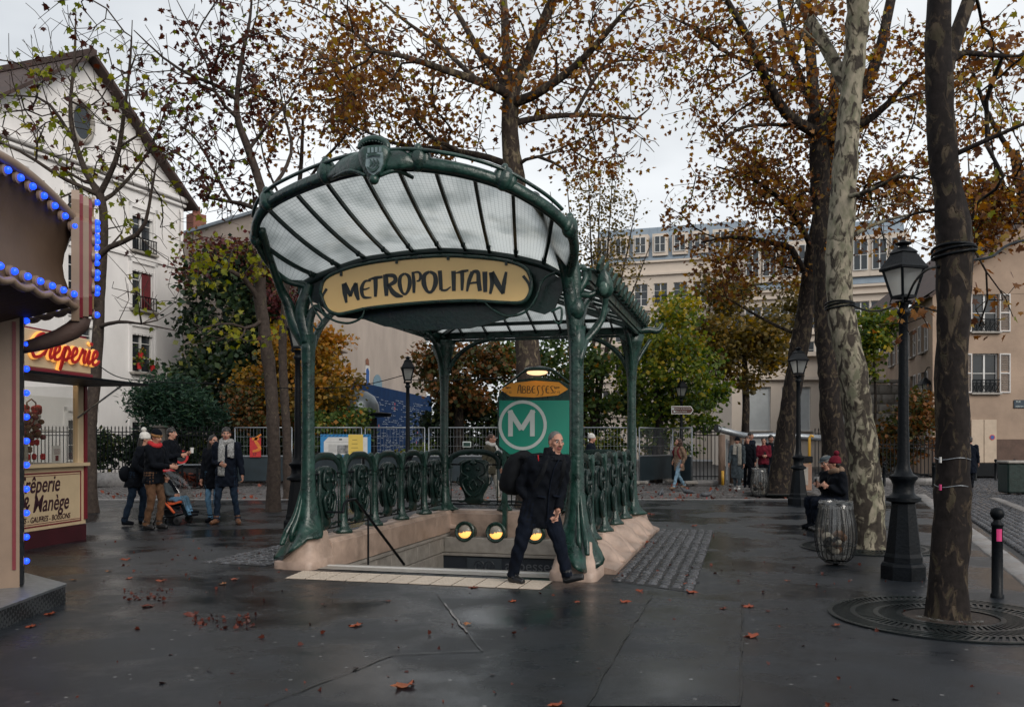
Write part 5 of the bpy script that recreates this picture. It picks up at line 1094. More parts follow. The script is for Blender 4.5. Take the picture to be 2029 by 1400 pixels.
# --- garden trees and shrubs behind the fences
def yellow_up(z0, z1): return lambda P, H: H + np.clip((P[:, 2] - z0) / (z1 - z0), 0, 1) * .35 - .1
bush('ivy_thicket', 'dark evergreen ivy covering the wall beside the white house', 'tree', [(450, 640, 95, 130, 38.5, 1.6), (420, 760, 90, 90, 37.5, 1.6), (540, 700, 80, 150, 38.5, 1.6), (480, 540, 100, 60, 39, 1.2), (430, 860, 90, 50, 37, 1.2), (560, 850, 80, 50, 37, 1.2)], 12000, .26, LF_DARK, 41, clump=.42)
bush('creeper', 'red and green creeper along the top of the ivy wall', 'plant', [(430, 500, 70, 32, 38.4, 1), (520, 520, 60, 60, 38.2, 1), (565, 610, 40, 60, 37, .8), (380, 520, 25, 50, 38, .8)], 2200, .2, LF_RED, 42, clump=.35)
bush('fir_shrub', 'dark blue green conifer shrub behind the iron railings', 'shrub', [(335, 800, 80, 52, 31.8, 1.2), (310, 785, 45, 40, 31.8, 1), (390, 815, 50, 40, 32, 1)], 9000, .20, LF_PINE, 43, tmpl=NLT, clump=.2, droop=-.3)
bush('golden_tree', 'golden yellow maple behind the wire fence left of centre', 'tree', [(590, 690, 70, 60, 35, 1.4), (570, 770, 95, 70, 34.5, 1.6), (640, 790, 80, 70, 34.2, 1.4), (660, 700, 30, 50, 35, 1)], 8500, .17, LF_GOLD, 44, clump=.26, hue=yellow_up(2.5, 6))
bush('orange_shrub', 'orange and yellow shrub beside the golden maple', 'shrub', [(490, 790, 45, 50, 33.6, 1), (530, 830, 60, 40, 33.4, 1)], 2600, .15, LF_ORANGE, 45, clump=.2)
bush('green_shrub', 'dark green shrub in front of the writing wall', 'shrub', [(650, 850, 90, 45, 33.4, 1.2), (690, 830, 35, 40, 33.2, 1)], 3400, .16, LF_GREEN, 46, clump=.22)
bush('autumn_tree', 'orange and green tree left of the station totem', 'tree', [(890, 740, 62, 55, 34.5, 1.6), (850, 710, 40, 35, 34, 1), (930, 790, 55, 40, 34.5, 1.2), (960, 720, 60, 40, 35, 1.4)], 5200, .19, LF_ORANGE, 47, clump=.28, base=Vector((gx(905, 34.5), 34.5, 0)), sr=.16)
bush('dark_shrub', 'dark green shrub under the orange tree', 'shrub', [(930, 840, 70, 60, 36, 1.4), (870, 860, 40, 50, 36, 1.2)], 4200, .2, LF_DARK, 48, clump=.3)
bush('pale_green_tree', 'loose pale green tree behind the station totem', 'tree', [(1010, 730, 60, 55, 36, 1.6), (1110, 740, 75, 70, 36, 1.8), (1190, 770, 70, 80, 36, 1.8), (1080, 830, 120, 50, 36.5, 1.5)], 9000, .2, LF_GREEN, 49, clump=.3, sr=.12)
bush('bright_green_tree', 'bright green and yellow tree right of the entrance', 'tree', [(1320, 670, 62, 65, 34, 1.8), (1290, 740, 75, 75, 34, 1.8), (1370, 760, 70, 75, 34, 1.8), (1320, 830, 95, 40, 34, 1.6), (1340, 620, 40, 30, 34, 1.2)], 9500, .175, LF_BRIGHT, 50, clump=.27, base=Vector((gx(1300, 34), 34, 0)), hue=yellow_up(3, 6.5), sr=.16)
bush('olive_tree_crown', 'olive and rust tree in front of the far apartments', 'tree', [(1440, 650, 60, 50, 40, 1.8), (1480, 720, 70, 60, 40, 1.8), (1400, 700, 50, 60, 40, 1.6), (1510, 650, 40, 60, 40, 1.5), (1420, 580, 70, 45, 41, 1.5), (1530, 690, 55, 50, 42, 1.2), (1570, 600, 45, 45, 42, 1.0)], 7600, .22, LF_OLIVE, 51, clump=.32, sr=.14)
bush('hanging_ivy', 'green ivy hanging over the garden wall at right', 'plant', [(1725, 680, 30, 70, 41, 1), (1745, 640, 30, 30, 41, .8)], 2400, .2, LF_BRIGHT, 52, clump=.26)
bush('vine_shrub', 'rust and green vine shrub by the pink house', 'shrub', [(1800, 850, 48, 60, 33, 1.2), (1770, 880, 35, 50, 33, 1), (1820, 810, 30, 30, 33, .8)], 3300, .17, LF_ORANGE, 53, clump=.22)
bush('railing_shrub', 'thin green shrub growing through the railings by the crêperie', 'shrub', [(220, 890, 50, 38, 33.0, .5), (290, 885, 50, 40, 33.0, .5), (380, 890, 60, 42, 33.2, .6), (460, 890, 50, 42, 33.2, .6)], 4200, .16, LF_DARK, 54, clump=.22)
bush('low_garden_shrub', 'low yellow green plants behind the hoardings at centre', 'shrub', [(820, 897, 40, 12, 34, .6), (1200, 880, 60, 25, 34, .6), (1330, 890, 60, 20, 35, .6)], 1800, .15, LF_BRIGHT, 55, clump=.2)
bush('roof_garden_shrub', 'green and red shrub above the gable of the pink house', 'shrub', [(1960, 470, 60, 40, 46, 1.2)], 1800, .2, LF_GREEN, 56, clump=.3)
# feathery multi-stemmed tree
rng = np.random.default_rng(60); sk = Skeleton(); Yb = 36; b0 = Vector((gx(1170, Yb), Yb, 0))
for x1, y1, x2, y2 in ((1150, 620, 1120, 330), (1175, 600, 1165, 310), (1195, 610, 1215, 330), (1210, 640, 1262, 400), (1140, 640, 1090, 380), (1180, 620, 1190, 350), (1215, 660, 1290, 480)):
    sk.poly([b0 + Vector((rng.normal(0, .15), 0, -.1)), at((1170 + x1) / 2, 760, Yb), at(x1, y1, Yb), at((x1 + x2) / 2, (y1 + y2) / 2 + 10, Yb), at(x2, y2, Yb)], [.08, .065, .05, .035, .015], None, .3)
att = np.concatenate([pxell(rng, 170, 1185, 440, 85, 125, Yb, 1.8), pxell(rng, 60, 1200, 560, 90, 70, Yb, 1.6)])
tips = sk.grow(att, rng, .3, .06); sk.radii(.008); t = thing('feathery_tree', 'feathery many stemmed tree with small olive leaves behind the canopy', 'tree', b0)
me = sk.mesh('trunk', BARK_YOUNG); me.transform(Matrix.Translation(-b0)); link_mesh('trunk', me, t)
P = np.array([sk.p[i] for i in tips]); q = P[rng.integers(0, len(P), 2600)] + rng.normal(0, .3, (2600, 3)); tag(leaves('crown', q - np.array(b0), .13, SLT, LF_OLIVE, t, rng, .3), kind='stuff')

# ------------------------------------------------------------------ buildings
def wframe(name, par_, x, z, w_, h_, y, leafs=2, bars=2, fm=None, gm=None, fw=.05, sill=True, curtain=False):
    mb = MB(); f = fm or WHITEP
    for a, b, c, d in ((x, z, fw, h_), (x + w_ - fw, z, fw, h_), (x + fw, z, w_ - 2 * fw, fw), (x + fw, z + h_ - fw, w_ - 2 * fw, fw)): mb.box((a + c / 2, y, b + d / 2), (c, .06, d))
    for i in range(1, leafs): mb.box((x + w_ * i / leafs, y, z + h_ / 2), (fw * 1.5, .05, h_ - 2 * fw))
    for j in range(1, bars + 1):
        for i in range(leafs):
            a = x + w_ * i / leafs + fw * .8; mb.box((a + (w_ / leafs - fw * 1.6) / 2, y, z + h_ * j / (bars + 1)), (w_ / leafs - fw * 1.6, .035, .028))
    o = mb.build(name, f, par_)
    for i in range(leafs):
        m2 = MB(); m2.box((x + w_ * (i + .5) / leafs, y + .03, z + h_ / 2), (w_ / leafs - fw, .012, h_ - fw)); m2.build('pane', gm or GLASSW, o)
    if curtain:
        for i in range(leafs):
            m2 = MB(); cwid = w_ / leafs * .55; n = 9; xs = [x + w_ * (i + .5) / leafs + (k / (n - 1) - .5) * cwid for k in range(n)]
            m2.rings([[(xx, y + .10 + .02 * (k % 2), zz) for k, xx in enumerate(xs)] for zz in (z + .05, z + h_ - .05)], closed=False); m2.build('curtain', CURT, o)
    if sill: m2 = MB(); m2.box((x + w_ / 2, -.05, z - .04), (w_ + .2, .22, .08), ch=.01); m2.build('sill', par_.get('sillm') and MT[par_['sillm']] or STONE_G, o)
    return o
# white gabled house at left
hd = Vector((.341, .940, 0)); hb = Vector((-11.9, 32, 0)) - hd * 9.0; HZ = math.atan2(.94, .341); hb = Vector((-15.62, 42.0, -.48)) - hd * 9.0 * 1.3125
h = thing('white_gabled_house', 'white rendered house with a tall gable and oval window behind the bare trees', 'building', hb, HZ); h.scale = (1.3125,) * 3
ops = []; 
for cx_ in (1.75, 4.36, 7.0):
    for z0_, z1_ in ((.9, 2.4), (3.85, 5.35), (5.98, 7.5), (7.95, 9.35)): ops.append((cx_ - .5, z0_, cx_ + .5, z1_))
mb = MB(); mb.wall(9.0, 10.2, ops); mb.quad((9, 0, 0), (9, 11, 0), (9, 11, 10.2), (9, 0, 10.2)); mb.quad((0, 11, 0), (0, 0, 0), (0, 0, 10.2), (0, 11, 10.2))
mb.add([(0, 0, 10.2), (9, 0, 10.2), (4.5, 0, 13.6)], [(0, 1, 2)]); mb.build('wall', WALLW, h)
mb = MB(); mb.quad((-.35, -.35, 9.93), (4.5, -.35, 13.62), (4.5, 11, 13.62), (-.35, 11, 9.93)); mb.quad((4.5, -.35, 13.62), (9.35, -.35, 9.93), (9.35, 11, 9.93), (4.5, 11, 13.62))
for s in (-1, 1): mb.bar((4.5, -.36, 13.62), (4.5 + s * 4.85, -.36, 9.93), .12, .10); 
mb.bar((4.5, -.4, 13.68), (4.5, 11, 13.68), .2, .2); mb.build('roof', TILE, h)
mb = MB(); mb.box((4.5, -.10, 10.2), (9.1, .2, .16), ch=.03); mb.box((4.5, -.06, 10.0), (9.06, .12, .1), ch=.02); mb.build('cornice', WALLW, h)
mb = MB(); mb.box((4.5, -.03, 7.75), (9.02, .07, .1)); mb.build('string_course', WALLW, h)
for a, b, c, d in ops:
    mb = MB()
    for q in ((a - .16, b - .02, .12, d - b + .2), (c + .04, b - .02, .12, d - b + .2)): mb.box((q[0] + q[2] / 2, -.025, q[1] + q[3] / 2), (q[2], .05, q[3]))
    mb.box(((a + c) / 2, -.025, d + .11), (c - a + .32, .05, .13)); mb.build('window_surround', WALLW, h)
    o = wframe('window', h, a, b, c - a, d - b, .13, 2, 2, curtain=False)
    m2 = MB(); m2.box(((a + c) / 2, .06, d - .10), (c - a - .02, .10, .2)); 
    for k in range(6): m2.box((a + (k + .5) * (c - a) / 6, .03, d - .215), ((c - a) / 6 * .8, .02, .06), ch=.02)
    m2.build('blind_box', WALLW, o)
for cx_, z_ in ((7.0, 7.95), (4.36, 7.95), (7.0, 5.98)):   # iron balconettes
    mb = MB()
    for k in range(9): mb.bar((cx_ - .5 + k / 8, -.12, z_), (cx_ - .5 + k / 8, -.12, z_ + .42), .02)
    mb.bar((cx_ - .52, -.12, z_ + .43), (cx_ + .52, -.12, z_ + .43), .035); mb.bar((cx_ - .52, -.12, z_ + .02), (cx_ + .52, -.12, z_ + .02), .03); mb.build('balconette', BLACKP, h)
mb = MB(); mb.tube([(8.8, -.09, 0), (8.8, -.09, 9.7), (8.8, -.02, 9.85)], .05, 8)
for z in (1.5, 4.5, 7.2): mb.lathe([(.065, z), (.065, z + .06)], 8, Matrix.Translation((8.8, -.09, 0)))
mb.build('downpipe', WALLW, h, 'all')
RC = mat('red_curtain', (.12, .014, .018), .8, .3, 4)
mb = MB(); mb.box((7.25, .10, 6.74), (.42, .02, 1.4)); mb.build('red_curtain', RC, h)
mb = MB(); 
rgp = [(4.36 + .42 * math.cos(t), 11.5 + .62 * math.sin(t)) for t in np.linspace(0, 2 * PI, 28, endpoint=False)]
mb.tube([(x, -.02, z) for x, z in rgp] + [(rgp[0][0], -.02, rgp[0][1])], .09, 8); ov = mb.build('oval_window', STONE_G, h, 'all')
mb = MB(); mb.prism(rgp, (0, -.005, 0), (1, 0, 0), (0, 0, 1), .012); mb.build('pane', GLASSW, ov)
pot = [(6.68, 3.95), (6.75, 4.3), (7.3, 3.92)]
for x, z in pot:
    mb = MB(); mb.lathe([(.07, 0), (.10, .18), (.11, .2)], 10, Matrix.Translation((x, -.14, z))); po = mb.build('flower_pot', REDP, h, True)
    rngf = np.random.default_rng(int(x * 100)); leaves('pot_plant', rngf.normal(0, .09, (40, 3)) + np.array([x, -.14, z + .3]), .12, SLT, LF_GREEN, po, rngf)
# pale party wall behind the ivy
pw0, pw1 = at(360, 900, 44.5), at(640, 900, 36.9); pw0.z = pw1.z = 0; dv_ = (pw1 - pw0); 
h2 = thing('pale_wall_building', 'pale building with a blank wall and brick chimney behind the ivy', 'building', pw0, math.atan2(dv_.y, dv_.x))
mb = MB(); Lw = dv_.length; mb.wall(Lw, 11.85, [(Lw - 1.6, 5.2, Lw - .6, 6.9)]); mb.quad((0, 7, 0), (0, 0, 0), (0, 0, 11.85), (0, 7, 11.85)); mb.quad((Lw, 0, 0), (Lw - 5, 7, 0), (Lw - 5, 7, 11.85), (Lw, 0, 11.85)); mb.build('wall', WALLP, h2)
mb = MB(); mb.prism([(-.15, -.15), (Lw + .1, -.15), (Lw - 5, 7), (-.15, 7)], (0, 0, 11.852), (1, 0, 0), (0, 1, 0), .14); mb.build('roof', ZINC, h2)
wframe('window', h2, Lw - 1.6, 5.2, 1.0, 1.7, .13, 2, 2)
mb = MB(); mb.box((.35, .6, 12.45), (.7, .7, 1.0)); ch_ = mb.build('chimney', mat('brick', (.20, .075, .05), .8, .3, 9), h2)
for k in range(3): mb = MB(); mb.lathe([(.1, 0), (.08, .35), (.09, .36)], 8, Matrix.Translation((.13 + k * .22, .6, 12.95))); mb.build('chimney_pot', MT['brick'], ch_, True)
mb = MB()
for x, hh in ((2.1, 1.6), (2.9, 1.2)):
    mb.bar((x, 1, 11.9), (x, 1, 11.9 + hh), .03)
    for k in range(3): mb.bar((x - .35, 1, 11.5 + hh - k * .15), (x + .35, 1, 11.5 + hh - k * .15), .02)
tag(mb.build('aerial', BLACKP, h2), kind='stuff')
# stained plaster wall with the blue writing wall below
q0, q1 = Vector((gx(636, 35.6), 35.6, 0)), Vector((-5.33, 55, 0)); dq = q1 - q0; Lq = dq.length
h3 = thing('plaster_gable_wall', 'stained plaster party wall with a small painted woman above the writing wall', 'building', q0, math.atan2(dq.y, dq.x))
mb = MB(); mb.wall(Lq, 12, []); mb.quad((Lq, 0, 0), (Lq, .6, 0), (Lq, .6, 12), (Lq, 0, 12)); mb.quad((0, .6, 0), (0, 0, 0), (0, 0, 12), (0, .6, 12)); mb.quad((Lq, .6, 0), (0, .6, 0), (0, .6, 12), (Lq, .6, 12)); mb.build('wall', WALLP, h3)
mb = MB(); mb.box((1.0, -.12, 5.6), (1.9, .3, 11.2)); mb.box((1.05, -.2, 5.35), (2.3, .5, .18), ch=.04); mb.box((1.05, -.2, 5.0), (2.1, .4, .3), ch=.05); mb.build('corner_pilaster', WALLP, h3)
def on_h3(px):                                            # distance along the wall seen at a photo column
    k = (px - CX) / FPX; t = (k * q0.y - q0.x) / (dq.x - k * dq.y); return t * Lq, q0.y + dq.y * t
x0_, _ = on_h3(695); x1_, _ = on_h3(846)
WT = mat('writing_tile', (.010, .034, .10), .8, .2, 3, spec=.1); WI = mat('scribble_paint', (.36, .39, .44), .5, .1, 9); WR = mat('red_glaze', (.40, .02, .03), .4, .1, 9)
ww = thing('writing_wall', 'dark blue tiled wall covered with small white scribbles and red dabs', 'wall', q0, math.atan2(dq.y, dq.x))
mb = MB(); mb.box(((x0_ + x1_) / 2, -.10, 2.1), (x1_ - x0_, .2, 4.2)); mb.box((x1_ + .08, -.12, 2.15), (.16, .3, 4.4)); mb.build('tile_panel', WT, ww)
mb = MB(); rngw = random.Random(5); mr_ = MB(); m3 = MB()
for r_ in range(29):
    x = x0_ + .1
    while x < x1_ - .5:
        ln = rngw.uniform(.12, .75); z = .35 + r_ * .118 + rngw.uniform(-.02, .02)
        if rngw.random() < .5:
            k = max(2, int(ln / .09)); mb_ = mb
            for j in range(k):
                hh = rngw.uniform(.018, .05); xx = x + (j + .5) * ln / k; mb_.quad((xx - ln / k * .42, -.2035, z), (xx + ln / k * .42, -.2035, z + rngw.uniform(-.015, .015)), (xx + ln / k * .40, -.2035, z + hh * .6), (xx - ln / k * .3, -.2035, z + hh))
        if rngw.random() < .018: mr_.quad((x, -.205, z - .05), (x + .2, -.205, z - .03), (x + .17, -.205, z + .11), (x + .02, -.205, z + .09))
        x += ln + rngw.uniform(.05, .3)
tag(mb.build('scribbles', WI, ww), kind='stuff'); tag(mr_.build('red_dabs', WR, ww), kind='stuff')
xm, Ym = on_h3(727); zf = lambda py: gz(py, Ym)
PB, PW, PSK = mat('mural_blue', (.02, .09, .30), .8, .15, 9), mat('mural_white', (.6, .58, .55), .8, .1, 9), mat('mural_brown', (.22, .09, .05), .8, .2, 9)
sc_ = 1 / math.sin(math.atan2(dq.y, dq.x) - math.atan2(Ym, gx(727, Ym))) if False else 2.6
def h3prism(name, pts, m, y=-.012): mb = MB(); mb.prism([(xm + (a - 727) / FPX * Ym * sc_, zf(b)) for a, b in pts], (0, y, 0), (1, 0, 0), (0, 0, 1), .006); return mb.build(name, m, h3)
h3prism('mural_figure', [(722, 768), (733, 768), (735, 730), (732, 720), (724, 720), (721, 735)], PW); h3prism('mural_dress', [(723, 765), (731, 765), (732, 735), (729, 728), (724, 732)], PB, -.02); h3prism('mural_hair', [(723, 723), (732, 723), (731, 712), (727, 709), (723, 713)], PSK, -.02)
xq, Yq = on_h3(747)
mb = MB(); mb.prism([(xq + .55 * 1.4 * math.cos(t), gz(761, Yq) + .48 * math.sin(t)) for t in np.linspace(0, 2 * PI, 28, endpoint=False)], (0, -.03, 0), (1, 0, 0), (0, 0, 1), .02); pq = mb.build('round_plaque', mat('plaque_blue', (.16, .27, .34), .5, .2, 6), h3)
# little newsstand with a rounded dark roof
ks = thing('newsstand', 'small dark kiosk with a rounded roof behind the wire fence', 'kiosk', (gx(705, 35.5), 35.2, 0))
mb = MB(); mb.lathe([(.9, 0), (.9, 2.45)], 10); mb.build('body', BLACKP, ks); mb = MB(); mb.lathe([(1.45, 2.5), (1.5, 2.62), (1.2, 2.66)], 20); mb.build('canopy', BLACKP, ks, True)
mb = MB(); mb.lathe([(1.0, 2.66), (.98, 2.95), (.8, 3.3), (.5, 3.5), (.05, 3.56)], 20); mb.build('dome_roof', mat('kiosk_zinc', (.10, .115, .125), .35, .2, 6, metal=.5), ks, True)
# far apartments
def apartments(label, px0, px1, Y0, Y1, ztop, floors, fz, fh, cols, mansard, winw, winh, seed, gfl=3.4):
    p0, p1 = Vector((gx(px0, Y0), Y0, 0)), Vector((gx(px1, Y1), Y1, 0)); d = p1 - p0; W = d.length; r = random.Random(seed)
    h = thing('apartment_building', label, 'building', p0, math.atan2(d.y, d.x)); ops = []; ze = ztop - mansard
    for f in range(floors):
        for c in range(cols):
            x = W * (c + .5) / cols; z = fz + f * fh
            if z + winh < ze - .2: ops.append((x - winw / 2, z, x + winw / 2, z + winh))
    mb = MB(); mb.wall(W, ze, ops, rev=.2); mb.quad((W, 0, 0), (W, 12, 0), (W, 12, ze), (W, 0, ze)); mb.quad((0, 12, 0), (0, 0, 0), (0, 0, ze), (0, 12, ze)); mb.build('wall', WALLH, h)
    mb = MB(); mb.rings([[(-.1, -.1, ze), (W + .1, -.1, ze), (W + .1, 12, ze), (-.1, 12, ze)], [(.3, .9, ztop), (W - .3, .9, ztop), (W - .3, 11, ztop), (.3, 11, ztop)]]); rf = mb.build('roof', ZINC, h)
    for k in range(int(W / .7)):
        m2 = MB(); x = .4 + k * .7; m2.bar((x, -.08, ze + .05), (x, .9, ztop), .04); 
        if k == 0: seam = m2
        else: seam.v += [] ; b_ = len(seam.v); seam.v.extend(m2.v); seam.f.extend([tuple(i + b_ for i in q) for q in m2.f]); seam.m.extend(m2.m)
    tag(seam.build('roof_seams', ZINC, rf), kind='stuff')
    for c in range(cols):                                  # dormers
        x = W * (c + .5) / cols; mb = MB(); mb.box((x, .2, ze + mansard * .42), (1.25, .8, mansard * .62)); o = mb.build('dormer', WALLH, h); wframe('window', h, x - .45, ze + mansard * .2, .9, mansard * .46, -.25, 2, 1, sill=False)
    mb = MB()
    for z in [ze - .12] + [fz + f * fh - .35 for f in range(floors)]: mb.box((W / 2, -.1, z), (W + .2, .22, .16))
    tag(mb.build('cornices', WALLH, h), kind='stuff')
    for a, b, c, d_ in ops:
        o = wframe('window', h, a, b, c - a, d_ - b, .15, 2, 2, sill=False)
        if r.random() < .7:
            m2 = MB()
            for k in range(7): m2.bar((a + (c - a) * k / 6, -.08, b), (a + (c - a) * k / 6, -.08, b + .75), .03)
            m2.bar((a - .05, -.08, b + .76), (c + .05, -.08, b + .76), .05); m2.build('balconette', BLACKP, o)
    for k in range(3):
        mb = MB(); x = W * (k + .7) / 3.3; mb.box((x, 5, ztop + .2), (1.2, .6, .9)); co = mb.build('chimney', WALLH, h)
    return h
apartments('far cream apartment block with a grey zinc roof left of the rusty crown', 1175, 1490, 74, 70, 19.2, 5, 3.9, 2.9, 8, 2.9, 1.1, 1.8, 3)
apartments('nearer cream apartment block with a blue grey mansard roof behind the plane trunks', 1475, 1800, 62, 58, 16.4, 4, 4.1, 2.55, 9, 4.4, 1.1, 1.65, 4)
gb = thing('ground_floor_annex', 'low cream building with tall pale ground floor windows behind the gate', 'building', (gx(1450, 52), 52, 0))
mb = MB(); ops = [(.6 + i * 2.35, 2.1, 2.3 + i * 2.35, 4.7) for i in range(4)]; mb.wall(9.8, 6.6, ops); mb.quad((0, 5, 0), (0, 0, 0), (0, 0, 6.6), (0, 5, 6.6)); mb.quad((9.8, 0, 0), (9.8, 5, 0), (9.8, 5, 6.6), (9.8, 0, 6.6)); mb.build('wall', WALLH, gb)
PALEG = mat('pale_blind', (.48, .50, .50), .5, .1, 3)
for a, b, c, d in ops: wframe('window', gb, a, b, c - a, d - b, .15, 1, 0, gm=PALEG)
mb = MB(); mb.box((4.9, -.12, 5.2), (10, .3, .2)); mb.box((4.9, -.2, 6.6), (10.2, .5, .25)); mb.box((4.9, -.06, 1.7), (9.9, .14, .2)); tag(mb.build('cornices', WALLH, gb), kind='stuff')
# pink house with shutters at right
def shutters(h, a, b, c, d, out=-.03):
    for s, x0 in ((-1, a - .52), (1, c + .04)):
        mb = MB(); w_ = .48
        for q in ((x0, b, .05, d - b), (x0 + w_ - .05, b, .05, d - b), (x0 + .05, b, w_ - .1, .06), (x0 + .05, d - .06, w_ - .1, .06), (x0 + .05, (b + d) / 2 - .03, w_ - .1, .06)): mb.box((q[0] + q[2] / 2, out, q[1] + q[3] / 2), (q[2], .045, q[3]))
        sh = mb.build('shutter', SHUT, h); n = int((d - b) / .085)
        for k in range(n):
            z = b + .07 + (k + .3) * (d - b - .14) / n
            if abs(z - (b + d) / 2) < .04: continue
            m2 = MB(); m2.add([(x0 + .05, out + .02, z), (x0 + w_ - .05, out + .02, z), (x0 + w_ - .05, out - .02, z + .05), (x0 + .05, out - .02, z + .05)], [(0, 1, 2, 3), (3, 2, 1, 0)]); m2.build('slat', SHUT, sh)
def grille(h, a, c, z, hh):
    mb = MB(); mb.bar((a, -.06, z + hh), (c, -.06, z + hh), .04); mb.bar((a, -.06, z + .04), (c, -.06, z + .04), .03); mb.bar((a, -.06, z + hh * .78), (c, -.06, z + hh * .78), .025); n = 6
    for k in range(n):
        x0 = a + (c - a) * k / n; x1 = a + (c - a) * (k + 1) / n; mb.bar((x0, -.06, z + .04), (x1, -.06, z + hh * .78), .022); mb.bar((x1, -.06, z + .04), (x0, -.06, z + hh * .78), .022); mb.bar((x0, -.06, z), (x0, -.06, z + hh), .022)
    mb.build('balconette', BLACKP, h)
Yh = 39.0; hp0 = Vector((gx(1848, Yh), Yh, 0)); Z = lambda py: gz(py, Yh); XX = lambda px: gx(px, Yh) - hp0.x
h5 = thing('pink_house', 'pinkish rendered house with pale louvred shutters and a shallow gable', 'building', hp0)
ops = [(XX(1927), Z(657), XX(1978), Z(582)), (XX(1927), Z(778), XX(1978), Z(700)), (XX(2085), Z(657), XX(2136), Z(582)), (XX(2085), Z(778), XX(2136), Z(700))]
W5 = XX(2330); ZE5 = Z(585)
mb = MB(); mb.wall(W5, 8.0, ops, z0=0.0); mb.add([(0, 0, 8.0), (W5, 0, 8.0), (W5 / 2, 0, 12.2)], [(0, 1, 2)]); mb.quad((W5, 0, 0), (W5, 9, 0), (W5, 9, 8), (W5, 0, 8)); mb.build('wall', WALLB, h5)
mb = MB(); mb.quad((-.25, -.25, 7.85), (W5 / 2, -.25, 12.3), (W5 / 2, 9, 12.3), (-.25, 9, 7.85)); mb.quad((W5 / 2, -.25, 12.3), (W5 + .25, -.25, 7.85), (W5 + .25, 9, 7.85), (W5 / 2, 9, 12.3)); mb.bar((-.25, -.26, 7.85), (W5 / 2, -.26, 12.3), .1, .12); mb.build('roof', TILE, h5)
for i, (a, b, c, d) in enumerate(ops):
    wframe('window', h5, a, b, c - a, d - b, .14, 2, 1, curtain=(i == 1)); shutters(h5, a, b, c, d); grille(h5, a - .03, c + .03, b, (d - b) * .33)
mb = MB(); mb.box((W5 / 2, -.03, .8), (W5, .07, 1.6)); bs_ = mb.build('brown_base', mat('brown_render', (.10, .060, .045), .8, .25, 3, .3, 12), h5)
mb = MB(); mb.box((W5 / 2, -.45, .28), (W5, .8, .56)); mb.build('plinth_step', BLACKP, h5)
DOORC = mat('pale_door', (.46, .36, .27), .6, .12, 4)
dx0, dx1 = XX(1922), XX(1972)
for a, b in ((dx0, (dx0 + dx1) / 2 - .01), ((dx0 + dx1) / 2 + .01, dx1)):
    mb = MB(); mb.box(((a + b) / 2, -.09, (.57 + Z(831)) / 2), (b - a, .06, Z(831) - .57), ch=.01); dd = mb.build('door', DOORC, h5)
mb = MB(); M = Matrix.Translation((XX(1963), -.125, Z(866))) @ Matrix.Rotation(R(90), 4, 'X'); mb.lathe([(.12, 0), (.12, .01)], 18, M); ns = mb.build('no_parking_disc', REDP, h5)
mb = MB(); mb.lathe([(.088, 0), (.088, .016)], 18, M); mb.build('disc_centre', mat('sign_blue', (.03, .07, .25), .4, .1, 5), ns)
mb = MB(); mb.box((XX(2022), -.03, Z(800)), (.62, .04, .36), ch=.01); pl_ = mb.build('street_name_plate', mat('plate_blue', (.012, .03, .05), .3, .1, 5), h5)
text('RUE', .11, SIGNW, pl_, facing((XX(2022) - .22, -.053, Z(797)), (1, 0, 0), (0, 0, 1)), .004)
text('ABBESSES', .085, SIGNW, pl_, facing((XX(2022) - .25, -.053, Z(806)), (1, 0, 0), (0, 0, 1)), .004)
# its side wing running back to the left
wq1 = Vector((gx(1756, 50), 50, 0)); wd = hp0 - wq1; LW = wd.length
h6 = thing('side_wing_house', 'long pale pink wing with rows of open shutters going back from the pink house', 'building', wq1, math.atan2(wd.y, wd.x))
ops = [(LW * f - .45, z0_, LW * f + .45, z1_) for f in (.16, .40, .62, .84) for z0_, z1_ in ((1.2, 2.4), (3.3, 4.7), (5.6, 6.9))]
mb = MB(); mb.wall(LW, 8.0, ops); mb.quad((0, 8, 0), (0, 0, 0), (0, 0, 8), (0, 8, 8)); mb.build('wall', WALLB, h6)
mb = MB(); mb.quad((-.2, -.3, 7.95), (LW + .1, -.3, 7.95), (LW, 4, 10.6), (-.2, 4, 10.6)); mb.build('roof', TILE, h6)
for a, b, c, d in ops: wframe('window', h6, a, b, c - a, d - b, .14, 2, 1); shutters(h6, a, b, c, d)
gw = thing('garden_wall', 'grey stone garden wall left of the pink wing', 'wall', (gx(1725, 44), 44, 0))
for r_ in range(9):
    for k in range(3): mb = MB(); mb.box((.1 + k * .62 + (r_ % 2) * .15, .2, .25 + r_ * .48), (.6, .5, .465), ch=.02); mb.build('stone', STONE_G, gw, True)
mb = MB(); mb.box((.8, .2, 4.5), (2.2, .7, .15), ch=.02); mb.build('coping', STONE_G, gw)
# wall lantern on the wing
def wall_lantern(p): pass
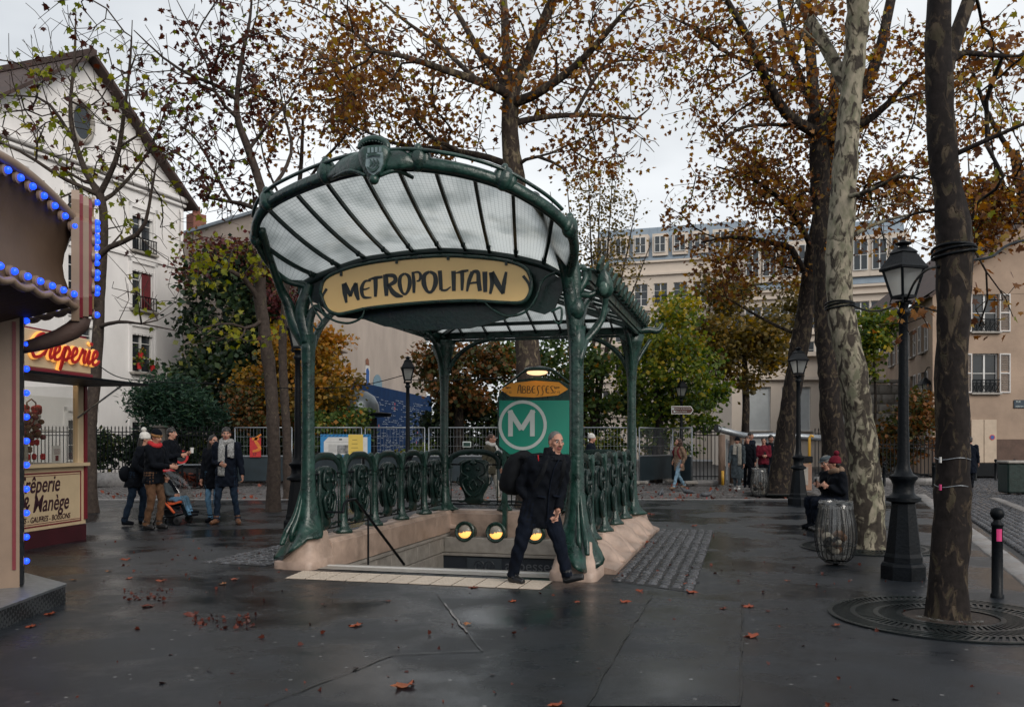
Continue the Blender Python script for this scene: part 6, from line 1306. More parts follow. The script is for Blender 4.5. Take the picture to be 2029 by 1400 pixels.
# ------------------------------------------------------------------ street lamps
def lamp_parts(t):
    mb = MB(); sq = lambda r, z: [(r * math.cos(PI / 8 + k * PI / 4), r * math.sin(PI / 8 + k * PI / 4), z) for k in range(8)]
    mb.rings([sq(.25, 0), sq(.25, .15), sq(.235, .18), sq(.215, .19), sq(.212, .25), sq(.195, .29), sq(.13, .84), sq(.135, .85)]); mb.build('base', BLACKP, t)
    mb = MB(); mb.lathe([(.12, .85), (.185, .87), (.185, .91), (.13, .94), (.115, .97), (.11, 1.05), (.13, 1.10), (.15, 1.12), (.15, 1.15), (.10, 1.18), (.075, 1.24), (.066, 1.32), (.058, 1.7), (.05, 2.6), (.047, 2.94), (.075, 2.97), (.075, 3.0), (.05, 3.03), (.06, 3.08), (.09, 3.11)], 16); mb.build('pole', BLACKP, t, True)
    ln = MB(); a, b, z0, z1 = .085, .150, 3.16, 3.47
    sqr = lambda r, z: [(r, r, z), (-r, r, z), (-r, -r, z), (r, -r, z)]
    for (x, y) in ((1, 1), (-1, 1), (-1, -1), (1, -1)):
        ln.bar((x * a, y * a, z0), (x * b, y * b, z1), .028); ln.tube([(0, 0, 3.08), (x * .1, y * .1, 3.09), (x * a, y * a, z0)], .012, 6)
    for r, z in ((a, z0), (b, z1)):
        q = sqr(r, z)
        for i in range(4): ln.bar(q[i], q[(i + 1) % 4], .03)
    lo = ln.build('lantern', BLACKP, t)
    for i in range(4):
        p, q = sqr(a, z0), sqr(b, z1); m2 = MB(); m2.quad(p[i], p[(i + 1) % 4], q[(i + 1) % 4], q[i]); m2.build('pane', LANTG, lo)
    mb = MB(); mb.rings([sqr(.178, 3.46), sqr(.182, 3.485), sqr(.165, 3.51), sqr(.098, 3.645), sqr(.108, 3.655), sqr(.098, 3.67), sqr(.05, 3.72)]); mb.lathe([(.04, 3.72), (.045, 3.735), (.085, 3.75), (.09, 3.765), (.03, 3.785), (.02, 3.80)], 12); mb.build('lantern_roof', BLACKP, lo)
    mb = MB(); mb.ell((0, 0, 3.3), (.045, .045, .08), 8, 6); mb.build('bulb', SIGNW, lo, 'all')
LAMPS = [(1790, 9.93, 0, 'large black street lamp between the two plane trunks at right'), (1582, 21.3, 0, 'black street lamp in front of the leaning plane tree'), (808, 23.6, 0, 'black street lamp in front of the writing wall'), (1350, 32.2, 0, 'far street lamp carrying the brown direction sign'), (590, 15.3, 0, 'black street lamp hidden behind the left canopy column')]
lamp0 = None
for i, (px, Y, z, lab) in enumerate(LAMPS):
    if lamp0 is None:
        lamp0 = thing('street_lamp', lab, 'street lamp', (gx(px, Y), Y, z), R(18), 'street lamps on the square'); lamp_parts(lamp0)
    else:
        o = copy_tree(lamp0); o.location = (gx(px, Y), Y, z); o.rotation_euler.z = R((30, 18, 10, 25, 12)[i]); o['label'] = lab
    if i == 4: o.rotation_euler.z = R(10)
# wall lantern of the pink wing
px, py, Y = 1833, 770, 39.5; c = at(px, py, Y)
t = thing('wall_lantern', 'small black lantern hanging from a bracket on the pink wing', 'lantern', c)
mb = MB(); sqr = lambda r, z: [(r, r, z), (-r, r, z), (-r, -r, z), (r, -r, z)]
p, q = sqr(.14, -.2), sqr(.25, .18)
for i in range(4): mb.bar(p[i], q[i], .035); mb.bar(p[i], p[(i + 1) % 4], .035); mb.bar(q[i], q[(i + 1) % 4], .035)
mb.rings([sqr(.29, .18), sqr(.24, .24), sqr(.1, .42), sqr(.05, .5)]); mb.tube([(0, 0, .5), (0, 0, .75), (.1, 0, .95), (.6, 0, 1.0), (1.1, 0, 1.0)], .025, 6); mb.build('frame', BLACKP, t)
for i in range(4): mb = MB(); mb.quad(p[i], p[(i + 1) % 4], q[(i + 1) % 4], q[i]); mb.build('pane', LANTG, t)

# ------------------------------------------------------------------ bollards
def bollard_mesh():
    mb = MB(); mb.lathe([(.062, -.02), (.062, .03), (.052, .04), (.05, .70), (.058, .71), (.058, .73), (.038, .75), (.034, .77), (.06, .80), (.066, .835), (.055, .87), (.02, .89)], 16); return mb.mesh('post', BLACKP, True)
BM = bollard_mesh()
p = gnd(1976, 1183); t = thing('bollard', 'near black bollard with a pink sticker beside the iron tree grate', 'bollard', p, 0, 'bollards'); o = link_mesh('post', BM, t); mb = MB(); 
st_ = [(.0525 * math.cos(a), .0525 * math.sin(a), 0) for a in np.linspace(-2.2, -1.2, 8)]
mb.rings([[(x, y, z) for x, y, _ in st_] for z in (.56, .68)], closed=False); mb.build('sticker', PINKST, t)
for px, py, lab in ((1933, 940, 'far bollard by the pale door, leftmost of three before the pink house'), (1973, 938, 'far bollard in the middle of the row before the pink house'), (2010, 937, 'far bollard at the right of the row before the pink house'), (1752, 955, 'far bollard just right of the pale mottled trunk'), (1850, 950, 'far bollard between the big lamp and the dark trunk')):
    p = gnd(px, py, -.1) * 1.0; Yb_ = 36.0 if px > 1900 else 31.0
    t = thing('bollard', lab, 'bollard', (gx(px, Yb_), Yb_, -.1), 0, 'bollards'); link_mesh('post', BM, t)
# ------------------------------------------------------------------ litter bins: hoop, ribs and a clear bag
def bin_(px, py, lab, seed, fill):
    p = gnd(px, py); t = thing('litter_bin', lab, 'litter bin', p, seed, 'hoop litter bins'); r = random.Random(seed); n = 22
    prof = [(.13, .04), (.20, .10), (.235, .22), (.25, .36), (.235, .52), (.205, .66), (.185, .76)]
    for k in range(n):
        a = 2 * PI * k / n; mb = MB(); P = cat_rom([(q * math.cos(a), q * math.sin(a), z) for q, z in prof], 3); mb.tube(P, .006, 4); mb.build('rib', GREYB, t, 'all')
    mb = MB()
    for q, z, w_ in ((.13, .04, .012), (.24, .26, .006), (.187, .765, .012)): mb.tube([(q * math.cos(a), q * math.sin(a), z) for a in np.linspace(0, 2 * PI, 25)], w_, 6)
    mb.lathe([(.03, -.01), (.03, .05), (.12, .05)], 10); tag(mb.build('hoop', GREYB, t, 'all'), kind='stuff')
    mb = MB(); rows = []
    for q, z in ((.05, .07), (.15, .085), (.21, .2), (.228, .36), (.212, .55), (.185, .72), (.178, .79), (.20, .80), (.205, .70)):
        rows.append([((q + r.uniform(-.014, .012)) * math.cos(a), (q + r.uniform(-.014, .012)) * math.sin(a), z + r.uniform(-.012, .012)) for a in np.linspace(0, 2 * PI, 28, endpoint=False)])
    mb.rings(rows, cap=False); mb.build('clear_bag', PLASTIC, t, 'all')
    mb = MB()
    for k in range(fill):
        mb.mi = k % 3; mb.ell((r.uniform(-.11, .11), r.uniform(-.11, .11), r.uniform(.13, .38)), (r.uniform(.04, .09), r.uniform(.04, .09), r.uniform(.03, .07)), 7, 5, Matrix.Rotation(r.uniform(0, 3), 3, 'X'))
    tag(mb.build('rubbish', [C_BLACK, C_STONE, C_BROWN], t), kind='stuff')
GREYB = mat('bin_grey', (.02, .022, .024), .35, .2, 10, metal=.5)
bin_(1656, 1118, 'near hoop litter bin with a clear bag in front of the pale trunk', 1, 14)
bin_(1505, 985, 'far hoop litter bin with a clear bag beside the leaning trunk', 2, 9)
# ------------------------------------------------------------------ cast iron tree grates
GRATE = mat('cast_grate', (.012, .017, .018), .3, .4, 12, .2, 30, metal=.3)
def grate(c, ro, ri, lab, rows=3):
    t = thing('tree_grate', lab, 'tree grate', c, R(8), 'iron tree grates')
    mb = MB(); mb.lathe([(ro, .002), (ro, .003)], 48); mb.build('bed', MORTAR, t)
    radii_ = np.linspace(ri, ro, rows + 1)
    for q, w_ in [(x, .03) for x in radii_]: 
        mb = MB(); n = 64
        mb.rings([[(rr * math.cos(a), rr * math.sin(a), zz) for a in np.linspace(0, 2 * PI, n, endpoint=False)] for rr, zz in ((q - w_, .004), (q - w_, .016), (q + w_ * .4, .016), (q + w_ * .4, .004))], cap=False); mb.build('ring', GRATE, t)
    for j in range(rows):
        a0, a1 = radii_[j], radii_[j + 1]; n = int(2 * PI * a1 / (.062 if ro < 1.1 else .085))
        mb = MB()
        for k in range(n):
            a = 2 * PI * k / n + j * .03; b = a + .10 * (1 if j % 2 else -1); mb.bar((a0 * math.cos(a), a0 * math.sin(a), .008), ((a1 - .03) * math.cos(b), (a1 - .03) * math.sin(b), .008), .022, .014)
        tag(mb.build('spokes', GRATE, t), kind='stuff')
    mb = MB(); mb.lathe([(ri - .03, .0035), (ri - .03, .0045)], 32); mb.build('soil', mat('soil', (.03, .02, .015), .9, .4, 12, .6, 40) if 'soil' not in MT else MT['soil'], t)
c8 = gnd(1885, 1224); c8.y += .02
grate(c8, 1.0, .42, 'large round iron grate around the dark plane trunk in the foreground')
grate(gnd(1722, 1085), .95, .42, 'round iron grate around the pale mottled trunk')
grate(gnd(1545, 978), 1.0, .5, 'round iron grate around the leaning trunk', 2)
mb = MB(); rl = random.Random(3)
for k in range(7): 
    a = rl.uniform(3.3, 5.2); mb.ell((c8.x + .28 * math.cos(a), c8.y + .28 * math.sin(a), .02), (.05, .03, .012), 7, 5, Matrix.Rotation(rl.uniform(0, 3), 3, 'Z'))
o = mb.build('crumpled_wrapper', PLASTIC, None); tag(o, 'crumpled clear wrapper lying at the foot of the dark trunk', 'litter')
# ------------------------------------------------------------------ fences
def heras(x0, Y0, x1, Y1, lab, board=True):
    a, b = Vector((gx(x0, Y0), Y0, 0)), Vector((gx(x1, Y1), Y1, 0)); d = b - a; L = d.length
    t = thing('site_fence_panel', lab, 'fence', a, math.atan2(d.y, d.x), 'wire site fence panels')
    for q in (((.03, 0, .12), (.03, 0, 2.0)), ((L - .03, 0, .12), (L - .03, 0, 2.0)), ((.03, 0, 2.0), (L - .03, 0, 2.0)), ((.03, 0, .14), (L - .03, 0, .14))): mb = MB(); mb.tube(q, .024, 6); mb.build('frame_tube', STEEL, t, 'all')
    mb = MB(); n = int(L / .11)
    for k in range(1, n): mb.bar((L * k / n, 0, 1.0 if board else .15), (L * k / n, 0, 1.99), .006)
    for z in (1.35, 1.68) if board else (.5, .9, 1.3, 1.7): mb.bar((0, 0, z), (L, 0, z), .008)
    tag(mb.build('wire_mesh', STEEL, t), kind='stuff')
    if board:
        mb = MB(); mb.box((L / 2, -.035, .55), (L - .06, .03, .86)); mb.build('lower_board', HOARD, t); mb = MB(); mb.box((L / 2, -.06, 1.0), (L - .04, .06, .05)); mb.build('board_rail', STEEL, t)
    for x in (.05, L - .05): mb = MB(); mb.box((x, 0, .06), (.22, .6, .12), ch=.03); mb.build('foot_block', STONE_G, t)
FEN = [(464, 580, 'with the red poster'), (592, 718, 'with the blue bordered notice'), (722, 843, 'in front of the writing wall'), (848, 995, 'in front of the autumn tree'), (1000, 1148, 'hidden behind the station totem'), (1152, 1262, 'behind the right balustrade')]
for i, (a, b, l) in enumerate(FEN): heras(a, 31.2, b, 31.2, 'wire site fence panel over dark boards ' + l)
heras(1266, 31.2, 1330, 33.6, 'wire site fence panel turned back right of the entrance'); heras(1332, 32.4, 1372, 31.2, 'short wire site fence panel left of the iron railings')
def railing(x0, x1, Y, lab, h=1.75, wall=.32, sp=.13, nm='iron_railing'):
    a = Vector((gx(x0, Y), Y, 0)); L = gx(x1, Y) - a.x; t = thing(nm, lab, 'railing', a); n = int(L / sp)
    mb = MB(); mb.tube([(0, 0, 0), (0, 0, .3), (0, 0, .32)], [.011, .011, .002], 4)
    me = None
    for k in range(n + 1):
        if me is None:
            m2 = MB(); m2.bar((0, 0, wall), (0, 0, h), .024); m2.tube([(0, 0, h), (0, 0, h + .06), (0, 0, h + .12)], [.02, .022, .002], 5); me = m2.mesh('bar', BLACKP)
        link_mesh('bar', me, t, (L * k / n, 0, 0))
    for z in (wall + .12, h - .10, h - .22): mb = MB(); mb.bar((0, 0, z), (L, 0, z), .035); mb.build('rail', BLACKP, t)
    for k in range(max(1, int(L / 1.1))):
        mb = MB(); w_ = L / max(1, int(L / 1.1)); mb.box((w_ * (k + .5), 0, wall / 2 - .05), (w_ - .012, .36, wall + .08), ch=.03); mb.build('plinth_stone', KERB, t, True)
    return t, L
railing(60, 462, 31.3, 'black iron garden railing on a low stone wall behind the group at left', 1.95, .42)
railing(1372, 1424, 31.4, 'short black iron railing left of the wooden posts', 1.95, .15)
railing(1615, 1740, 33, 'black iron railing behind the plane trunks', 1.9, .2); railing(1742, 1862, 32.2, 'black iron railing in front of the vine shrub', 1.5, .2)
mb = MB(); mb.box((0, 0, 1.0), (.36, .36, 2.0), ch=.03); mb.box((0, 0, 2.03), (.44, .44, .08), ch=.02)
o = mb.build('gate_pillar', mat('grey_wood', (.09, .08, .07), .8, .3, 5), None, False, (gx(320, 31.2), 31.2, 0)); tag(o, 'weathered grey gate pillar between the two lengths of garden railing', 'pillar')
# pergola gate in the middle distance
pg = thing('pergola_gate', 'playground entrance with wooden posts and a thick grey pipe along the top', 'gate', (gx(1424, 31), 31, 0)); PX = lambda px, Y: gx(px, Y) - gx(1424, 31)
for px, dy in ((1430, 0), (1452, .9), (1470, 1.6), (1492, 2.2)):
    mb = MB(); x = PX(px, 31 + dy); mb.tube([(x, dy, 0), (x, dy, 1.75)], .12, 10); mb.build('wood_post', WOOD, pg, 'all')
mb = MB(); mb.tube([(PX(1420, 31), -.1, 1.95), (PX(1468, 31.8), .7, 1.74), (PX(1490, 32), 1.0, 1.70), (PX(1565, 32), 1.0, 1.72), (PX(1640, 32), 1.0, 1.62)], .11, 12); mb.build('top_pipe', STEEL, pg, 'all')
mb = MB(); mb.lathe([(.14, -.02), (.14, .02)], 14, Matrix.Translation((PX(1420, 31), -.12, 1.96)) @ Matrix.Rotation(R(75), 4, 'X')); mb.build('pipe_cap', BLACKP, pg)
for i in range(6):
    x = PX(1440 + i * 16, 32.4); mb = MB(); mb.bar((x, 1.4, .1), (x, 1.4, 1.6), .05); mb.build('gate_bar', STEEL, pg)
for i in range(5): mb = MB(); mb.box((PX(1440 + i * 20, 32.6) + .18, 1.6, .85), (.33, .03, 1.4)); mb.build('gate_panel', mat('gate_panel', (.16, .15, .15), .6, .2, 5) if 'gate_panel' not in MT else MT['gate_panel'], pg)
mb = MB(); mb.box((PX(1500, 32.3), 1.32, 1.35), (.42, .03, .5)); nb = mb.build('notice', WHITEP, pg)
mb = MB(); mb.tube([(PX(1600, 31.5), .3, 0), (PX(1600, 31.5), .3, 1.65), (PX(1603, 31.5), .3, 1.72), (PX(1608, 31.5), .3, 1.68)], .05, 8); tag(mb.build('yellow_pipe', mat('yellow_paint', (.55, .30, .03), .4, .1, 5), None, 'all', (gx(1424, 31), 31, 0)), 'curved yellow pipe end beside the utility box', 'pipe')
mb = MB(); mb.tube([(0, 0, 0), (0, 0, .5)], .05, 8); tag(mb.build('yellow_marker_post', MT['yellow_paint'], None, 'all', (gx(1432, 30.6), 30.6, 0)), 'short yellow marker post at the foot of the wooden gate post', 'post')
t = thing('utility_box', 'brick coloured utility box with a black cap beside the second lamp', 'utility box', (gx(1601, 26.5), 27.5, 0))
mb = MB(); mb.box((0, 0, .42), (.75, .5, .84), ch=.02); mb.build('cabinet', mat('box_brick', (.27, .16, .11), .75, .2, 5), t); mb = MB(); mb.box((0, 0, .96), (.8, .55, .2), ch=.02); mb.build('cap', BLACKP, t); mb = MB(); mb.box((0, -.262, .45), (.5, .02, .55)); mb.build('door', STONE_G, t)
t = thing('green_cabinet', 'low dark green street cabinet at the right edge beyond the cobbles', 'cabinet', (gx(2022, 27), 27, -.1))
mb = MB(); mb.box((0, 0, .5), (1.1, .6, .9), ch=.04); mb.build('body', IRON_D, t); mb = MB(); mb.box((0, -.01, .99), (1.16, .66, .09), ch=.03); mb.build('lid', STONE_G, t)
# notice boards
Yn = 31.05
def notice():
    a, b = at(635, 906, Yn), at(735, 860, Yn); W, H = b.x - a.x, b.z - a.z
    t = thing('notice_board', 'large notice with blue striped border and yellow panel on the wire fence', 'notice', a)
    mb = MB(); mb.box((W / 2, 0, H / 2), (W, .02, H)); mb.build('board', BLUEP, t)
    DB = mat('stripe_blue', (.012, .08, .20), .4, .1, 5); mb = None
    for k in range(26):
        x = W * k / 13
        if k < 13:
            for z in (.02, H - .075): m2 = MB(); m2.prism([(x, z), (x + .06, z), (x + .11, z + .055), (x + .05, z + .055)], (0, -.0115, 0), (1, 0, 0), (0, 0, 1), .002); m2.build('stripe', DB, t)
    mb = MB(); mb.prism([(.12, .10), (W - .12, .10), (W - .12, H - .1), (.28, H - .1), (.12, H - .26)], (0, -.011, 0), (1, 0, 0), (0, 0, 1), .004); wp = mb.build('white_sheet', WHITEP, t)
    mb = MB(); mb.box((W * .70, -.017, H / 2), (W * .29, .006, H - .01)); yp_ = mb.build('yellow_sheet', YELP, t)
    mb = MB(); mb.box((W * .44, -.017, H * .36), (W * .22, .004, H * .36)); pp = mb.build('photo', mat('photo_print', (.10, .10, .10), .5, .9, 6, col2=(.42, .42, .42)), t)
    mb = MB()
    for k in range(7): mb.box((W * .24, -.0165, H * .22 + k * .045), (W * .16, .003, .008))
    for k in range(4): mb.box((W * .68, -.0215, H * .25 + k * .14), (W * .15 * (1 - .12 * k), .003, .014))
    mb.box((W * .36, -.0165, H * .66), (W * .5, .003, .006)); mb.box((W * .40, -.0165, H * .78), (.10, .003, .05)); tag(mb.build('printed_lines', INK, t), kind='stuff')
notice()
a, b = at(495, 905, Yn), at(517, 867, Yn); W, H = b.x - a.x, b.z - a.z
t = thing('poster', 'small red and orange poster on the wire fence by the slender trunk', 'poster', a)
mb = MB(); mb.box((W / 2, 0, H / 2), (W, .02, H)); mb.build('sheet', REDP, t); OR_ = mat('poster_orange', (.65, .20, .03), .5, .2, 8)
mb = MB(); stroke(mb, [(.1, .2), (.35, .3), (.2, .6), (.4, .8)], [.06, .12, .10, .05], (0, -.0115, 0), (1, 0, 0), (0, 0, 1), .003); stroke(mb, [(.12, .95), (.5, .95)], .14, (0, -.0115, 0), (W * 1.7, 0, 0), (0, 0, H), .003, curve=False); mb.build('print', OR_, t)
text('57', .14, INK, t, facing((.10, -.012, .05), (1, 0, 0), (0, 0, 1)), .003)
t = thing('small_plaque', 'small green and white plaque in front of the autumn tree', 'plaque', at(925, 880, 31.05)); mb = MB(); mb.box((0, 0, 0), (.30, .03, .2), ch=.01); mb.build('plate', SIGNW, t); mb = MB(); mb.box((0, -.02, 0), (.24, .01, .13)); mb.build('print', IRON, t)
mb = MB(); mb.box((0, 0, 0), (.9, .03, .85)); tag(mb.build('dark_screen', IRON_D, None, False, at(672 + 0, 905, 31.6) + Vector((0, 0, .2))), 'plain dark green panel standing behind the blue bordered notice', 'panel')
# direction sign on the far lamp
c = at(1352, 812, 31.95); t = thing('direction_sign', 'brown and white pointed direction sign on the far street lamp', 'sign', c); W, H = .80, .29
sh = [(-W * .5, -H / 2), (W * .38, -H / 2), (W * .5, 0), (W * .38, H / 2), (-W * .5, H / 2)]
mb = MB(); mb.prism(sh, (0, 0, 0), (1, 0, 0), (0, 0, 1), .03); mb.build('border', WHITEP, t)
mb = MB(); mb.prism([(a * .94, b * .80) for a, b in sh], (0, -.031, 0), (1, 0, 0), (0, 0, 1), .004); fp = mb.build('face', BRSIGN, t)
text('Basilique du Sacré-Cœur', .062, SIGNW, fp, facing((-.30, -.036, .03), (1, 0, 0), (0, 0, 1)), .003); text('Place du Tertre', .062, SIGNW, fp, facing((-.24, -.036, -.07), (1, 0, 0), (0, 0, 1)), .003)
mb = MB(); mb.box((-.34, -.036, .045), (.06, .004, .07)); mb.box((-.29, -.036, -.05), (.06, .004, .07)); tag(mb.build('pictograms', SIGNW, fp), kind='stuff')
# ------------------------------------------------------------------ cables
def cable(lab, pts, r=.012, m=BLACKP):
    P = [at(*p) for p in pts]; b = P[0].copy(); mb = MB(); mb.tube([p - b for p in cat_rom(P, 8)], r, 5); tag(mb.build('cable', m, None, 'all', b), lab, 'cable')
cable('thin sagging cable from the crêperie tree towards the fir shrub', [(197, 725, 18.8), (240, 748, 20), (320, 757, 22), (440, 760, 23), (540, 768, 23.5), (700, 765, 23.6), (804, 742, 23.6)])
cable('cable running right from the lamp by the writing wall', [(812, 752, 23.6), (850, 754, 24), (900, 752, 24.5), (1000, 748, 25)], .01)
cable('thick cable looped from the pale trunk to the big lamp', [(1690, 606, 12.5), (1722, 616, 11.8), (1755, 612, 10.8), (1785, 598, 9.95)], .014)
cable('thick cable from the big lamp up to the dark trunk', [(1796, 596, 9.9), (1812, 560, 9.4), (1835, 535, 8.6), (1860, 528, 7.7)], .014)
cable('twisted cable from the dark trunk to the right edge', [(1925, 515, 7.7), (1965, 508, 7.9), (2000, 484, 8.2), (2060, 470, 8.6)], .013)
for lab, px, py, Y, r in (('black band strapped around the pale trunk', 1664, 606, 12.7, .20), ('black band strapped around the dark trunk', 1890, 500, 7.75, .175)):
    c = at(px, py, Y); mb = MB()
    for k in range(3): mb.tube([(r * math.cos(a), r * math.sin(a), k * .02 - .02 + .03 * math.cos(a + k)) for a in np.linspace(0, 2 * PI, 25)], .013, 6)
    tag(mb.build('trunk_band', BLACKP, None, 'all', c), lab, 'strap')
for z_, py in ((0, 908), (1, 962)):
    c = at(1887, py, 7.75); mb = MB(); mb.tube([(.143 * math.cos(a), .143 * math.sin(a), .01 * math.sin(3 * a)) for a in np.linspace(0, 2 * PI, 25)], .004, 5)
    tag(o := mb.build('wire_tie', STEEL, None, 'all', c), ('upper' if z_ == 0 else 'lower') + ' thin wire tie with a torn tag around the dark trunk', 'wire')
    m2 = MB(); m2.box((-.135, -.06, -.01), (.01, .03, .05)); m2.build('tag', WHITEP if z_ == 0 else PINKST, o)
# bench under the pale trunk
c = gnd(1672, 1050); t = thing('park_bench', 'dark slatted bench behind the near litter bin', 'bench', (gx(1668, 15.3), 15.5, 0), R(-80))
for k in range(5): mb = MB(); mb.box((0, -.18 + k * .1, .44), (1.5, .08, .035), ch=.008); mb.build('seat_slat', WOOD, t)
for x in (-.6, .6): mb = MB(); mb.bar((x, -.2, 0), (x, -.18, .42), .05); mb.bar((x, .22, 0), (x, .24, .42), .05); mb.bar((x, -.22, .41), (x, .26, .41), .04); mb.build('bench_support', BLACKP, t)

# ------------------------------------------------------------------ crêperie kiosk
kd = Vector((.13, .9915, 0)); kc = Vector((-6.70, 13.9, 0)); LK = 2.9; ko = kc - kd * LK
kz = thing('creperie_kiosk', 'cream and maroon crêperie stall with a lit red sign and serving window', 'kiosk', ko, math.atan2(kd.y, kd.x))
def kx(px): k = (px - CX) / FPX; s_ = (k * ko.y - ko.x) / (kd.x - k * kd.y); return s_
DP = 2.2
mb = MB(); mb.box((LK / 2, DP / 2, .12), (LK, DP, .24)); mb.build('base', mat('dark_maroon', (.045, .006, .010), .45, .2, 4), kz); mb = MB(); mb.box((LK / 2 , DP / 2, 3.14), (LK, DP, .06)); mb.build('roof', MAROON, kz)
mb = MB(); mb.box((LK / 2, .04, .70), (LK - .02, .07, .90)); lp = mb.build('lower_panel', CREAM, kz)
mb = MB(); x0, x1 = .1, LK - .14
for q in ((x0, .30, x1, .32), (x0, 1.06, x1, 1.08), (x0, .34, x1, .348), (x0, 1.03, x1, 1.038)): mb.box(((q[0] + q[2]) / 2, .002, (q[1] + q[3]) / 2), (q[2] - q[0], .006, q[3] - q[1]))
mb.box((x1, .002, .69), (.02, .006, .78)); tag(mb.build('panel_lines', MAROON, lp), kind='stuff')
TXT = mat('dark_red_print', (.035, .008, .014), .5, .1, 6)
def ktext(s_, size, x, z, m, par, sh=0, off=0, xs=1, dep=.004, y=.0, al='LEFT'): return text(s_, size, m, par, facing((x, y, z), (1, 0, 0), (0, 0, 1)), dep, sh, off, xs, align=al)
ktext('Crêperie', .34, kx(30), .80, TXT, lp, .28, .004, .78); ktext('& Manège', .34, kx(42), .52, TXT, lp, .28, .004, .78); ktext('CRÊPES - GAUFRES - BOISSONS', .115, kx(22), .37, TXT, lp, .2, .001, .82)
for x in (0.05, LK - .20): mb = MB(); mb.box((x + .07, .05, 1.82), (.14, .10, 1.30), ch=.01); mb.build('window_post', CREAM, kz)
mb = MB(); mb.box((LK - .03, .05, 1.42), (.06, .14, 2.2)); mb.build('corner_post', MAROON, kz)
mb = MB(); mb.box((LK / 2, .0, 1.18), (LK - .04, .16, .05)); mb.build('counter', CREAM, kz)
mb = MB(); mb.quad((.1, .06, 1.2), (LK - .2, .06, 1.2), (LK - .2, .06, 2.2), (.1, .06, 2.2)); mb.build('glass', SHOPGL, kz)
mb = MB(); mb.box((LK / 2, DP - .05, 1.6), (LK, .06, 3.0)); mb.box((LK - .03, DP / 2 + .1, .7), (.05, DP - .2, 1.0)); mb.build('rear_wall', WHITEP, kz)
mb = MB(); mb.quad((LK - .02, .2, 1.2), (LK - .02, DP - .1, 1.2), (LK - .02, DP - .1, 2.4), (LK - .02, .2, 2.4)); mb.build('side_glass', SHOPGL, kz)
mb = MB(); mb.box((LK / 2, DP / 2, 2.52), (LK - .05, DP - .1, .05)); mb.build('ceiling', mat('stall_ceiling', (.25, .23, .20), .6, .1, 4), kz)
for x in (.5, 1.1, 1.7, 2.3):
    for y in (.5, 1.2): mb = MB(); mb.lathe([(.10, 2.485), (.10, 2.492)], 14, Matrix.Translation((x, y, 0))); mb.build('ceiling_lamp', WARMW, kz)
mb = MB(); mb.box((LK / 2, .10, 2.455), (LK - .5, .03, .02)); mb.build('strip_lamp', WARMW, kz)
mb = MB(); mb.box((LK / 2, -.02, 2.86), (LK, .12, .54), ch=.01); fs = mb.build('fascia', CREAM, kz)
mb = MB(); mb.box((LK / 2, -.03, 2.535), (LK + .02, .16, .10), ch=.01); mb.build('fascia_edge', MAROON, kz)
NEON = mat('neon_red', (.32, .012, .014), .3, .1, 5, emit=(.8, .02, .01), estr=.06); HALO = mat('neon_halo', (.8, .45, .1), .3, .1, 5, emit=(1, .45, .10), estr=.5)
# script letters built from strokes
SC = {'C': ([(.9, .75), (.7, 1.0), (.35, .85), (.1, .4), (.3, 0), (.7, .05), (1, .3)], 1.0), 'r': ([(0, .1), (.3, .55), (.35, .6), (.35, .45), (.7, .55), (.6, .2), (.75, 0), (1, .15)], .62), 'e': ([(0, .15), (.55, .35), (.6, .55), (.3, .6), (.12, .3), (.3, .0), (.7, .02), (1, .2)], .62), 'p': ([(0, .15), (.25, .6), (.2, 0), (.05, -.45), (.2, .2), (.45, .6), (.75, .4), (.55, .03), (.35, .05), (1, .15)], .72), 'i': ([(0, .15), (.4, .6), (.35, .15), (.55, 0), (1, .2)], .42)}
x = kx(40); base_z = 2.74
for ch in 'Crêperie':
    k = 'e' if ch in 'êe' else ch; pts, wd_ = SC[k]; hgt = .34; wpx = .285 * wd_ * 1.18
    P = [((a * wpx + b * hgt * .22), b * hgt) for a, b in pts]
    for nm, m, w_, y in (('letter_halo', HALO, .07, -.088), ('letter', NEON, .044, -.13)):
        mb = MB(); stroke(mb, P, [w_ * .7, w_, w_, w_, w_ * .7], (x, y, base_z), (1, 0, 0), (0, 0, 1), .02, 5); 
        if ch == 'ê': stroke(mb, [(wpx * .3 + .1, .27), (wpx * .5 + .1, .36), (wpx * .75 + .1, .27)], w_ * .8, (x, y, base_z), (1, 0, 0), (0, 0, 1), .02, 3)
        if ch == 'i': stroke(mb, [(wpx * .4 + .08, .29), (wpx * .4 + .10, .33)], w_ * 1.1, (x, y, base_z), (1, 0, 0), (0, 0, 1), .02, 3)
        mb.build(nm, m, fs)
    x += wpx * .92
mb = MB(); mb.box((LK / 2 + .05, -.52, 2.41), (LK - .1, 1.05, .035)); fl = mb.build('raised_flap', BLACKP, kz); fl.rotation_euler = (0, 0, 0)
mb = MB(); mb.tube([(LK - .25, -.02, 1.9), (LK - .25, -.75, 2.39)], .014, 6); mb.build('flap_prop', STEEL, kz, 'all'); mb = MB(); mb.tube([(.3, -.02, 1.9), (.3, -.75, 2.39)], .014, 6); mb.build('flap_prop', STEEL, kz, 'all')
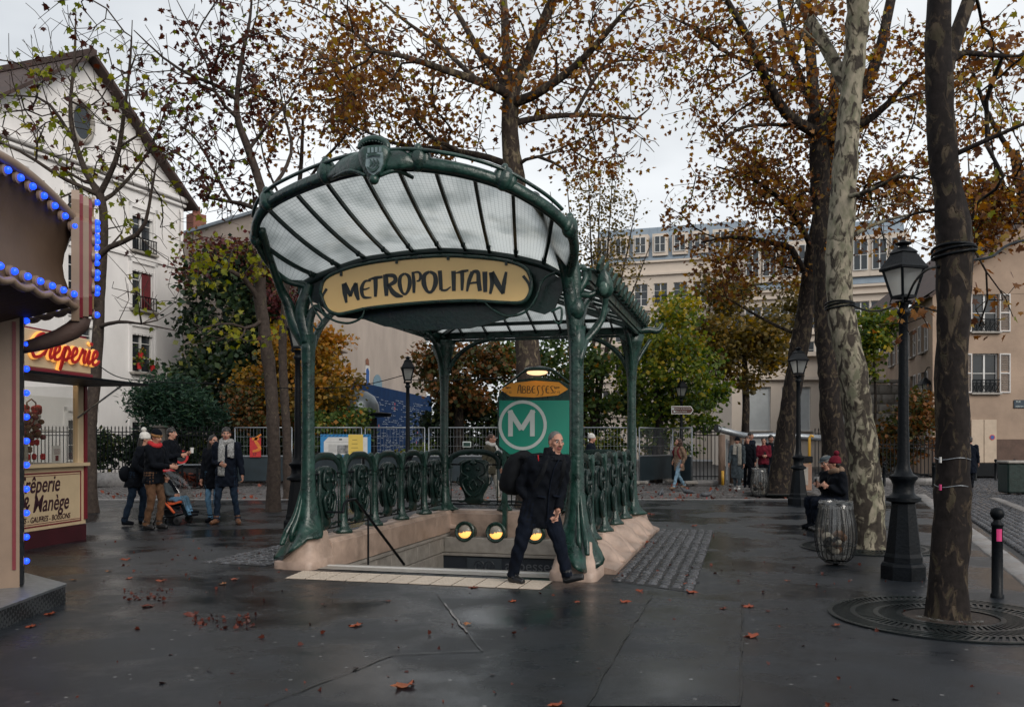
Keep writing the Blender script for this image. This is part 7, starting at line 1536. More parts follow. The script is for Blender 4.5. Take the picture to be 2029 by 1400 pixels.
# goods on the counter
def in_kiosk(name, lab, cat, px, y, z): p = kz.matrix_basis @ Vector((kx(px), y, z)); return thing(name, lab, cat, p, kz.rotation_euler.z)
t = in_kiosk('lollipop_tree', 'stand of dark red toffee apples and sweets in the stall window', 'sweets stand', 88, .30, 1.2); r = random.Random(4)
mb = MB(); mb.tube([(0, 0, 0), (0, 0, .5)], .035, 8); mb.lathe([(.1, 0), (.1, .03)], 12); mb.build('stem', C_STONE, t); RS = mat('toffee', (.14, .02, .025), .25, .4, 9)
for k in range(46):
    a, e, q = r.uniform(0, 6.28), r.uniform(-.2, 1.3), r.uniform(.18, .32); c_ = Vector((q * math.cos(a) * math.cos(e) * 1.1, q * math.sin(a) * math.cos(e) * .7, .42 + q * math.sin(e) * 1.1)); m2 = MB(); m2.tube([(0, 0, .38), c_], .006, 4); m2.ell(c_, (.045, .045, .04), 8, 6); m2.build('toffee_apple', RS if k % 3 else C_BROWN, t, 'all')
t = in_kiosk('flower_pot', 'white pot with red flowers on the upper shelf of the stall', 'flower pot', 117, .45, 1.72)
mb = MB(); mb.lathe([(.09, 0), (.13, .2), (.135, .21)], 14); mb.build('pot', WHITEP, t, True); mb = MB()
for k in range(16): a = r.uniform(0, 6.28); mb.ell((.1 * math.cos(a), .1 * math.sin(a), .25 + r.uniform(0, .08)), (.05, .05, .045), 7, 5)
tag(mb.build('blooms', FLOWR, t, 'all'), kind='stuff')
mb = MB(); mb.tube([(-.1, 0, .22), (-.1, 0, .40), (0, 0, .45), (.1, 0, .40), (.1, 0, .22)], .012, 6); mb.build('handle', BROWNL, t, 'all')
p = kz.matrix_basis @ Vector((LK / 2, .55, 1.705)); mb = MB(); mb.box((0, 0, 0), (LK - .5, .4, .02)); tag(mb.build('glass_shelf', SHOPGL, None, False, p, kz.rotation_euler.z), 'glass shelf under the flower pot inside the stall', 'shelf')
t = in_kiosk('price_card', 'small white price card standing in the stall window', 'card', 131, .16, 1.21); mb = MB(); mb.box((0, 0, .13), (.20, .015, .26)); mb.build('card', WHITEP, t)
mb = MB(); 
for k in range(3): mb.box((0, -.01, .20 - k * .03), (.14, .004, .01))
mb.box((0, -.01, .07), (.07, .004, .08)); tag(mb.build('print', RS, t), kind='stuff')
t = in_kiosk('sweet_bags', 'rack of small bags of sweets beside the toffee apples', 'sweets', 125, .5, 1.2)
for k in range(14): m2 = MB(); m2.box((r.uniform(-.25, .2), r.uniform(-.1, .1), .1 + (k % 4) * .11), (.1, .05, .1), r.uniform(-.3, .3), ch=.02); m2.build('bag', C_TAN if k % 2 else C_PINK, t)

# ------------------------------------------------------------------ carousel at the left edge
cc = Vector((-7.35, 6.96, 0)); NS = 8; RB, RP = 3.5, 3.05
cs = thing('carousel', 'brown carousel canopy edged with glowing blue bulbs at the left edge', 'carousel', cc)
va = lambda k, r, z=0: Vector((r * math.cos(R(26 + 45 * k)), r * math.sin(R(26 + 45 * k)), z))
KS = range(-3, 3)
mb = MB(); mb.rings([[va(j, 3.42, z) for j in range(8)] for z in (0, .165)]); mb.build('platform', DIAM, cs)
mb = MB(); mb.rings([[va(j, r_, z) for j in range(8)] for r_, z in ((3.425, .155), (3.435, .18), (3.39, .185))]); mb.build('platform_edge', STEEL, cs)
bm0 = MB(); bm0.ell((0, 0, 0), (.030, .030, .030), 10, 7); BLM = bm0.mesh('bulb', BULBB, 'all')
sk0 = MB(); sk0.lathe([(.05, -.02), (.05, .005), (.03, .012)], 10); SKM = sk0.mesh('bulb_socket', BEIGEP2, True)
def bulb(p, outd):
    link_mesh('bulb', BLM, cs, p + outd * .028)
    o = link_mesh('bulb_socket', SKM, cs, p); o.rotation_euler = outd.to_track_quat('Z', 'Y').to_euler()
for k in KS:
    a, b = va(k, RB), va(k + 1, RB); d = (b - a).normalized(); nrm = ((a + b) / 2).normalized(); L = (b - a).length
    n = 16; top = lambda f: 3.60 + .20 * math.sin(PI * f); bot = lambda f: 2.84 + .05 * (1 if (f * 8) % 1 < .5 else 0) * 0
    # concave painted board
    mb = MB(); rows = []
    for j in range(7):
        rows.append([a + d * L * (.03 + .94 * i / n) + nrm * (.04 - .12 * math.sin(PI * j / 6)) + Vector((0, 0, 2.86 + (top(i / n) - 2.88) * j / 6)) for i in range(n + 1)])
    mb.rings(rows, closed=False); mb.build('rounding_board', BEIGEP, cs, 'all')
    mb = MB(); mb.tube([a + d * L * i / n + nrm * .05 + Vector((0, 0, top(i / n))) for i in range(n + 1)], .05, 8); mb.build('top_moulding', BEIGEP2, cs, 'all')
    mb = MB(); sc = 40; P = [a + d * L * i / sc + nrm * .06 + Vector((0, 0, 2.85 - .035 * abs(math.sin(PI * i / 5)))) for i in range(sc + 1)]; mb.tube(P, .035, 8); mb.build('scalloped_edge', BEIGEP2, cs, 'all')
    mb = MB(); mb.quad(a * .99 + Vector((0, 0, 2.83)), b * .99 + Vector((0, 0, 2.83)), b * .82 + Vector((0, 0, 2.62)), a * .82 + Vector((0, 0, 2.62))); mb.quad(a * .82 + Vector((0, 0, 2.62)), b * .82 + Vector((0, 0, 2.62)), b * .2 + Vector((0, 0, 2.62)), a * .2 + Vector((0, 0, 2.62))); mb.build('soffit', TILE, cs)
    mb = MB(); mb.add([a * .97 + Vector((0, 0, 3.6)), b * .97 + Vector((0, 0, 3.6)), Vector((0, 0, 5.2))], [(0, 1, 2)]); mb.build('roof_cloth', C_RED, cs)
    for i in range(1, 13): bulb(a + d * L * i / 13 + nrm * .06 + Vector((0, 0, top(i / 13) - .09)), nrm)
    for i in range(1, 12): bulb(a + d * L * i / 12 + nrm * .06 + Vector((0, 0, 2.92)), nrm)
    # shield board at the corner
    o_ = a.normalized(); t_ = Vector((-o_.y, o_.x, 0)); pr = [(-.10, 2.72), (.10, 2.72), (.17, 2.9), (.20, 3.3), (.22, 3.62), (.12, 3.68), (.14, 3.80), (0, 3.92), (-.14, 3.80), (-.12, 3.68), (-.22, 3.62), (-.20, 3.3), (-.17, 2.9)]
    for sc2, dep, off, m in ((1.12, .07, -.05, BEIGEP2), (1.0, .03, .02, MAROON), (.95, .05, .05, BEIGEP2), (.88, .03, .10, MAROON)):
        mb = MB(); mb.prism([(x * sc2, 3.3 + (z - 3.3) * (1 - (1 - sc2) * .5)) for x, z in pr], a + o_ * (off + .02), t_, (0, 0, 1), dep); mb.build('corner_shield', m, cs)
    mb = MB(); mb.prism([(x * .72, 3.3 + (z - 3.3) * .84) for x, z in pr], a + o_ * .15, t_, (0, 0, 1), .015); mb.build('shield_mirror', mat('shield_gold', (.28, .19, .09), .25, .3, 9, metal=.6) if 'shield_gold' not in MT else MT['shield_gold'], cs)
    for x, z in pr[1::2]: bulb(a + o_ * .165 + t_ * (x * .82) + Vector((0, 0, 3.3 + (z - 3.3) * .9)), o_)
    for z in (3.0, 3.15, 3.45, 3.56): 
        for s in (-1, 1): bulb(a + o_ * .165 + t_ * (s * .155) + Vector((0, 0, z)), o_)
    mb = MB(); P = [a * (1.02 - .16 * f * f) + Vector((0, 0, 2.74 - .34 * f)) for f in np.linspace(0, 1, 6)]; mb.tube(P, [.08, .09, .09, .08, .07, .05], 8); mb.build('corner_bracket', TILE, cs, 'all')
    # pillar with bulbs down its edge
    p = va(k, RP); rz_ = math.atan2(o_.y, o_.x)
    p = p - o_ * .21; mb = MB(); mb.box((p.x, p.y, 1.45), (.40, .16, 2.54), rz_); mb.build('pillar', BEIGEP2, cs); mb = MB()
    for s in (-1, 1): q = p - t_ * .082 + o_ * (s * .155); mb.box((q.x, q.y, 1.5), (.03, .02, 2.3), rz_)
    tag(mb.build('pillar_bead', MAROON, cs), kind='stuff')
    mb = MB(); q = p + o_ * .215; mb.box((q.x, q.y, 1.45), (.03, .17, 2.5), rz_); mb.build('pillar_edge', BLACKP, cs)
    for i in range(11): bulb(p + o_ * .225 - t_ * .03 + Vector((0, 0, .42 + i * .225)), o_)
mb = MB(); mb.lathe([(1.0, .17), (1.0, 2.6)], 12); mb.build('centre_drum', BEIGEP, cs)

# ------------------------------------------------------------------ fallen leaves
FLM = []
for i, h_ in enumerate((.1, .3, .5, .62, .72, .8, .95)):
    V, F = PLT; rr = random.Random(i); k1, k2 = rr.uniform(.1, .5), rr.uniform(-.3, .3)
    me = bpy.data.meshes.new('blade'); me.from_pydata([(x, y - .5, .02 + abs(x) * k1 * .7 + .25 * (y - .5) ** 2 * (1 + k2) + .08 * math.sin(9 * x + 5 * y)) for x, y, z in V], [], F); me.materials.append(LF_FALL); a = me.attributes.new('leaf_hue', 'FLOAT', 'FACE'); a.data.foreach_set('value', [h_, min(1, h_ + .06)]); me.update(); FLM.append(me)
def fleaf(px, py, spx, i, lab, group=None, rz=None):
    p = gnd(px, py, .006); s = spx / FPX * p.y * 1.05; o = link_mesh('fallen_leaf', FLM[i % len(FLM)], None, p, rz if rz is not None else random.uniform(0, 6.28)); o.scale = (s, s, s * .75)
    tag(o, lab, 'leaf', group)
    o.rotation_euler.x = random.uniform(-.15, .15)
fleaf(797, 1357, 46, 5, 'large curled orange leaf lying alone in the bottom centre foreground', 'fallen leaves', .5); fleaf(702, 1238, 30, 4, 'bright orange leaf on dark asphalt below the tactile strip', 'fallen leaves', 1.2)
fleaf(1100, 1394, 34, 4, 'orange leaf cut by the bottom edge of the picture', 'fallen leaves'); fleaf(1487, 1259, 32, 3, 'rust leaf touching the long tar seam at right', 'fallen leaves'); fleaf(1655, 1238, 18, 2, 'small red leaf left of the large tree grate', 'fallen leaves')
fleaf(290, 1200, 28, 1, 'crumpled dark red leaf near the carousel step', 'fallen leaves'); fleaf(940, 1163, 20, 1, 'red leaf lying on the tactile strip', 'fallen leaves'); fleaf(1014, 1190, 18, 4, 'small orange leaf between the strip and the walking man', 'fallen leaves')
for px, py, s, i, lab in ((1240, 1191, 24, 3, 'rust leaf just right of the front corner of the cobbled strip'), (1480, 1200, 26, 3, 'rust leaf at the top end of the long tar seam'), (463, 1147, 16, 4, 'orange leaf left of the near end of the tactile strip'), (215, 1131, 14, 6, 'small yellow leaf in front of the crêperie base, farther one'), (97, 1215, 24, 3, 'brown leaf just right of the carousel step corner'), (1220, 1105, 18, 2, 'leaf lying on the cobbles against the right parapet'), (925, 1236, 16, 6, 'small yellow leaf at the lower end of the worn paint line'), (1372, 1172, 24, 3, 'rust leaf at the near right corner of the cobbled strip'), (1358, 1140, 16, 2, 'small leaf on the right edge of the cobbled strip'), (380, 1218, 30, 1, 'dark red leaf at the edge of the leaf debris at left'), (1290, 1018, 14, 1, 'small dark leaf just beyond the far end of the right parapet'), (1375, 1042, 14, 2, 'small red leaf just past the far right corner of the cobbled strip'), (318, 1150, 18, 4, 'orange leaf in the open asphalt in front of the pushchair'), (146, 1148, 14, 6, 'small yellow leaf nearest the crêperie base'), (120, 1182, 14, 6, 'small yellow leaf between the carousel step and the crêperie'), (58, 1240, 22, 3, 'brown leaf below the carousel step'), (1268, 1170, 16, 3, 'leaf on the first rows of the cobbled strip'), (440, 1156, 16, 6, 'small yellow leaf left of the orange one by the tactile strip'), (250, 1108, 20, 3, 'brown leaf behind the others in front of the brown trousered man'), (255, 1145, 14, 4, 'small orange leaf left of the one before the pushchair'), (1365, 1158, 20, 3, 'leaf just behind the one at the cobbled strip corner'), (1432, 1205, 16, 2, 'small red leaf inside the paler asphalt patch'), (1290, 1075, 22, 3, 'rust leaf in the middle of the cobbled strip'), (640, 1196, 12, 0, 'tiny dark leaf below the left end of the tactile strip'), (770, 1190, 12, 0, 'tiny dark leaf below the middle of the tactile strip'), (1145, 1192, 14, 2, 'small red leaf below the right foot of the walking man'), (1520, 1210, 12, 0, 'tiny dark leaf right of the long tar seam'), (1560, 1150, 12, 5, 'small orange leaf in front of the near litter bin')):
    fleaf(px, py, s, i, lab, 'fallen leaves')
rng = np.random.default_rng(77); P = []
def scat(n, x0, x1, y0, y1, z=.008):
    for _ in range(n):
        p = gnd(rng.uniform(x0, x1), rng.uniform(y0, y1), z); P.append((p.x, p.y, z))
scat(60, 380, 510, 1215, 1245); scat(60, 240, 340, 1165, 1190); scat(80, 40, 2000, 1150, 1400); scat(110, 1200, 1760, 1000, 1160); scat(60, 200, 560, 1060, 1150)
Pb = []
for _ in range(520):
    p = gnd(rng.uniform(200, 1750), rng.uniform(948, 996), .0); Pb.append((p.x, p.y, -.04))
o = leaves('leaf_litter', np.array(P), .036, PLT, LF_FALL, None, rng, .0, rng.uniform(0, .3, len(P)), .5); tag(o, kind='stuff')
V_ = np.array(Pb); o = leaves('leaf_litter', V_, .11, PLT, LF_FALL, None, rng, .0, rng.uniform(0, .8, len(V_)), .4); tag(o, kind='stuff')
# ------------------------------------------------------------------ pigeons
def pigeon(px, py, rz, lab, m):
    p = gnd(px, py, 0); t = thing('pigeon', lab, 'pigeon', p, rz, 'pigeons on the back street'); mb = MB()
    mb.tube(cat_rom([(-.20, 0, .09), (-.10, 0, .11), (0, 0, .12), (.08, 0, .14), (.12, 0, .19), (.145, 0, .215)], 4), lerp_list([.012, .05, .068, .055, .03, .028], 21), 10); mb.ell((.155, 0, .222), (.032, .026, .026), 8, 6)
    mb.tube([(.18, 0, .22), (.205, 0, .212)], [.008, .002], 5); mb.box((-.20, 0, .088), (.14, .06, .012)); mb.build('body', m, t, 'all')
    for s in (-1, 1): mb = MB(); mb.tube([(0, s * .025, .07), (.005, s * .025, .0)], .006, 4); mb.bar((.005, s * .025, .004), (.04, s * .03, .004), .006); mb.build('leg', REDP, t); mb = MB(); mb.ell((-.05, s * .055, .125), (.12, .018, .045), 8, 6); mb.build('wing', m, t, 'all')
PG1 = mat('pigeon_grey', (.06, .065, .075), .6, .4, 30); 
pigeon(1400, 988, .1, 'dark pigeon with its head down right of the others', PG1); pigeon(1362, 982, 2.9, 'grey pigeon just left of the pecking one', PG1); pigeon(1310, 985, 1.2, 'small pigeon nearest the entrance balustrade', PG1)
# leaf crate and ringed sign behind the group at left
t = thing('leaf_crate', 'low black crate with mesh sides full of dead leaves behind the pushchair', 'crate', (gx(352, 29.5), 29.5, 0)); W = gx(430, 29.5) - gx(352, 29.5)
mb = MB()
for x in (0, W / 2, W): mb.bar((x, 0, 0), (x, 0, .72), .05)
for z in (.06, .40, .70): mb.bar((0, 0, z), (W, 0, z), .045)
mb.build('frame', BLACKP, t); mb = MB(); mb.box((W / 2, .4, .72), (W, .8, .05)); mb.build('lid', STEEL, t)
mb = MB(); mb.box((W / 2, .45, .35), (W, .7, .6)); mb.build('inside', MORTAR, t)
Q = np.stack([rng.uniform(0, W, 160), rng.uniform(-.02, .1, 160), rng.uniform(.02, .45, 160)], 1); tag(leaves('leaf_pile', Q, .14, PLT, LF_FALL, t, rng, 0, rng.uniform(0, .5, 160)), kind='stuff')
t = thing('ringed_sign', 'round sign with a thick red ring beside the man in black', 'sign', at(360, 905, 28.6))
mb = MB(); mb.lathe([(.22, 0), (.22, .03)], 28, Matrix.Rotation(R(90), 4, 'X')); mb.build('ring', REDP, t); mb = MB(); mb.lathe([(.15, .0), (.15, .04)], 24, Matrix.Rotation(R(90), 4, 'X')); mb.build('centre', INK, t); mb = MB(); mb.bar((0, .05, -1.0), (0, .05, .2), .05); mb.build('post', BLACKP, t)
# ------------------------------------------------------------------ people
def ik(a, b, l1, l2, bend):
    a, b = Vector(a), Vector(b); d = b - a; L = max(1e-4, min(d.length, (l1 + l2) * .998)); u = d.normalized(); x = (l1 * l1 - l2 * l2 + L * L) / (2 * L); h = math.sqrt(max(0, l1 * l1 - x * x))
    n = Vector(bend); n = n - u * n.dot(u); n = n.normalized() if n.length > 1e-5 else u.orthogonal(); return a + u * x + n * h, a + u * L
def pose(H=1.75, yaw=0.0, head_yaw=None, head_pitch=0.0, feet=((0, .10, 0), (0, -.10, 0)), hands=((.05, .26, .82), (.05, -.26, .82)), lean=(0, 0), drop=0.0, toe=(None, None), torso_yaw=None, shw=1.0, thin=1.0):
    k = H / 1.75; f = Vector((math.sin(yaw), -math.cos(yaw), 0)); s = Vector((math.cos(yaw), math.sin(yaw), 0)); U = Vector((0, 0, 1))
    ty = yaw if torso_yaw is None else torso_yaw; tf = Vector((math.sin(ty), -math.cos(ty), 0)); ts_ = Vector((math.cos(ty), math.sin(ty), 0))
    P = lambda a, b, z: f * a * k + s * b * k + U * z * k
    J = {'k': k, 'f': tf, 's': ts_, 'shw': shw, 'thin': thin}
    lf = P(lean[0], lean[1], 0); J['pelvis'] = lf * .35 + U * (.93 - drop) * k; J['waist'] = lf * .55 + U * (1.07 - drop) * k; J['chest'] = lf * .85 + U * (1.29 - drop) * k; J['neck'] = lf + U * (1.47 - drop) * k; J['head'] = lf * 1.08 + f * .03 * k + U * (1.615 - drop) * k
    for i, q in enumerate((1, -1)):
        J['sh%d' % i] = J['chest'] + ts_ * (q * .175 * k * shw) + U * .115 * k; J['hip%d' % i] = J['pelvis'] + s * (q * .085 * k)
        a = P(feet[i][0], feet[i][1], .085 + feet[i][2]); J['kn%d' % i], J['an%d' % i] = ik(J['hip%d' % i], a, .43 * k, .43 * k, f * 1 + s * q * .1)
        td = f if toe[i] is None else toe[i]; J['toe%d' % i] = J['an%d' % i] + Vector(td).normalized() * .17 * k + U * (-.055 * k)
        h = P(*hands[i]); J['el%d' % i], J['wr%d' % i] = ik(J['sh%d' % i], h, .29 * k, .26 * k, -f * .9 + s * q * .6 - U * .2)
    hy = yaw if head_yaw is None else head_yaw; J['hy'] = hy; J['hp'] = head_pitch; return J
TAGM = {}
def person(label, base, J, coat, trousers, shoe, hem=.62, coat_r=1.0, sleeve=None, hands_skin=True, vox=.0115, hair=None, hairm=None, group=None, curl=.5, hooded=False, beard=False, cat='person', neck_m=None, wide=1.0, waistw=1.0, long_sleeve=True, face=True, skin=None):
    base = Vector(base); k = J['k']; t = thing('person', label, cat, base, 0, group); skin = skin or SKIN
    mats = [skin, coat, trousers, shoe, LIPM, neck_m or coat]; pieces = []
    def add(tagi, fn): mb = MB(); fn(mb); pieces.append((tagi, mb))
    f, s, U = J['f'], J['s'], Vector((0, 0, 1)); sh = J['shw']
    # torso: one loft of ellipses from the hem to the collar
    def tor(mb):
        pv, ws, chs, nk = J['pelvis'], J['waist'], J['chest'], J['neck']; hemv = pv + (pv - ws).normalized() * (.93 - hem) * k * .95; hemv.z = max(hemv.z, .05)
        prof = [(hemv, .185 * waistw, .145), (pv.lerp(hemv, .5), .185 * waistw, .145), (pv, .178 * waistw, .14), (ws, .165 * waistw, .13), (ws.lerp(chs, .5), .178, .135), (chs, .195 * sh, .135), (chs.lerp(nk, .42), .195 * sh, .12), (chs.lerp(nk, .68), .14 * sh, .10), (nk, .075, .078)]
        P = cat_rom([p for p, a, b in prof], 3); A = lerp_list([p[1] for p in prof], len(P)); B = lerp_list([p[2] for p in prof], len(P))
        mb.rings([[p + s * (a * coat_r * wide * k * math.cos(q)) + f * (b * coat_r * wide * k * math.sin(q)) for q in np.linspace(0, 2 * PI, 22, endpoint=False)] for p, a, b in zip(P, A, B)])
    add(1, tor)
    for i in (0, 1):
        hp_, kn, an, to = J['hip%d' % i], J['kn%d' % i], J['an%d' % i], J['toe%d' % i]
        add(2, lambda mb: mb.tube(cat_rom([hp_ + U * .06 * k, hp_.lerp(kn, .45), kn, kn.lerp(an, .4), an + U * -.005], 5), lerp_list([.10 * k, .088 * k * J['thin'], .066 * k * J['thin'], .062 * k * J['thin'], .054 * k * J['thin']], 21), 12))
        d = (to - an); dn = d.normalized(); hl = an - Vector((dn.x, dn.y, 0)) * .045 * k + U * (-.042 * k)
        add(3, lambda mb: (mb.tube(cat_rom([hl + U * .0, an + U * (-.036 * k), an.lerp(to, .55) + U * (-.012 * k), to], 4), lerp_list([.040 * k, .050 * k, .046 * k, .034 * k], 13), 10, True, .9), mb.tube([an + U * .06 * k, an + U * (-.02 * k)], [.05 * k, .052 * k], 10)))
        a, e, w_ = J['sh%d' % i], J['el%d' % i], J['wr%d' % i]; r_ = 1.12 if coat_r > 1 else 1.0
        add(1, lambda mb: (mb.ell(a, (.075 * k * r_,) * 3, 12, 8), mb.tube(cat_rom([a, a.lerp(e, .5), e, e.lerp(w_, .5), w_], 5), lerp_list([.075 * k * r_, .066 * k * r_, .055 * k * r_, .05 * k * r_, .043 * k * r_], 21), 12)))
        # hand: palm, four curled fingers of unequal length, thumb leaving the side
        hd_ = (w_ - e).normalized(); ins = (-s if i == 0 else s); ins = (ins - hd_ * ins.dot(hd_)).normalized(); fw = hd_.cross(ins).normalized()
        if fw.dot(f) < 0: fw = -fw
        def hand(mb):
            pc = w_ + hd_ * .05 * k; q = Matrix((fw, ins, hd_)).transposed(); mb.ell(pc, (.040 * k, .017 * k, .052 * k), 10, 8, q); mb.tube([w_ - hd_ * .03, w_ + hd_ * .03], .027 * k, 8)
            for j, ln in enumerate((.068, .076, .070, .055)):
                b0 = pc + hd_ * .036 * k + fw * ((1.5 - j) * .0195 * k); c1 = b0 + (hd_ + ins * curl * .6).normalized() * ln * .5 * k; c2 = c1 + (hd_ * (1 - curl) + ins * curl * 1.4).normalized() * ln * .5 * k; mb.tube([b0 - hd_ * .01, b0, c1, c2], [.0105 * k, .0105 * k, .0098 * k, .0085 * k], 7)
            tb = pc - hd_ * .02 * k + fw * .034 * k; mb.tube([tb - fw * .01, tb + (fw + hd_ * .6).normalized() * .03 * k, tb + (fw * .5 + hd_ + ins * .4).normalized() * .058 * k], [.0135 * k, .012 * k, .0098 * k], 7)
        if hands_skin is True or i in (hands_skin or ()): add(0, hand)
    hc = J['head']; hf = Vector((math.sin(J['hy']) * math.cos(J['hp']), -math.cos(J['hy']) * math.cos(J['hp']), math.sin(J['hp']))); hs_ = Vector((math.cos(J['hy']), math.sin(J['hy']), 0)); hu = hs_.cross(hf) * -1
    if hu.z < 0: hu = -hu
    HR = Matrix((hs_, hf, hu)).transposed(); HP = lambda x, y, z: hc + (hs_ * x + hf * y + hu * z) * k
    kk = lambda *q: tuple(v * k for v in q)
    add(0, lambda mb: mb.tube([J['neck'] - U * .05 * k, J['neck'].lerp(hc, .5), hc - hu * .03 * k - hf * .015 * k], [.062 * k, .054 * k, .055 * k], 12))
    def head(mb):
        mb.ell(HP(0, -.012, .03), kk(.074, .094, .088), 16, 12, HR); mb.ell(HP(0, .025, -.035), kk(.060, .066, .075), 14, 10, HR); mb.ell(HP(0, .055, -.088), kk(.032, .026, .024), 10, 8, HR); mb.ell(HP(0, .065, .035), kk(.056, .022, .022), 10, 8, HR)
        mb.tube([HP(0, .084, .03), HP(0, .103, -.005), HP(0, .116, -.026), HP(0, .095, -.036)], [.010 * k, .012 * k, .016 * k, .012 * k], 8)
        for q in (-1, 1): mb.ell(HP(q * .011, .098, -.028), kk(.012, .012, .009), 8, 6, HR); mb.ell(HP(q * .045, .058, -.012), kk(.024, .022, .02), 8, 6, HR); mb.ell(HP(q * .075, -.008, -.008), kk(.010, .02, .033), 8, 8, HR)
    add(0, head); add(4, lambda mb: (mb.ell(HP(0, .086, -.060), kk(.024, .011, .006), 8, 6, HR), mb.ell(HP(0, .084, -.069), kk(.020, .011, .0065), 8, 6, HR)))
    if neck_m: add(5, lambda mb: mb.rings([[J['neck'] + U * z * k + (s * math.cos(q) * rr + f * math.sin(q) * rr * .95) * k for q in np.linspace(0, 2 * PI, 18, endpoint=False)] for z, rr in ((-.06, .13), (-.02, .115), (.03, .10), (.075, .095), (.08, .07))]))
    allm = MB(); kdp = []
    for tg, mb in pieces:
        allm.add(mb.v, mb.f); kdp += [(Vector(v), tg) for v in mb.v]
    me = allm.mesh('body', mats); ob = link_mesh('body', me)
    m = ob.modifiers.new('r', 'REMESH'); m.mode = 'VOXEL'; m.voxel_size = vox; m2 = ob.modifiers.new('s', 'SMOOTH'); m2.factor = .5; m2.iterations = 2
    ev = ob.evaluated_get(bpy.context.evaluated_depsgraph_get()); bm_ = bpy.data.meshes.new_from_object(ev); bpy.data.objects.remove(ob)
    kd_ = kdtree.KDTree(len(kdp))
    for i_, (v, tg) in enumerate(kdp): kd_.insert(v, i_)
    kd_.balance(); bm_.materials.clear()
    for q in mats: bm_.materials.append(q)
    n = len(bm_.polygons); mi = np.zeros(n, np.int32)
    for p in bm_.polygons: mi[p.index] = kdp[kd_.find(p.center)[1]][1]
    bm_.polygons.foreach_set('material_index', mi)
    # folds in the clothing
    nv = len(bm_.vertices); co = np.empty(nv * 3, np.float32); bm_.vertices.foreach_get('co', co); co = co.reshape(-1, 3); no = np.empty(nv * 3, np.float32); bm_.vertices.foreach_get('normal', no); no = no.reshape(-1, 3)
    vm = np.zeros(nv, bool)
    for p in bm_.polygons:
        if mi[p.index] in (1, 2): vm[list(p.vertices)] = True
    fold = (np.sin(co[:, 2] * 44 + 3.2 * np.sin(co[:, 0] * 21 + co[:, 1] * 13)) * .5 + np.sin(co[:, 2] * 23 + co[:, 0] * 37 + 2 * np.sin(co[:, 1] * 19)) * .5) * .008 * k
    co[vm] += no[vm] * fold[vm, None]; bm_.vertices.foreach_set('co', co.reshape(-1))
    bm_.polygons.foreach_set('use_smooth', [True] * n); bm_.update(); bm_.name = 'body'; link_mesh('body', bm_, t)
    if face:
        for q in (-1, 1):
            mb = MB(); mb.mi = 0; mb.ell(HP(q * .030, .076, .010), kk(.0145, .010, .0095), 8, 6, HR); mb.mi = 1; mb.ell(HP(q * .030, .0835, .010), kk(.0075, .005, .008), 8, 6, HR); mb.build('eye', [EYEW, INK], t, 'all')
            mb = MB(); mb.tube([HP(q * .014, .088, .030), HP(q * .032, .087, .036), HP(q * .050, .074, .031)], [.0045 * k, .006 * k, .004 * k], 6); mb.build('eyebrow', hairm or HAIRK, t, 'all')
    ctx = dict(t=t, HP=HP, HR=HR, kk=kk, J=J, k=k, U=U, f=f, s=s, hf=hf, hu=hu, hs=hs_)
    if hair == 'short':
        mb = MB(); mb.ell(HP(0, -.016, .050), kk(.081, .098, .090), 18, 12, HR); mb.ell(HP(0, -.05, .0), kk(.076, .060, .078), 14, 10, HR); mb.build('hair', hairm, t, 'all')
    elif hair == 'buzz':
        mb = MB(); mb.ell(HP(0, -.020, .039), kk(.0768, .0915, .0852), 18, 12, HR); mb.ell(HP(0, -.05, .0), kk(.068, .052, .065), 14, 10, HR); mb.build('hair', hairm, t, 'all')
    elif hair == 'long':
        mb = MB(); mb.ell(HP(0, -.025, .04), kk(.084, .095, .09), 18, 12, HR); mb.tube(cat_rom([HP(0, -.05, .02), HP(0, -.07, -.08), HP(0, -.08, -.2), HP(0, -.08, -.30)], 4), lerp_list([.085 * k, .085 * k, .08 * k, .05 * k], 13), 12, True, .65); mb.build('hair', hairm, t, 'all')
    elif hair == 'curly':
        rc = random.Random(5); mb = MB()
        for _ in range(70): a, b = rc.uniform(0, 6.28), rc.uniform(-.9, 1.3); mb.ell(HP(.105 * math.cos(a) * math.cos(b), -.05 + .09 * math.sin(a) * math.cos(b), -.02 + .13 * math.sin(b)), kk(.042, .042, .036), 7, 5)
        mb.build('hair', hairm, t, 'all')
    elif hair == 'ponytail':
        mb = MB(); mb.ell(HP(0, -.022, .04), kk(.081, .094, .087), 18, 12, HR); mb.ell(HP(0, -.125, .01), kk(.035, .05, .04), 10, 8, HR); mb.tube([HP(0, -.13, .0), HP(0, -.15, -.07), HP(0, -.13, -.16)], [.035 * k, .035 * k, .012 * k], 8); mb.build('hair', hairm, t, 'all')
    return ctx
LIPM = mat('lips', (.26, .085, .075), .45, .1, 20); EYEW = mat('eye_white', (.55, .52, .50), .25, .05, 10)
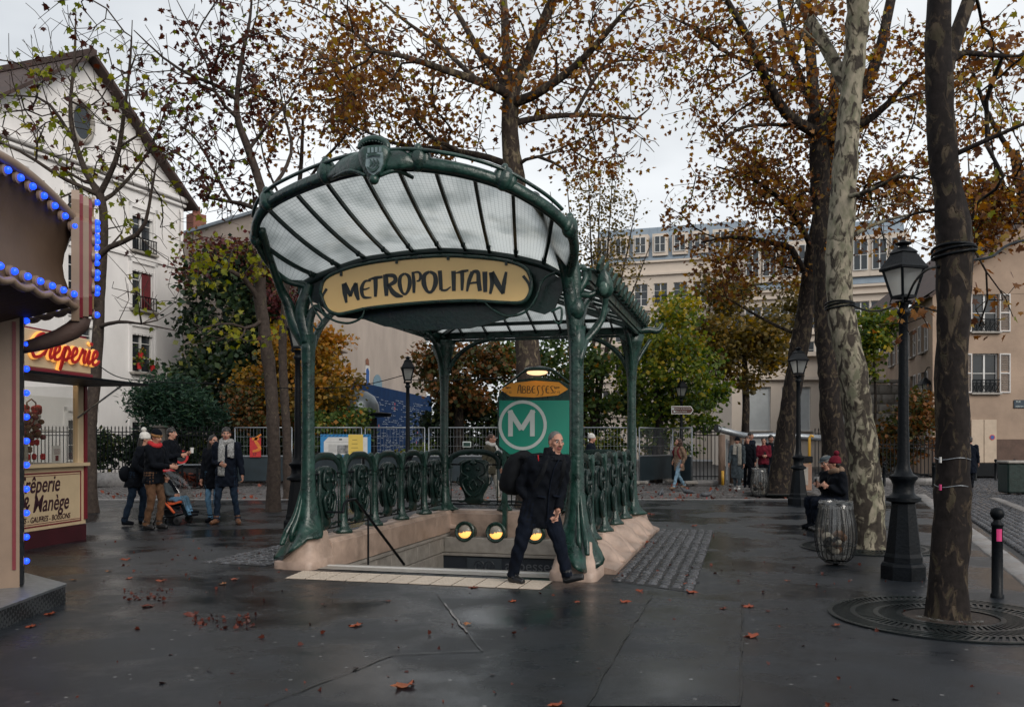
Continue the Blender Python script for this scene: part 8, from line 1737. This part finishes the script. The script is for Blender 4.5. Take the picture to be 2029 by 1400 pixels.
def beanie(c, m, pom=None, band=None):
    mb = MB(); HP, kk, HR = c['HP'], c['kk'], c['HR']; P = []
    for z, r_, y in ((.015, .092, -.012), (.05, .096, -.014), (.09, .090, -.02), (.125, .066, -.026), (.145, .035, -.03), (.15, .008, -.03)): P.append([HP(r_ * .9 * math.cos(q), y + r_ * 1.08 * math.sin(q), z) for q in np.linspace(0, 2 * PI, 20, endpoint=False)])
    mb.rings(P); o = mb.build('beanie', m, c['t'], 'all')
    P = []
    for z, r_ in ((.005, .094), (.008, .101), (.05, .102), (.055, .095)): P.append([HP(r_ * .9 * math.cos(q), -.012 + r_ * 1.08 * math.sin(q), z) for q in np.linspace(0, 2 * PI, 20, endpoint=False)])
    mb = MB(); mb.rings(P, cap=False); mb.build('cuff', band or m, o, 'all')
    if pom: mb = MB(); mb.ell(HP(0, -.04, .185), kk(.05, .05, .048), 12, 8); mb.build('pompom', pom, o, 'all')
    return o
def scarf(c, m, tails=((-.06, .45), (.07, .30)), r=.03, off=.0):
    J, k, U, f, s, t = c['J'], c['k'], c['U'], c['f'], c['s'], c['t']; n = J['neck']; mb = MB()
    mb.tube([n + (s * math.cos(q) * .085 + f * math.sin(q) * .085) * k + U * (.02 + .012 * math.sin(2 * q) - .02 * math.sin(q)) * k for q in np.linspace(0, 2 * PI, 22)], (r + .01) * k, 10, True, 1.2); o = mb.build('scarf', m, t, 'all')
    for x, ln in tails:
        mb = MB(); P = cat_rom([n + (f * .08 + s * x) * k + U * .0, n + (f * .15 + s * x * 1.1) * k - U * .10 * k, J['chest'].lerp(J['waist'], .3) + (f * (.158 + off) + s * x * 1.15) * k, n + (f * (.17 + off) + s * x * 1.2) * k - U * ln * k], 4)
        mb.tube(P, [r * 1.7 * k] * len(P), 8, True, .25, up=tuple(f)); mb.build('scarf_end', m, o, 'all')
    return o
def backpack(c, m, size=(.15, .10, .23), dz=-.02, straps=True, back=.22, at_=None):
    J, k, U, f, s, t = c['J'], c['k'], c['U'], c['f'], c['s'], c['t']; o_ = J['chest'] - f * back * k + U * dz * k; o_ = at_ if at_ is not None else o_; ax = (J['neck'] - J['waist']).normalized(); q = Matrix((s, f, ax)).transposed()
    mb = MB(); rows = []
    for z in np.linspace(-1, 1, 11):
        w_ = (1 - abs(z) ** 3.2) ** .5 if abs(z) < 1 else .05; w_ = max(.12, w_); rows.append([o_ + (s * size[0] * w_ * (abs(math.cos(a)) ** .6 * math.copysign(1, math.cos(a))) + f * size[1] * (w_ * .5 + .5) * (1 - .25 * z) * (abs(math.sin(a)) ** .6 * math.copysign(1, math.sin(a)))) * k + ax * size[2] * z * k for a in np.linspace(0, 2 * PI, 22, endpoint=False)])
    mb.rings(rows); b = mb.build('backpack', m, t, 'all')
    mb = MB(); mb.ell(o_ - f * size[1] * k - ax * size[2] * .25 * k, (size[0] * .7 * k, .035 * k, size[2] * .42 * k), 12, 8, q); mb.build('pocket', m, b, 'all')
    if straps:
        for x in (-1, 1):
            mb = MB(); P = cat_rom([o_ + s * x * .09 * k + f * size[1] * k + ax * size[2] * .7 * k, J['neck'] + s * x * .10 * k - U * .005 * k, J['chest'] + (s * x * .125 + f * .145) * k, J['waist'] + (s * x * .16 + f * .05) * k], 4); mb.tube(P, .028 * k, 8, True, .4); mb.build('strap', m, b, 'all')
    return b
# --- the man striding past the right column
Ym = 9.55
def W_(px, py, dy=0): return at(px, py, Ym + dy)
bm = Vector((gx(1070, Ym), Ym, 0)); 
Jm = {'k': .97, 'shw': 1.06, 'thin': 1.16, 'hy': R(26), 'hp': R(-4)}
ty = R(28); Jm['f'] = Vector((math.sin(ty), -math.cos(ty), 0)); Jm['s'] = Vector((math.cos(ty), math.sin(ty), 0))
JP = dict(pelvis=(1070, 1000, .02), waist=(1074, 972, .0), chest=(1083, 930, -.04), neck=(1094, 900, -.06), head=(1102, 876, -.09), sh1=(1053, 916, -.06), sh0=(1117, 915, .08), hip1=(1052, 1004, -.02), hip0=(1086, 1004, .06), kn1=(1031, 1078, -.06), kn0=(1108, 1072, -.10), an1=(1015, 1140, .06), an0=(1124, 1143, -.12), el1=(1032, 963, -.02), wr1=(1052, 1000, -.06), el0=(1114, 966, .04), wr0=(1106, 1008, -.06))
for q, (a, b, d) in JP.items(): Jm[q] = W_(a, b, d) - bm
Jm['an1'].z = .085; Jm['an0'].z = .105
Jm['toe1'] = Jm['an1'] + Vector((.12, -.13, -.055)); Jm['toe0'] = Jm['an0'] + Vector((.17, -.06, .0))
C_SCARFK = cloth('black_knit', (.010, .011, .014), .95, .5, 60, 1.0)
c = person('grey cropped man in black jacket and backpack striding past the right column', bm, Jm, C_BLACK, C_NAVY, LEATH, hem=.66, coat_r=1.12, hair='buzz', hairm=HAIRG, vox=.0085, curl=.45, neck_m=C_SCARFK, hands_skin=(0,))
bp = backpack(c, cloth('charcoal_nylon', (.008, .009, .011)), (.175, .14, .265), -.05, True, .25, W_(1026, 936, .16) - bm)
mb = MB(); mb.tube([W_(1066, 901, -.24) - bm, W_(1067, 913, -.25) - bm], .007, 6); mb.build('strap_tab', C_PINK, bp, 'all')
J = Jm; f, s, U = J['f'], J['s'], Vector((0, 0, 1))
mb = MB(); P = [J['neck'] + s * .02 + f * .115 - U * .05, J['chest'] + f * .155 + s * .0, J['waist'] + f * .155 - s * .0, J['pelvis'] + f * .16 - U * .2]; mb.tube(cat_rom(P, 5), .008, 6); mb.build('zip_placket', C_NAVY, c['t'], 'all')
for x in (-.09, .10):
    mb = MB(); o_ = J['waist'] + f * .148 + s * x - U * .06; mb.bar(o_ - s * .05 + U * .02, o_ + s * .05, .012, .02); mb.build('pocket_flap', C_NAVY, c['t'])
# --- group at left
Yg = 15.9
def PB(px, py): return gnd(px, py)
b = PB(262, 1040)
c = person('person in white bobble hat, black coat and dark jeans leaning to the pushchair', b, pose(1.70, R(100), feet=((.14, .08, 0), (-.12, -.10, 0)), hands=((.30, .2, .98), (.28, -.2, .95)), lean=(.20, 0)), C_BLACK, C_DJEAN, C_BLACK, hem=.70, coat_r=1.12, hair='long', hairm=HAIRK, group=None); beanie(c, C_WHITE, C_WHITE)
J = c['J']; mb = MB(); mb.ell(J['pelvis'] - J['f'] * .17 + J['s'] * -.08 + Vector((0, 0, .04)), (.10, .15, .15), 14, 10); o = mb.build('shoulder_bag', C_BLACK, c['t'], 'all')
mb = MB(); mb.tube(cat_rom([J['pelvis'] - J['f'] * .2 + Vector((0, 0, .1)), J['chest'] - J['f'] * .1 - J['s'] * .1, J['neck'] - J['s'] * .1, J['chest'] + J['f'] * .15 + J['s'] * .1, J['pelvis'] + J['f'] * .1 + J['s'] * .15]), .014, 6); mb.build('strap', C_BLACK, o, 'all')
b = PB(302, 1048)
CAMO = mat('camo_knit', (.03, .022, .012), .9, .5, 22, .4, 30, col2=(.42, .20, .07))
c = person('man in patterned beanie, black jacket and brown trousers holding a phone', b, pose(1.74, R(78), R(62), R(-14), feet=((.06, .10, 0), (-.07, -.09, 0)), hands=((.34, .14, 1.10), (.36, -.04, 1.10)), lean=(.05, 0)), C_BLACK, C_BROWN, LEATH, hem=.80, coat_r=1.08, hair='short', hairm=HAIRK); beanie(c, C_BLACK, None, CAMO); scarf(c, C_PINK, (), .028)
J = c['J']; ph = J['wr0'] + J['f'] * .12 + Vector((0, 0, .03)); mb = MB(); mb.box((0, 0, 0), (.15, .075, .009), 0, ch=.003, M=Matrix.Translation(ph) @ Matrix.Rotation(R(-18), 4, 'Y')); o = mb.build('phone', WHITEP, None, False, b); tag(o, 'pale phone in the hand of the man in the patterned beanie', 'phone')
b = gnd(338, 1005); b = Vector((gx(336, 20), 20, 0))
c = person('man in black seen in profile holding a white cup behind the pushchair', b, pose(1.84, R(84), feet=((.02, .10, 0), (-.05, -.10, 0)), hands=((.34, .14, 1.20), (.30, -.1, 1.16)), lean=(.02, 0)), C_BLACK, C_BLACK, C_BLACK, hem=.72, coat_r=1.05, hair='short', hairm=HAIRK)
J = c['J']; cup = b + J['wr0'] + J['f'] * .10 + Vector((0, 0, .06)); mb = MB(); mb.lathe([(.035, -.06), (.045, .06), (.047, .065)], 12); o = mb.build('paper_cup', WHITEP, None, True, cup); tag(o, 'white paper cup held by the man in profile', 'cup')
b = PB(418, 1036)
c = person('person in black coat and blue jeans half hidden behind the scarfed man', b + Vector((0, .25, 0)), pose(1.66, R(-12), R(50), feet=((.02, .08, 0), (.0, -.09, 0)), hands=((.05, .25, .80), (.10, -.22, .86))), C_BLACK, C_JEAN, C_BLACK, hem=.66, coat_r=1.1, hair='long', hairm=HAIRK, thin=.9 if False else None) if False else person('person in black coat and blue jeans half hidden behind the scarfed man', b + Vector((-.03, .28, 0)), pose(1.66, R(-12), R(50), feet=((.02, .08, 0), (.0, -.09, 0)), hands=((.05, .25, .80), (.10, -.22, .86)), thin=.85), C_BLACK, C_JEAN, C_BLACK, hem=.66, coat_r=1.1, hair='long', hairm=HAIRK)
J = c['J']; mb = MB(); mb.ell(J['pelvis'] - J['s'] * .2 + Vector((0, 0, -.05)), (.12, .09, .13), 12, 8); mb.build('shoulder_bag', LEATH, c['t'], 'all')
b = PB(449, 1037)
KNIT = mat('grey_knit', (.08, .085, .09), .95, .5, 45, .6, 60, col2=(.48, .48, .47))
c = person('young man in black coat with a long grey knitted scarf and dark jeans', b, pose(1.80, R(8), R(14), feet=((.02, .20, 0), (.04, -.17, 0)), hands=((.12, .30, .84), (.20, -.06, 1.08)), toe=(Vector((.5, -1, 0)), Vector((-.3, -1, 0))), thin=.9), C_NAVY, C_DJEAN, BROWNL, hem=.66, coat_r=1.12, hair='short', hairm=HAIRK, curl=.8, vox=.010); sc_o = scarf(c, KNIT, ((-.055, .60), (.085, .25)), .036)
mb = MB(); J = c['J']; mb.ell(J['neck'] + J['f'] * .09 - J['s'] * .05 + Vector((0, 0, -.05)), (.05, .03, .06), 10, 8); mb.build('scarf_fold', C_RED, sc_o, 'all')
mb = MB(); mb.ell(J['neck'] + J['f'] * .095 + J['s'] * .03 + Vector((0, 0, -.07)), (.03, .02, .05), 10, 8); mb.build('shirt_collar', WHITEP, c['t'], 'all')
# pushchair with a child
b = PB(352, 1036); st = thing('pushchair', 'black and orange pushchair under a clear rain cover facing right', 'pushchair', b, R(-6))
def PX_(px, py): p = at(px, py, b.y) - b; return Vector((p.x, 0, p.z))
for sgn in (-1, 1):
    y = sgn * .22; V3 = lambda px, py: PX_(px, py) + Vector((0, y, 0))
    mb = MB(); mb.tube([V3(309, 944), V3(322, 970), V3(330, 1000), V3(314, 1036)], .013, 6); mb.build('frame_tube', BLACKP, st, 'all'); mb = MB(); mb.tube([V3(322, 965), V3(352, 1010), V3(365, 1034)], .013, 6); mb.build('frame_tube', BLACKP, st, 'all'); mb = MB(); mb.tube([V3(326, 1024), V3(362, 1018)], .011, 6); mb.build('frame_tube', BLACKP, st, 'all')
    mb = MB(); mb.tube([V3(336, 992), V3(348, 1004), V3(357, 1014)], .025, 6); mb.build('orange_strap', ORANGEP, st, 'all')
    for px, r_ in ((327, .075), (364, .068)):
        for dy in (-.03, .03):
            c0 = PX_(px, 1034); c0.z = r_; mb = MB(); M = Matrix.Translation(c0 + Vector((0, y + dy, 0))) @ Matrix.Rotation(R(90), 4, 'X'); mb.lathe([(.02, -.014), (r_ * .8, -.014), (r_, -.008), (r_, .008), (r_ * .8, .014), (.02, .014)], 18, M); wl = mb.build('wheel', RUBBER, st, True)
            mb = MB(); mb.lathe([(r_ * .5, -.016), (r_ * .5, .016)], 12, M); mb.build('hub', GREYB, wl)
mb = MB(); mb.tube([PX_(309, 944) + Vector((0, -.22, 0)), PX_(306, 940), PX_(309, 944) + Vector((0, .22, 0))], .016, 6); mb.build('handle', RUBBER, st, 'all')
def sheet(name, pts, hw, th, m): 
    mb = MB(); P = cat_rom(pts, 4); rows = []
    for i, p in enumerate(P):
        d = (P[min(i + 1, len(P) - 1)] - P[max(0, i - 1)]).normalized(); n_ = Vector((-d.z, 0, d.x)); rows.append([p + Vector((0, -hw, 0)), p + Vector((0, hw, 0)), p + Vector((0, hw, 0)) + n_ * th, p + Vector((0, -hw, 0)) + n_ * th])
    mb.rings(rows); return mb.build(name, m, st, True)
sheet('seat_back', [PX_(313, 936), PX_(320, 965), PX_(330, 995), PX_(350, 1002)], .2, .03, C_BLACK); sheet('seat', [PX_(332, 996), PX_(350, 998), PX_(366, 994)], .2, .035, ORANGEP); sheet('hood', [PX_(311, 955), PX_(313, 936), PX_(322, 930), PX_(336, 934)], .21, .012, C_PINK)
sheet('basket', [PX_(330, 1010), PX_(340, 1024), PX_(360, 1018)], .18, .01, C_BLACK); sheet('footrest', [PX_(366, 998), PX_(374, 1018), PX_(382, 1022)], .16, .02, BLACKP)
mb = MB(); rows = []; rp_ = random.Random(2)
for px, py, hw in ((312, 940, .20), (318, 930, .24), (334, 931, .25), (352, 945, .25), (368, 966, .25), (376, 985, .24), (378, 1000, .22)):
    p = PX_(px, py); rows.append([p + Vector((rp_.uniform(-.012, .012), hw * math.cos(q), -.05 + .06 * math.sin(q) + rp_.uniform(-.012, .012))) for q in np.linspace(0, PI, 12)])
mb.rings(rows, closed=False); mb.build('rain_cover', PLASTIC, st, 'all')
cb = b.copy(); JC = {'k': .55, 'shw': .95, 'thin': 1.15, 'hy': R(80), 'hp': R(-8), 'f': Vector((1, 0, 0)), 's': Vector((0, 1, 0))}
for q, (px, py, y) in dict(pelvis=(340, 990, 0), waist=(336, 982, 0), chest=(331, 969, 0), neck=(329, 957, 0), head=(330, 946, 0), sh0=(331, 965, .09), sh1=(331, 965, -.09), el0=(338, 978, .13), el1=(338, 978, -.13), wr0=(348, 980, .08), wr1=(348, 980, -.08), hip0=(342, 990, .05), hip1=(342, 990, -.05), kn0=(366, 986, .08), kn1=(366, 988, -.08), an0=(376, 1012, .08), an1=(379, 1018, -.08), toe0=(392, 1014, .08), toe1=(396, 1018, -.08)).items(): JC[q] = PX_(px, py) + Vector((0, y, 0))
c = person('small child in pale blue trousers sitting in the pushchair', cb, JC, C_GREY, C_JEAN, C_BLACK, hem=.90, coat_r=1.15, hair='short', hairm=HAIRB, vox=.008)
# --- far people
def far(lab, px, py, *a, **k): return person(lab, gnd(px, py, k.pop('gz', 0)), *a, **k)
b = Vector((gx(971, 21.8), 21.8, 0))
c = person('woman in khaki jacket with a long white scarf behind the station totem', b, pose(1.72, R(62), R(70), feet=((.22, .06, 0), (-.20, -.06, .02)), hands=((.16, .24, .86), (-.1, -.24, .86)), lean=(.02, 0), thin=.9), C_KHAKI, C_STONE, C_TAN, hem=.72, hair='ponytail', hairm=HAIRB); scarf(c, C_WHITE, ((.06, .55),), .035)
b = Vector((gx(1171, 24.5), 24.5, 0))
c = person('person in white beanie and navy coat beyond the right balustrade', b, pose(1.74, R(70), feet=((.15, .06, 0), (-.15, -.06, 0))), C_NAVY, C_DJEAN, C_BLACK, hem=.68, coat_r=1.1, hair='short', hairm=HAIRB); beanie(c, C_WHITE)
b = Vector((gx(1346, 28.6), 28.6, -.05))
c = person('woman with bushy brown hair, tan coat and pale jeans walking away left', b, pose(1.66, R(-62), R(-70), feet=((.28, .05, 0), (-.26, -.05, .06)), hands=((.05, .24, .90), (.1, -.2, .95)), lean=(.03, 0), thin=.92), C_TAN, cloth('pale_denim', (.20, .32, .42)), C_TAN, hem=.64, coat_r=1.05, hair='curly', hairm=HAIRB); backpack(c, C_RED, (.14, .08, .18), -.06, True, .18)
b = Vector((gx(1461, 27.6), 27.6, 0))
c = person('woman in long grey coat with pale scarf and white boots', b, pose(1.66, R(-25), R(-20), feet=((.08, .07, 0), (-.05, -.07, 0)), hands=((.08, .23, .85), (.18, -.25, .80))), C_GREY, C_GREY, C_WHITE, hem=.36, coat_r=1.1, hair='short', hairm=HAIRK); scarf(c, C_STONE, ((-.05, .30), (.09, .65)), .036); beanie(c, C_BLACK)
b = Vector((gx(1481, 29.0), 29.0, 0))
c = person('person in black just behind the woman in the grey coat', b, pose(1.70, R(-20), feet=((.05, .08, 0), (-.05, -.08, 0))), C_BLACK, C_BLACK, C_BLACK, hem=.7, coat_r=1.08, hair='short', hairm=HAIRB)
b = Vector((gx(1477, 31.2), 30.6, 0))
c = person('tall person in dark clothes at the back of the standing group', b, pose(1.84, R(40)), C_NAVY, C_BLACK, C_BLACK, hem=.7, coat_r=1.08, hair='short', hairm=HAIRK)
b = Vector((gx(1513, 28.2), 28.2, 0))
c = person('woman in burgundy jumper and black trousers looking at her phone', b, pose(1.66, R(-10), R(-15), R(-22), feet=((.03, .09, 0), (0, -.09, 0)), hands=((.26, .06, 1.12), (.26, -.05, 1.12))), C_RED, C_BLACK, C_BLACK, hem=.84, hair='long', hairm=HAIRK)
J = c['J']; mb = MB(); mb.box((0, 0, 0), (.075, .012, .14), ch=.003); tag(mb.build('phone', BLACKP, None, False, b + J['wr0'].lerp(J['wr1'], .5) + J['f'] * .06 + Vector((0, 0, .05))), 'dark phone held by the woman in the burgundy jumper', 'phone')
b = Vector((gx(1527, 29.6), 29.6, 0))
c = person('person in dark jacket with pale top at the right of the standing group', b, pose(1.74, R(10)), C_BLACK, C_DJEAN, C_BLACK, hem=.72, coat_r=1.05, hair='short', hairm=HAIRK)
mb = MB(); J = c['J']; mb.ell(J['chest'] + J['f'] * .10 + J['s'] * .1, (.08, .05, .14), 10, 8); mb.build('pale_top', C_WHITE, c['t'], 'all')
b = Vector((gx(1922, 30), 30, -.08))
c = person('person in a dark coat half hidden behind the dark trunk at right', b, pose(1.76, R(150), feet=((.12, .06, 0), (-.1, -.06, 0))), C_NAVY, C_BLACK, C_BLACK, hem=.5, coat_r=1.12, hair='short', hairm=HAIRK)
# seated pair on the bench
def seated(lab, px, Y, yaw, coat, tr, sh, H=1.7, **k):
    b = Vector((gx(px, Y), Y, 0)); J = pose(H, yaw, k.pop('hyaw', None), k.pop('hpitch', 0), feet=((.46, .09, 0), (.44, -.08, 0)), hands=((.32, .08, .78), (.30, -.06, .80)), lean=(.14, 0), drop=.43); return b, person(lab, b, J, coat, tr, sh, **k)
b, c = seated('seated person in grey flat cap and black coat looking at a phone', 1655, 15.6, R(-80), C_BLACK, C_NAVY, C_BLACK, hem=.86, coat_r=1.12, hair='short', hairm=HAIRG, hyaw=R(-75), hpitch=R(-20))
HP, kk, HR = c['HP'], c['kk'], c['HR']; mb = MB(); mb.ell(HP(0, -.01, .085), kk(.09, .11, .045), 16, 8, HR); mb.ell(HP(0, .085, .06), kk(.065, .06, .012), 12, 6, HR); mb.build('flat_cap', C_GREY, c['t'], 'all')
J = c['J']; mb = MB(); mb.box((0, 0, 0), (.012, .075, .14), ch=.003); tag(mb.build('phone', BLACKP, None, False, b + J['wr0'].lerp(J['wr1'], .5) + J['f'] * .08 + Vector((0, 0, .04))), 'dark phone held by the seated person in the flat cap', 'phone')
b, c = seated('seated person in burgundy bobble hat and black coat with a tan collar', 1672, 15.2, R(-84), C_BLACK, C_NAVY, LEATH, hem=.86, coat_r=1.15, hair='short', hairm=HAIRK, hyaw=R(-110)); beanie(c, C_RED, C_RED); scarf(c, C_TAN, (), .04)
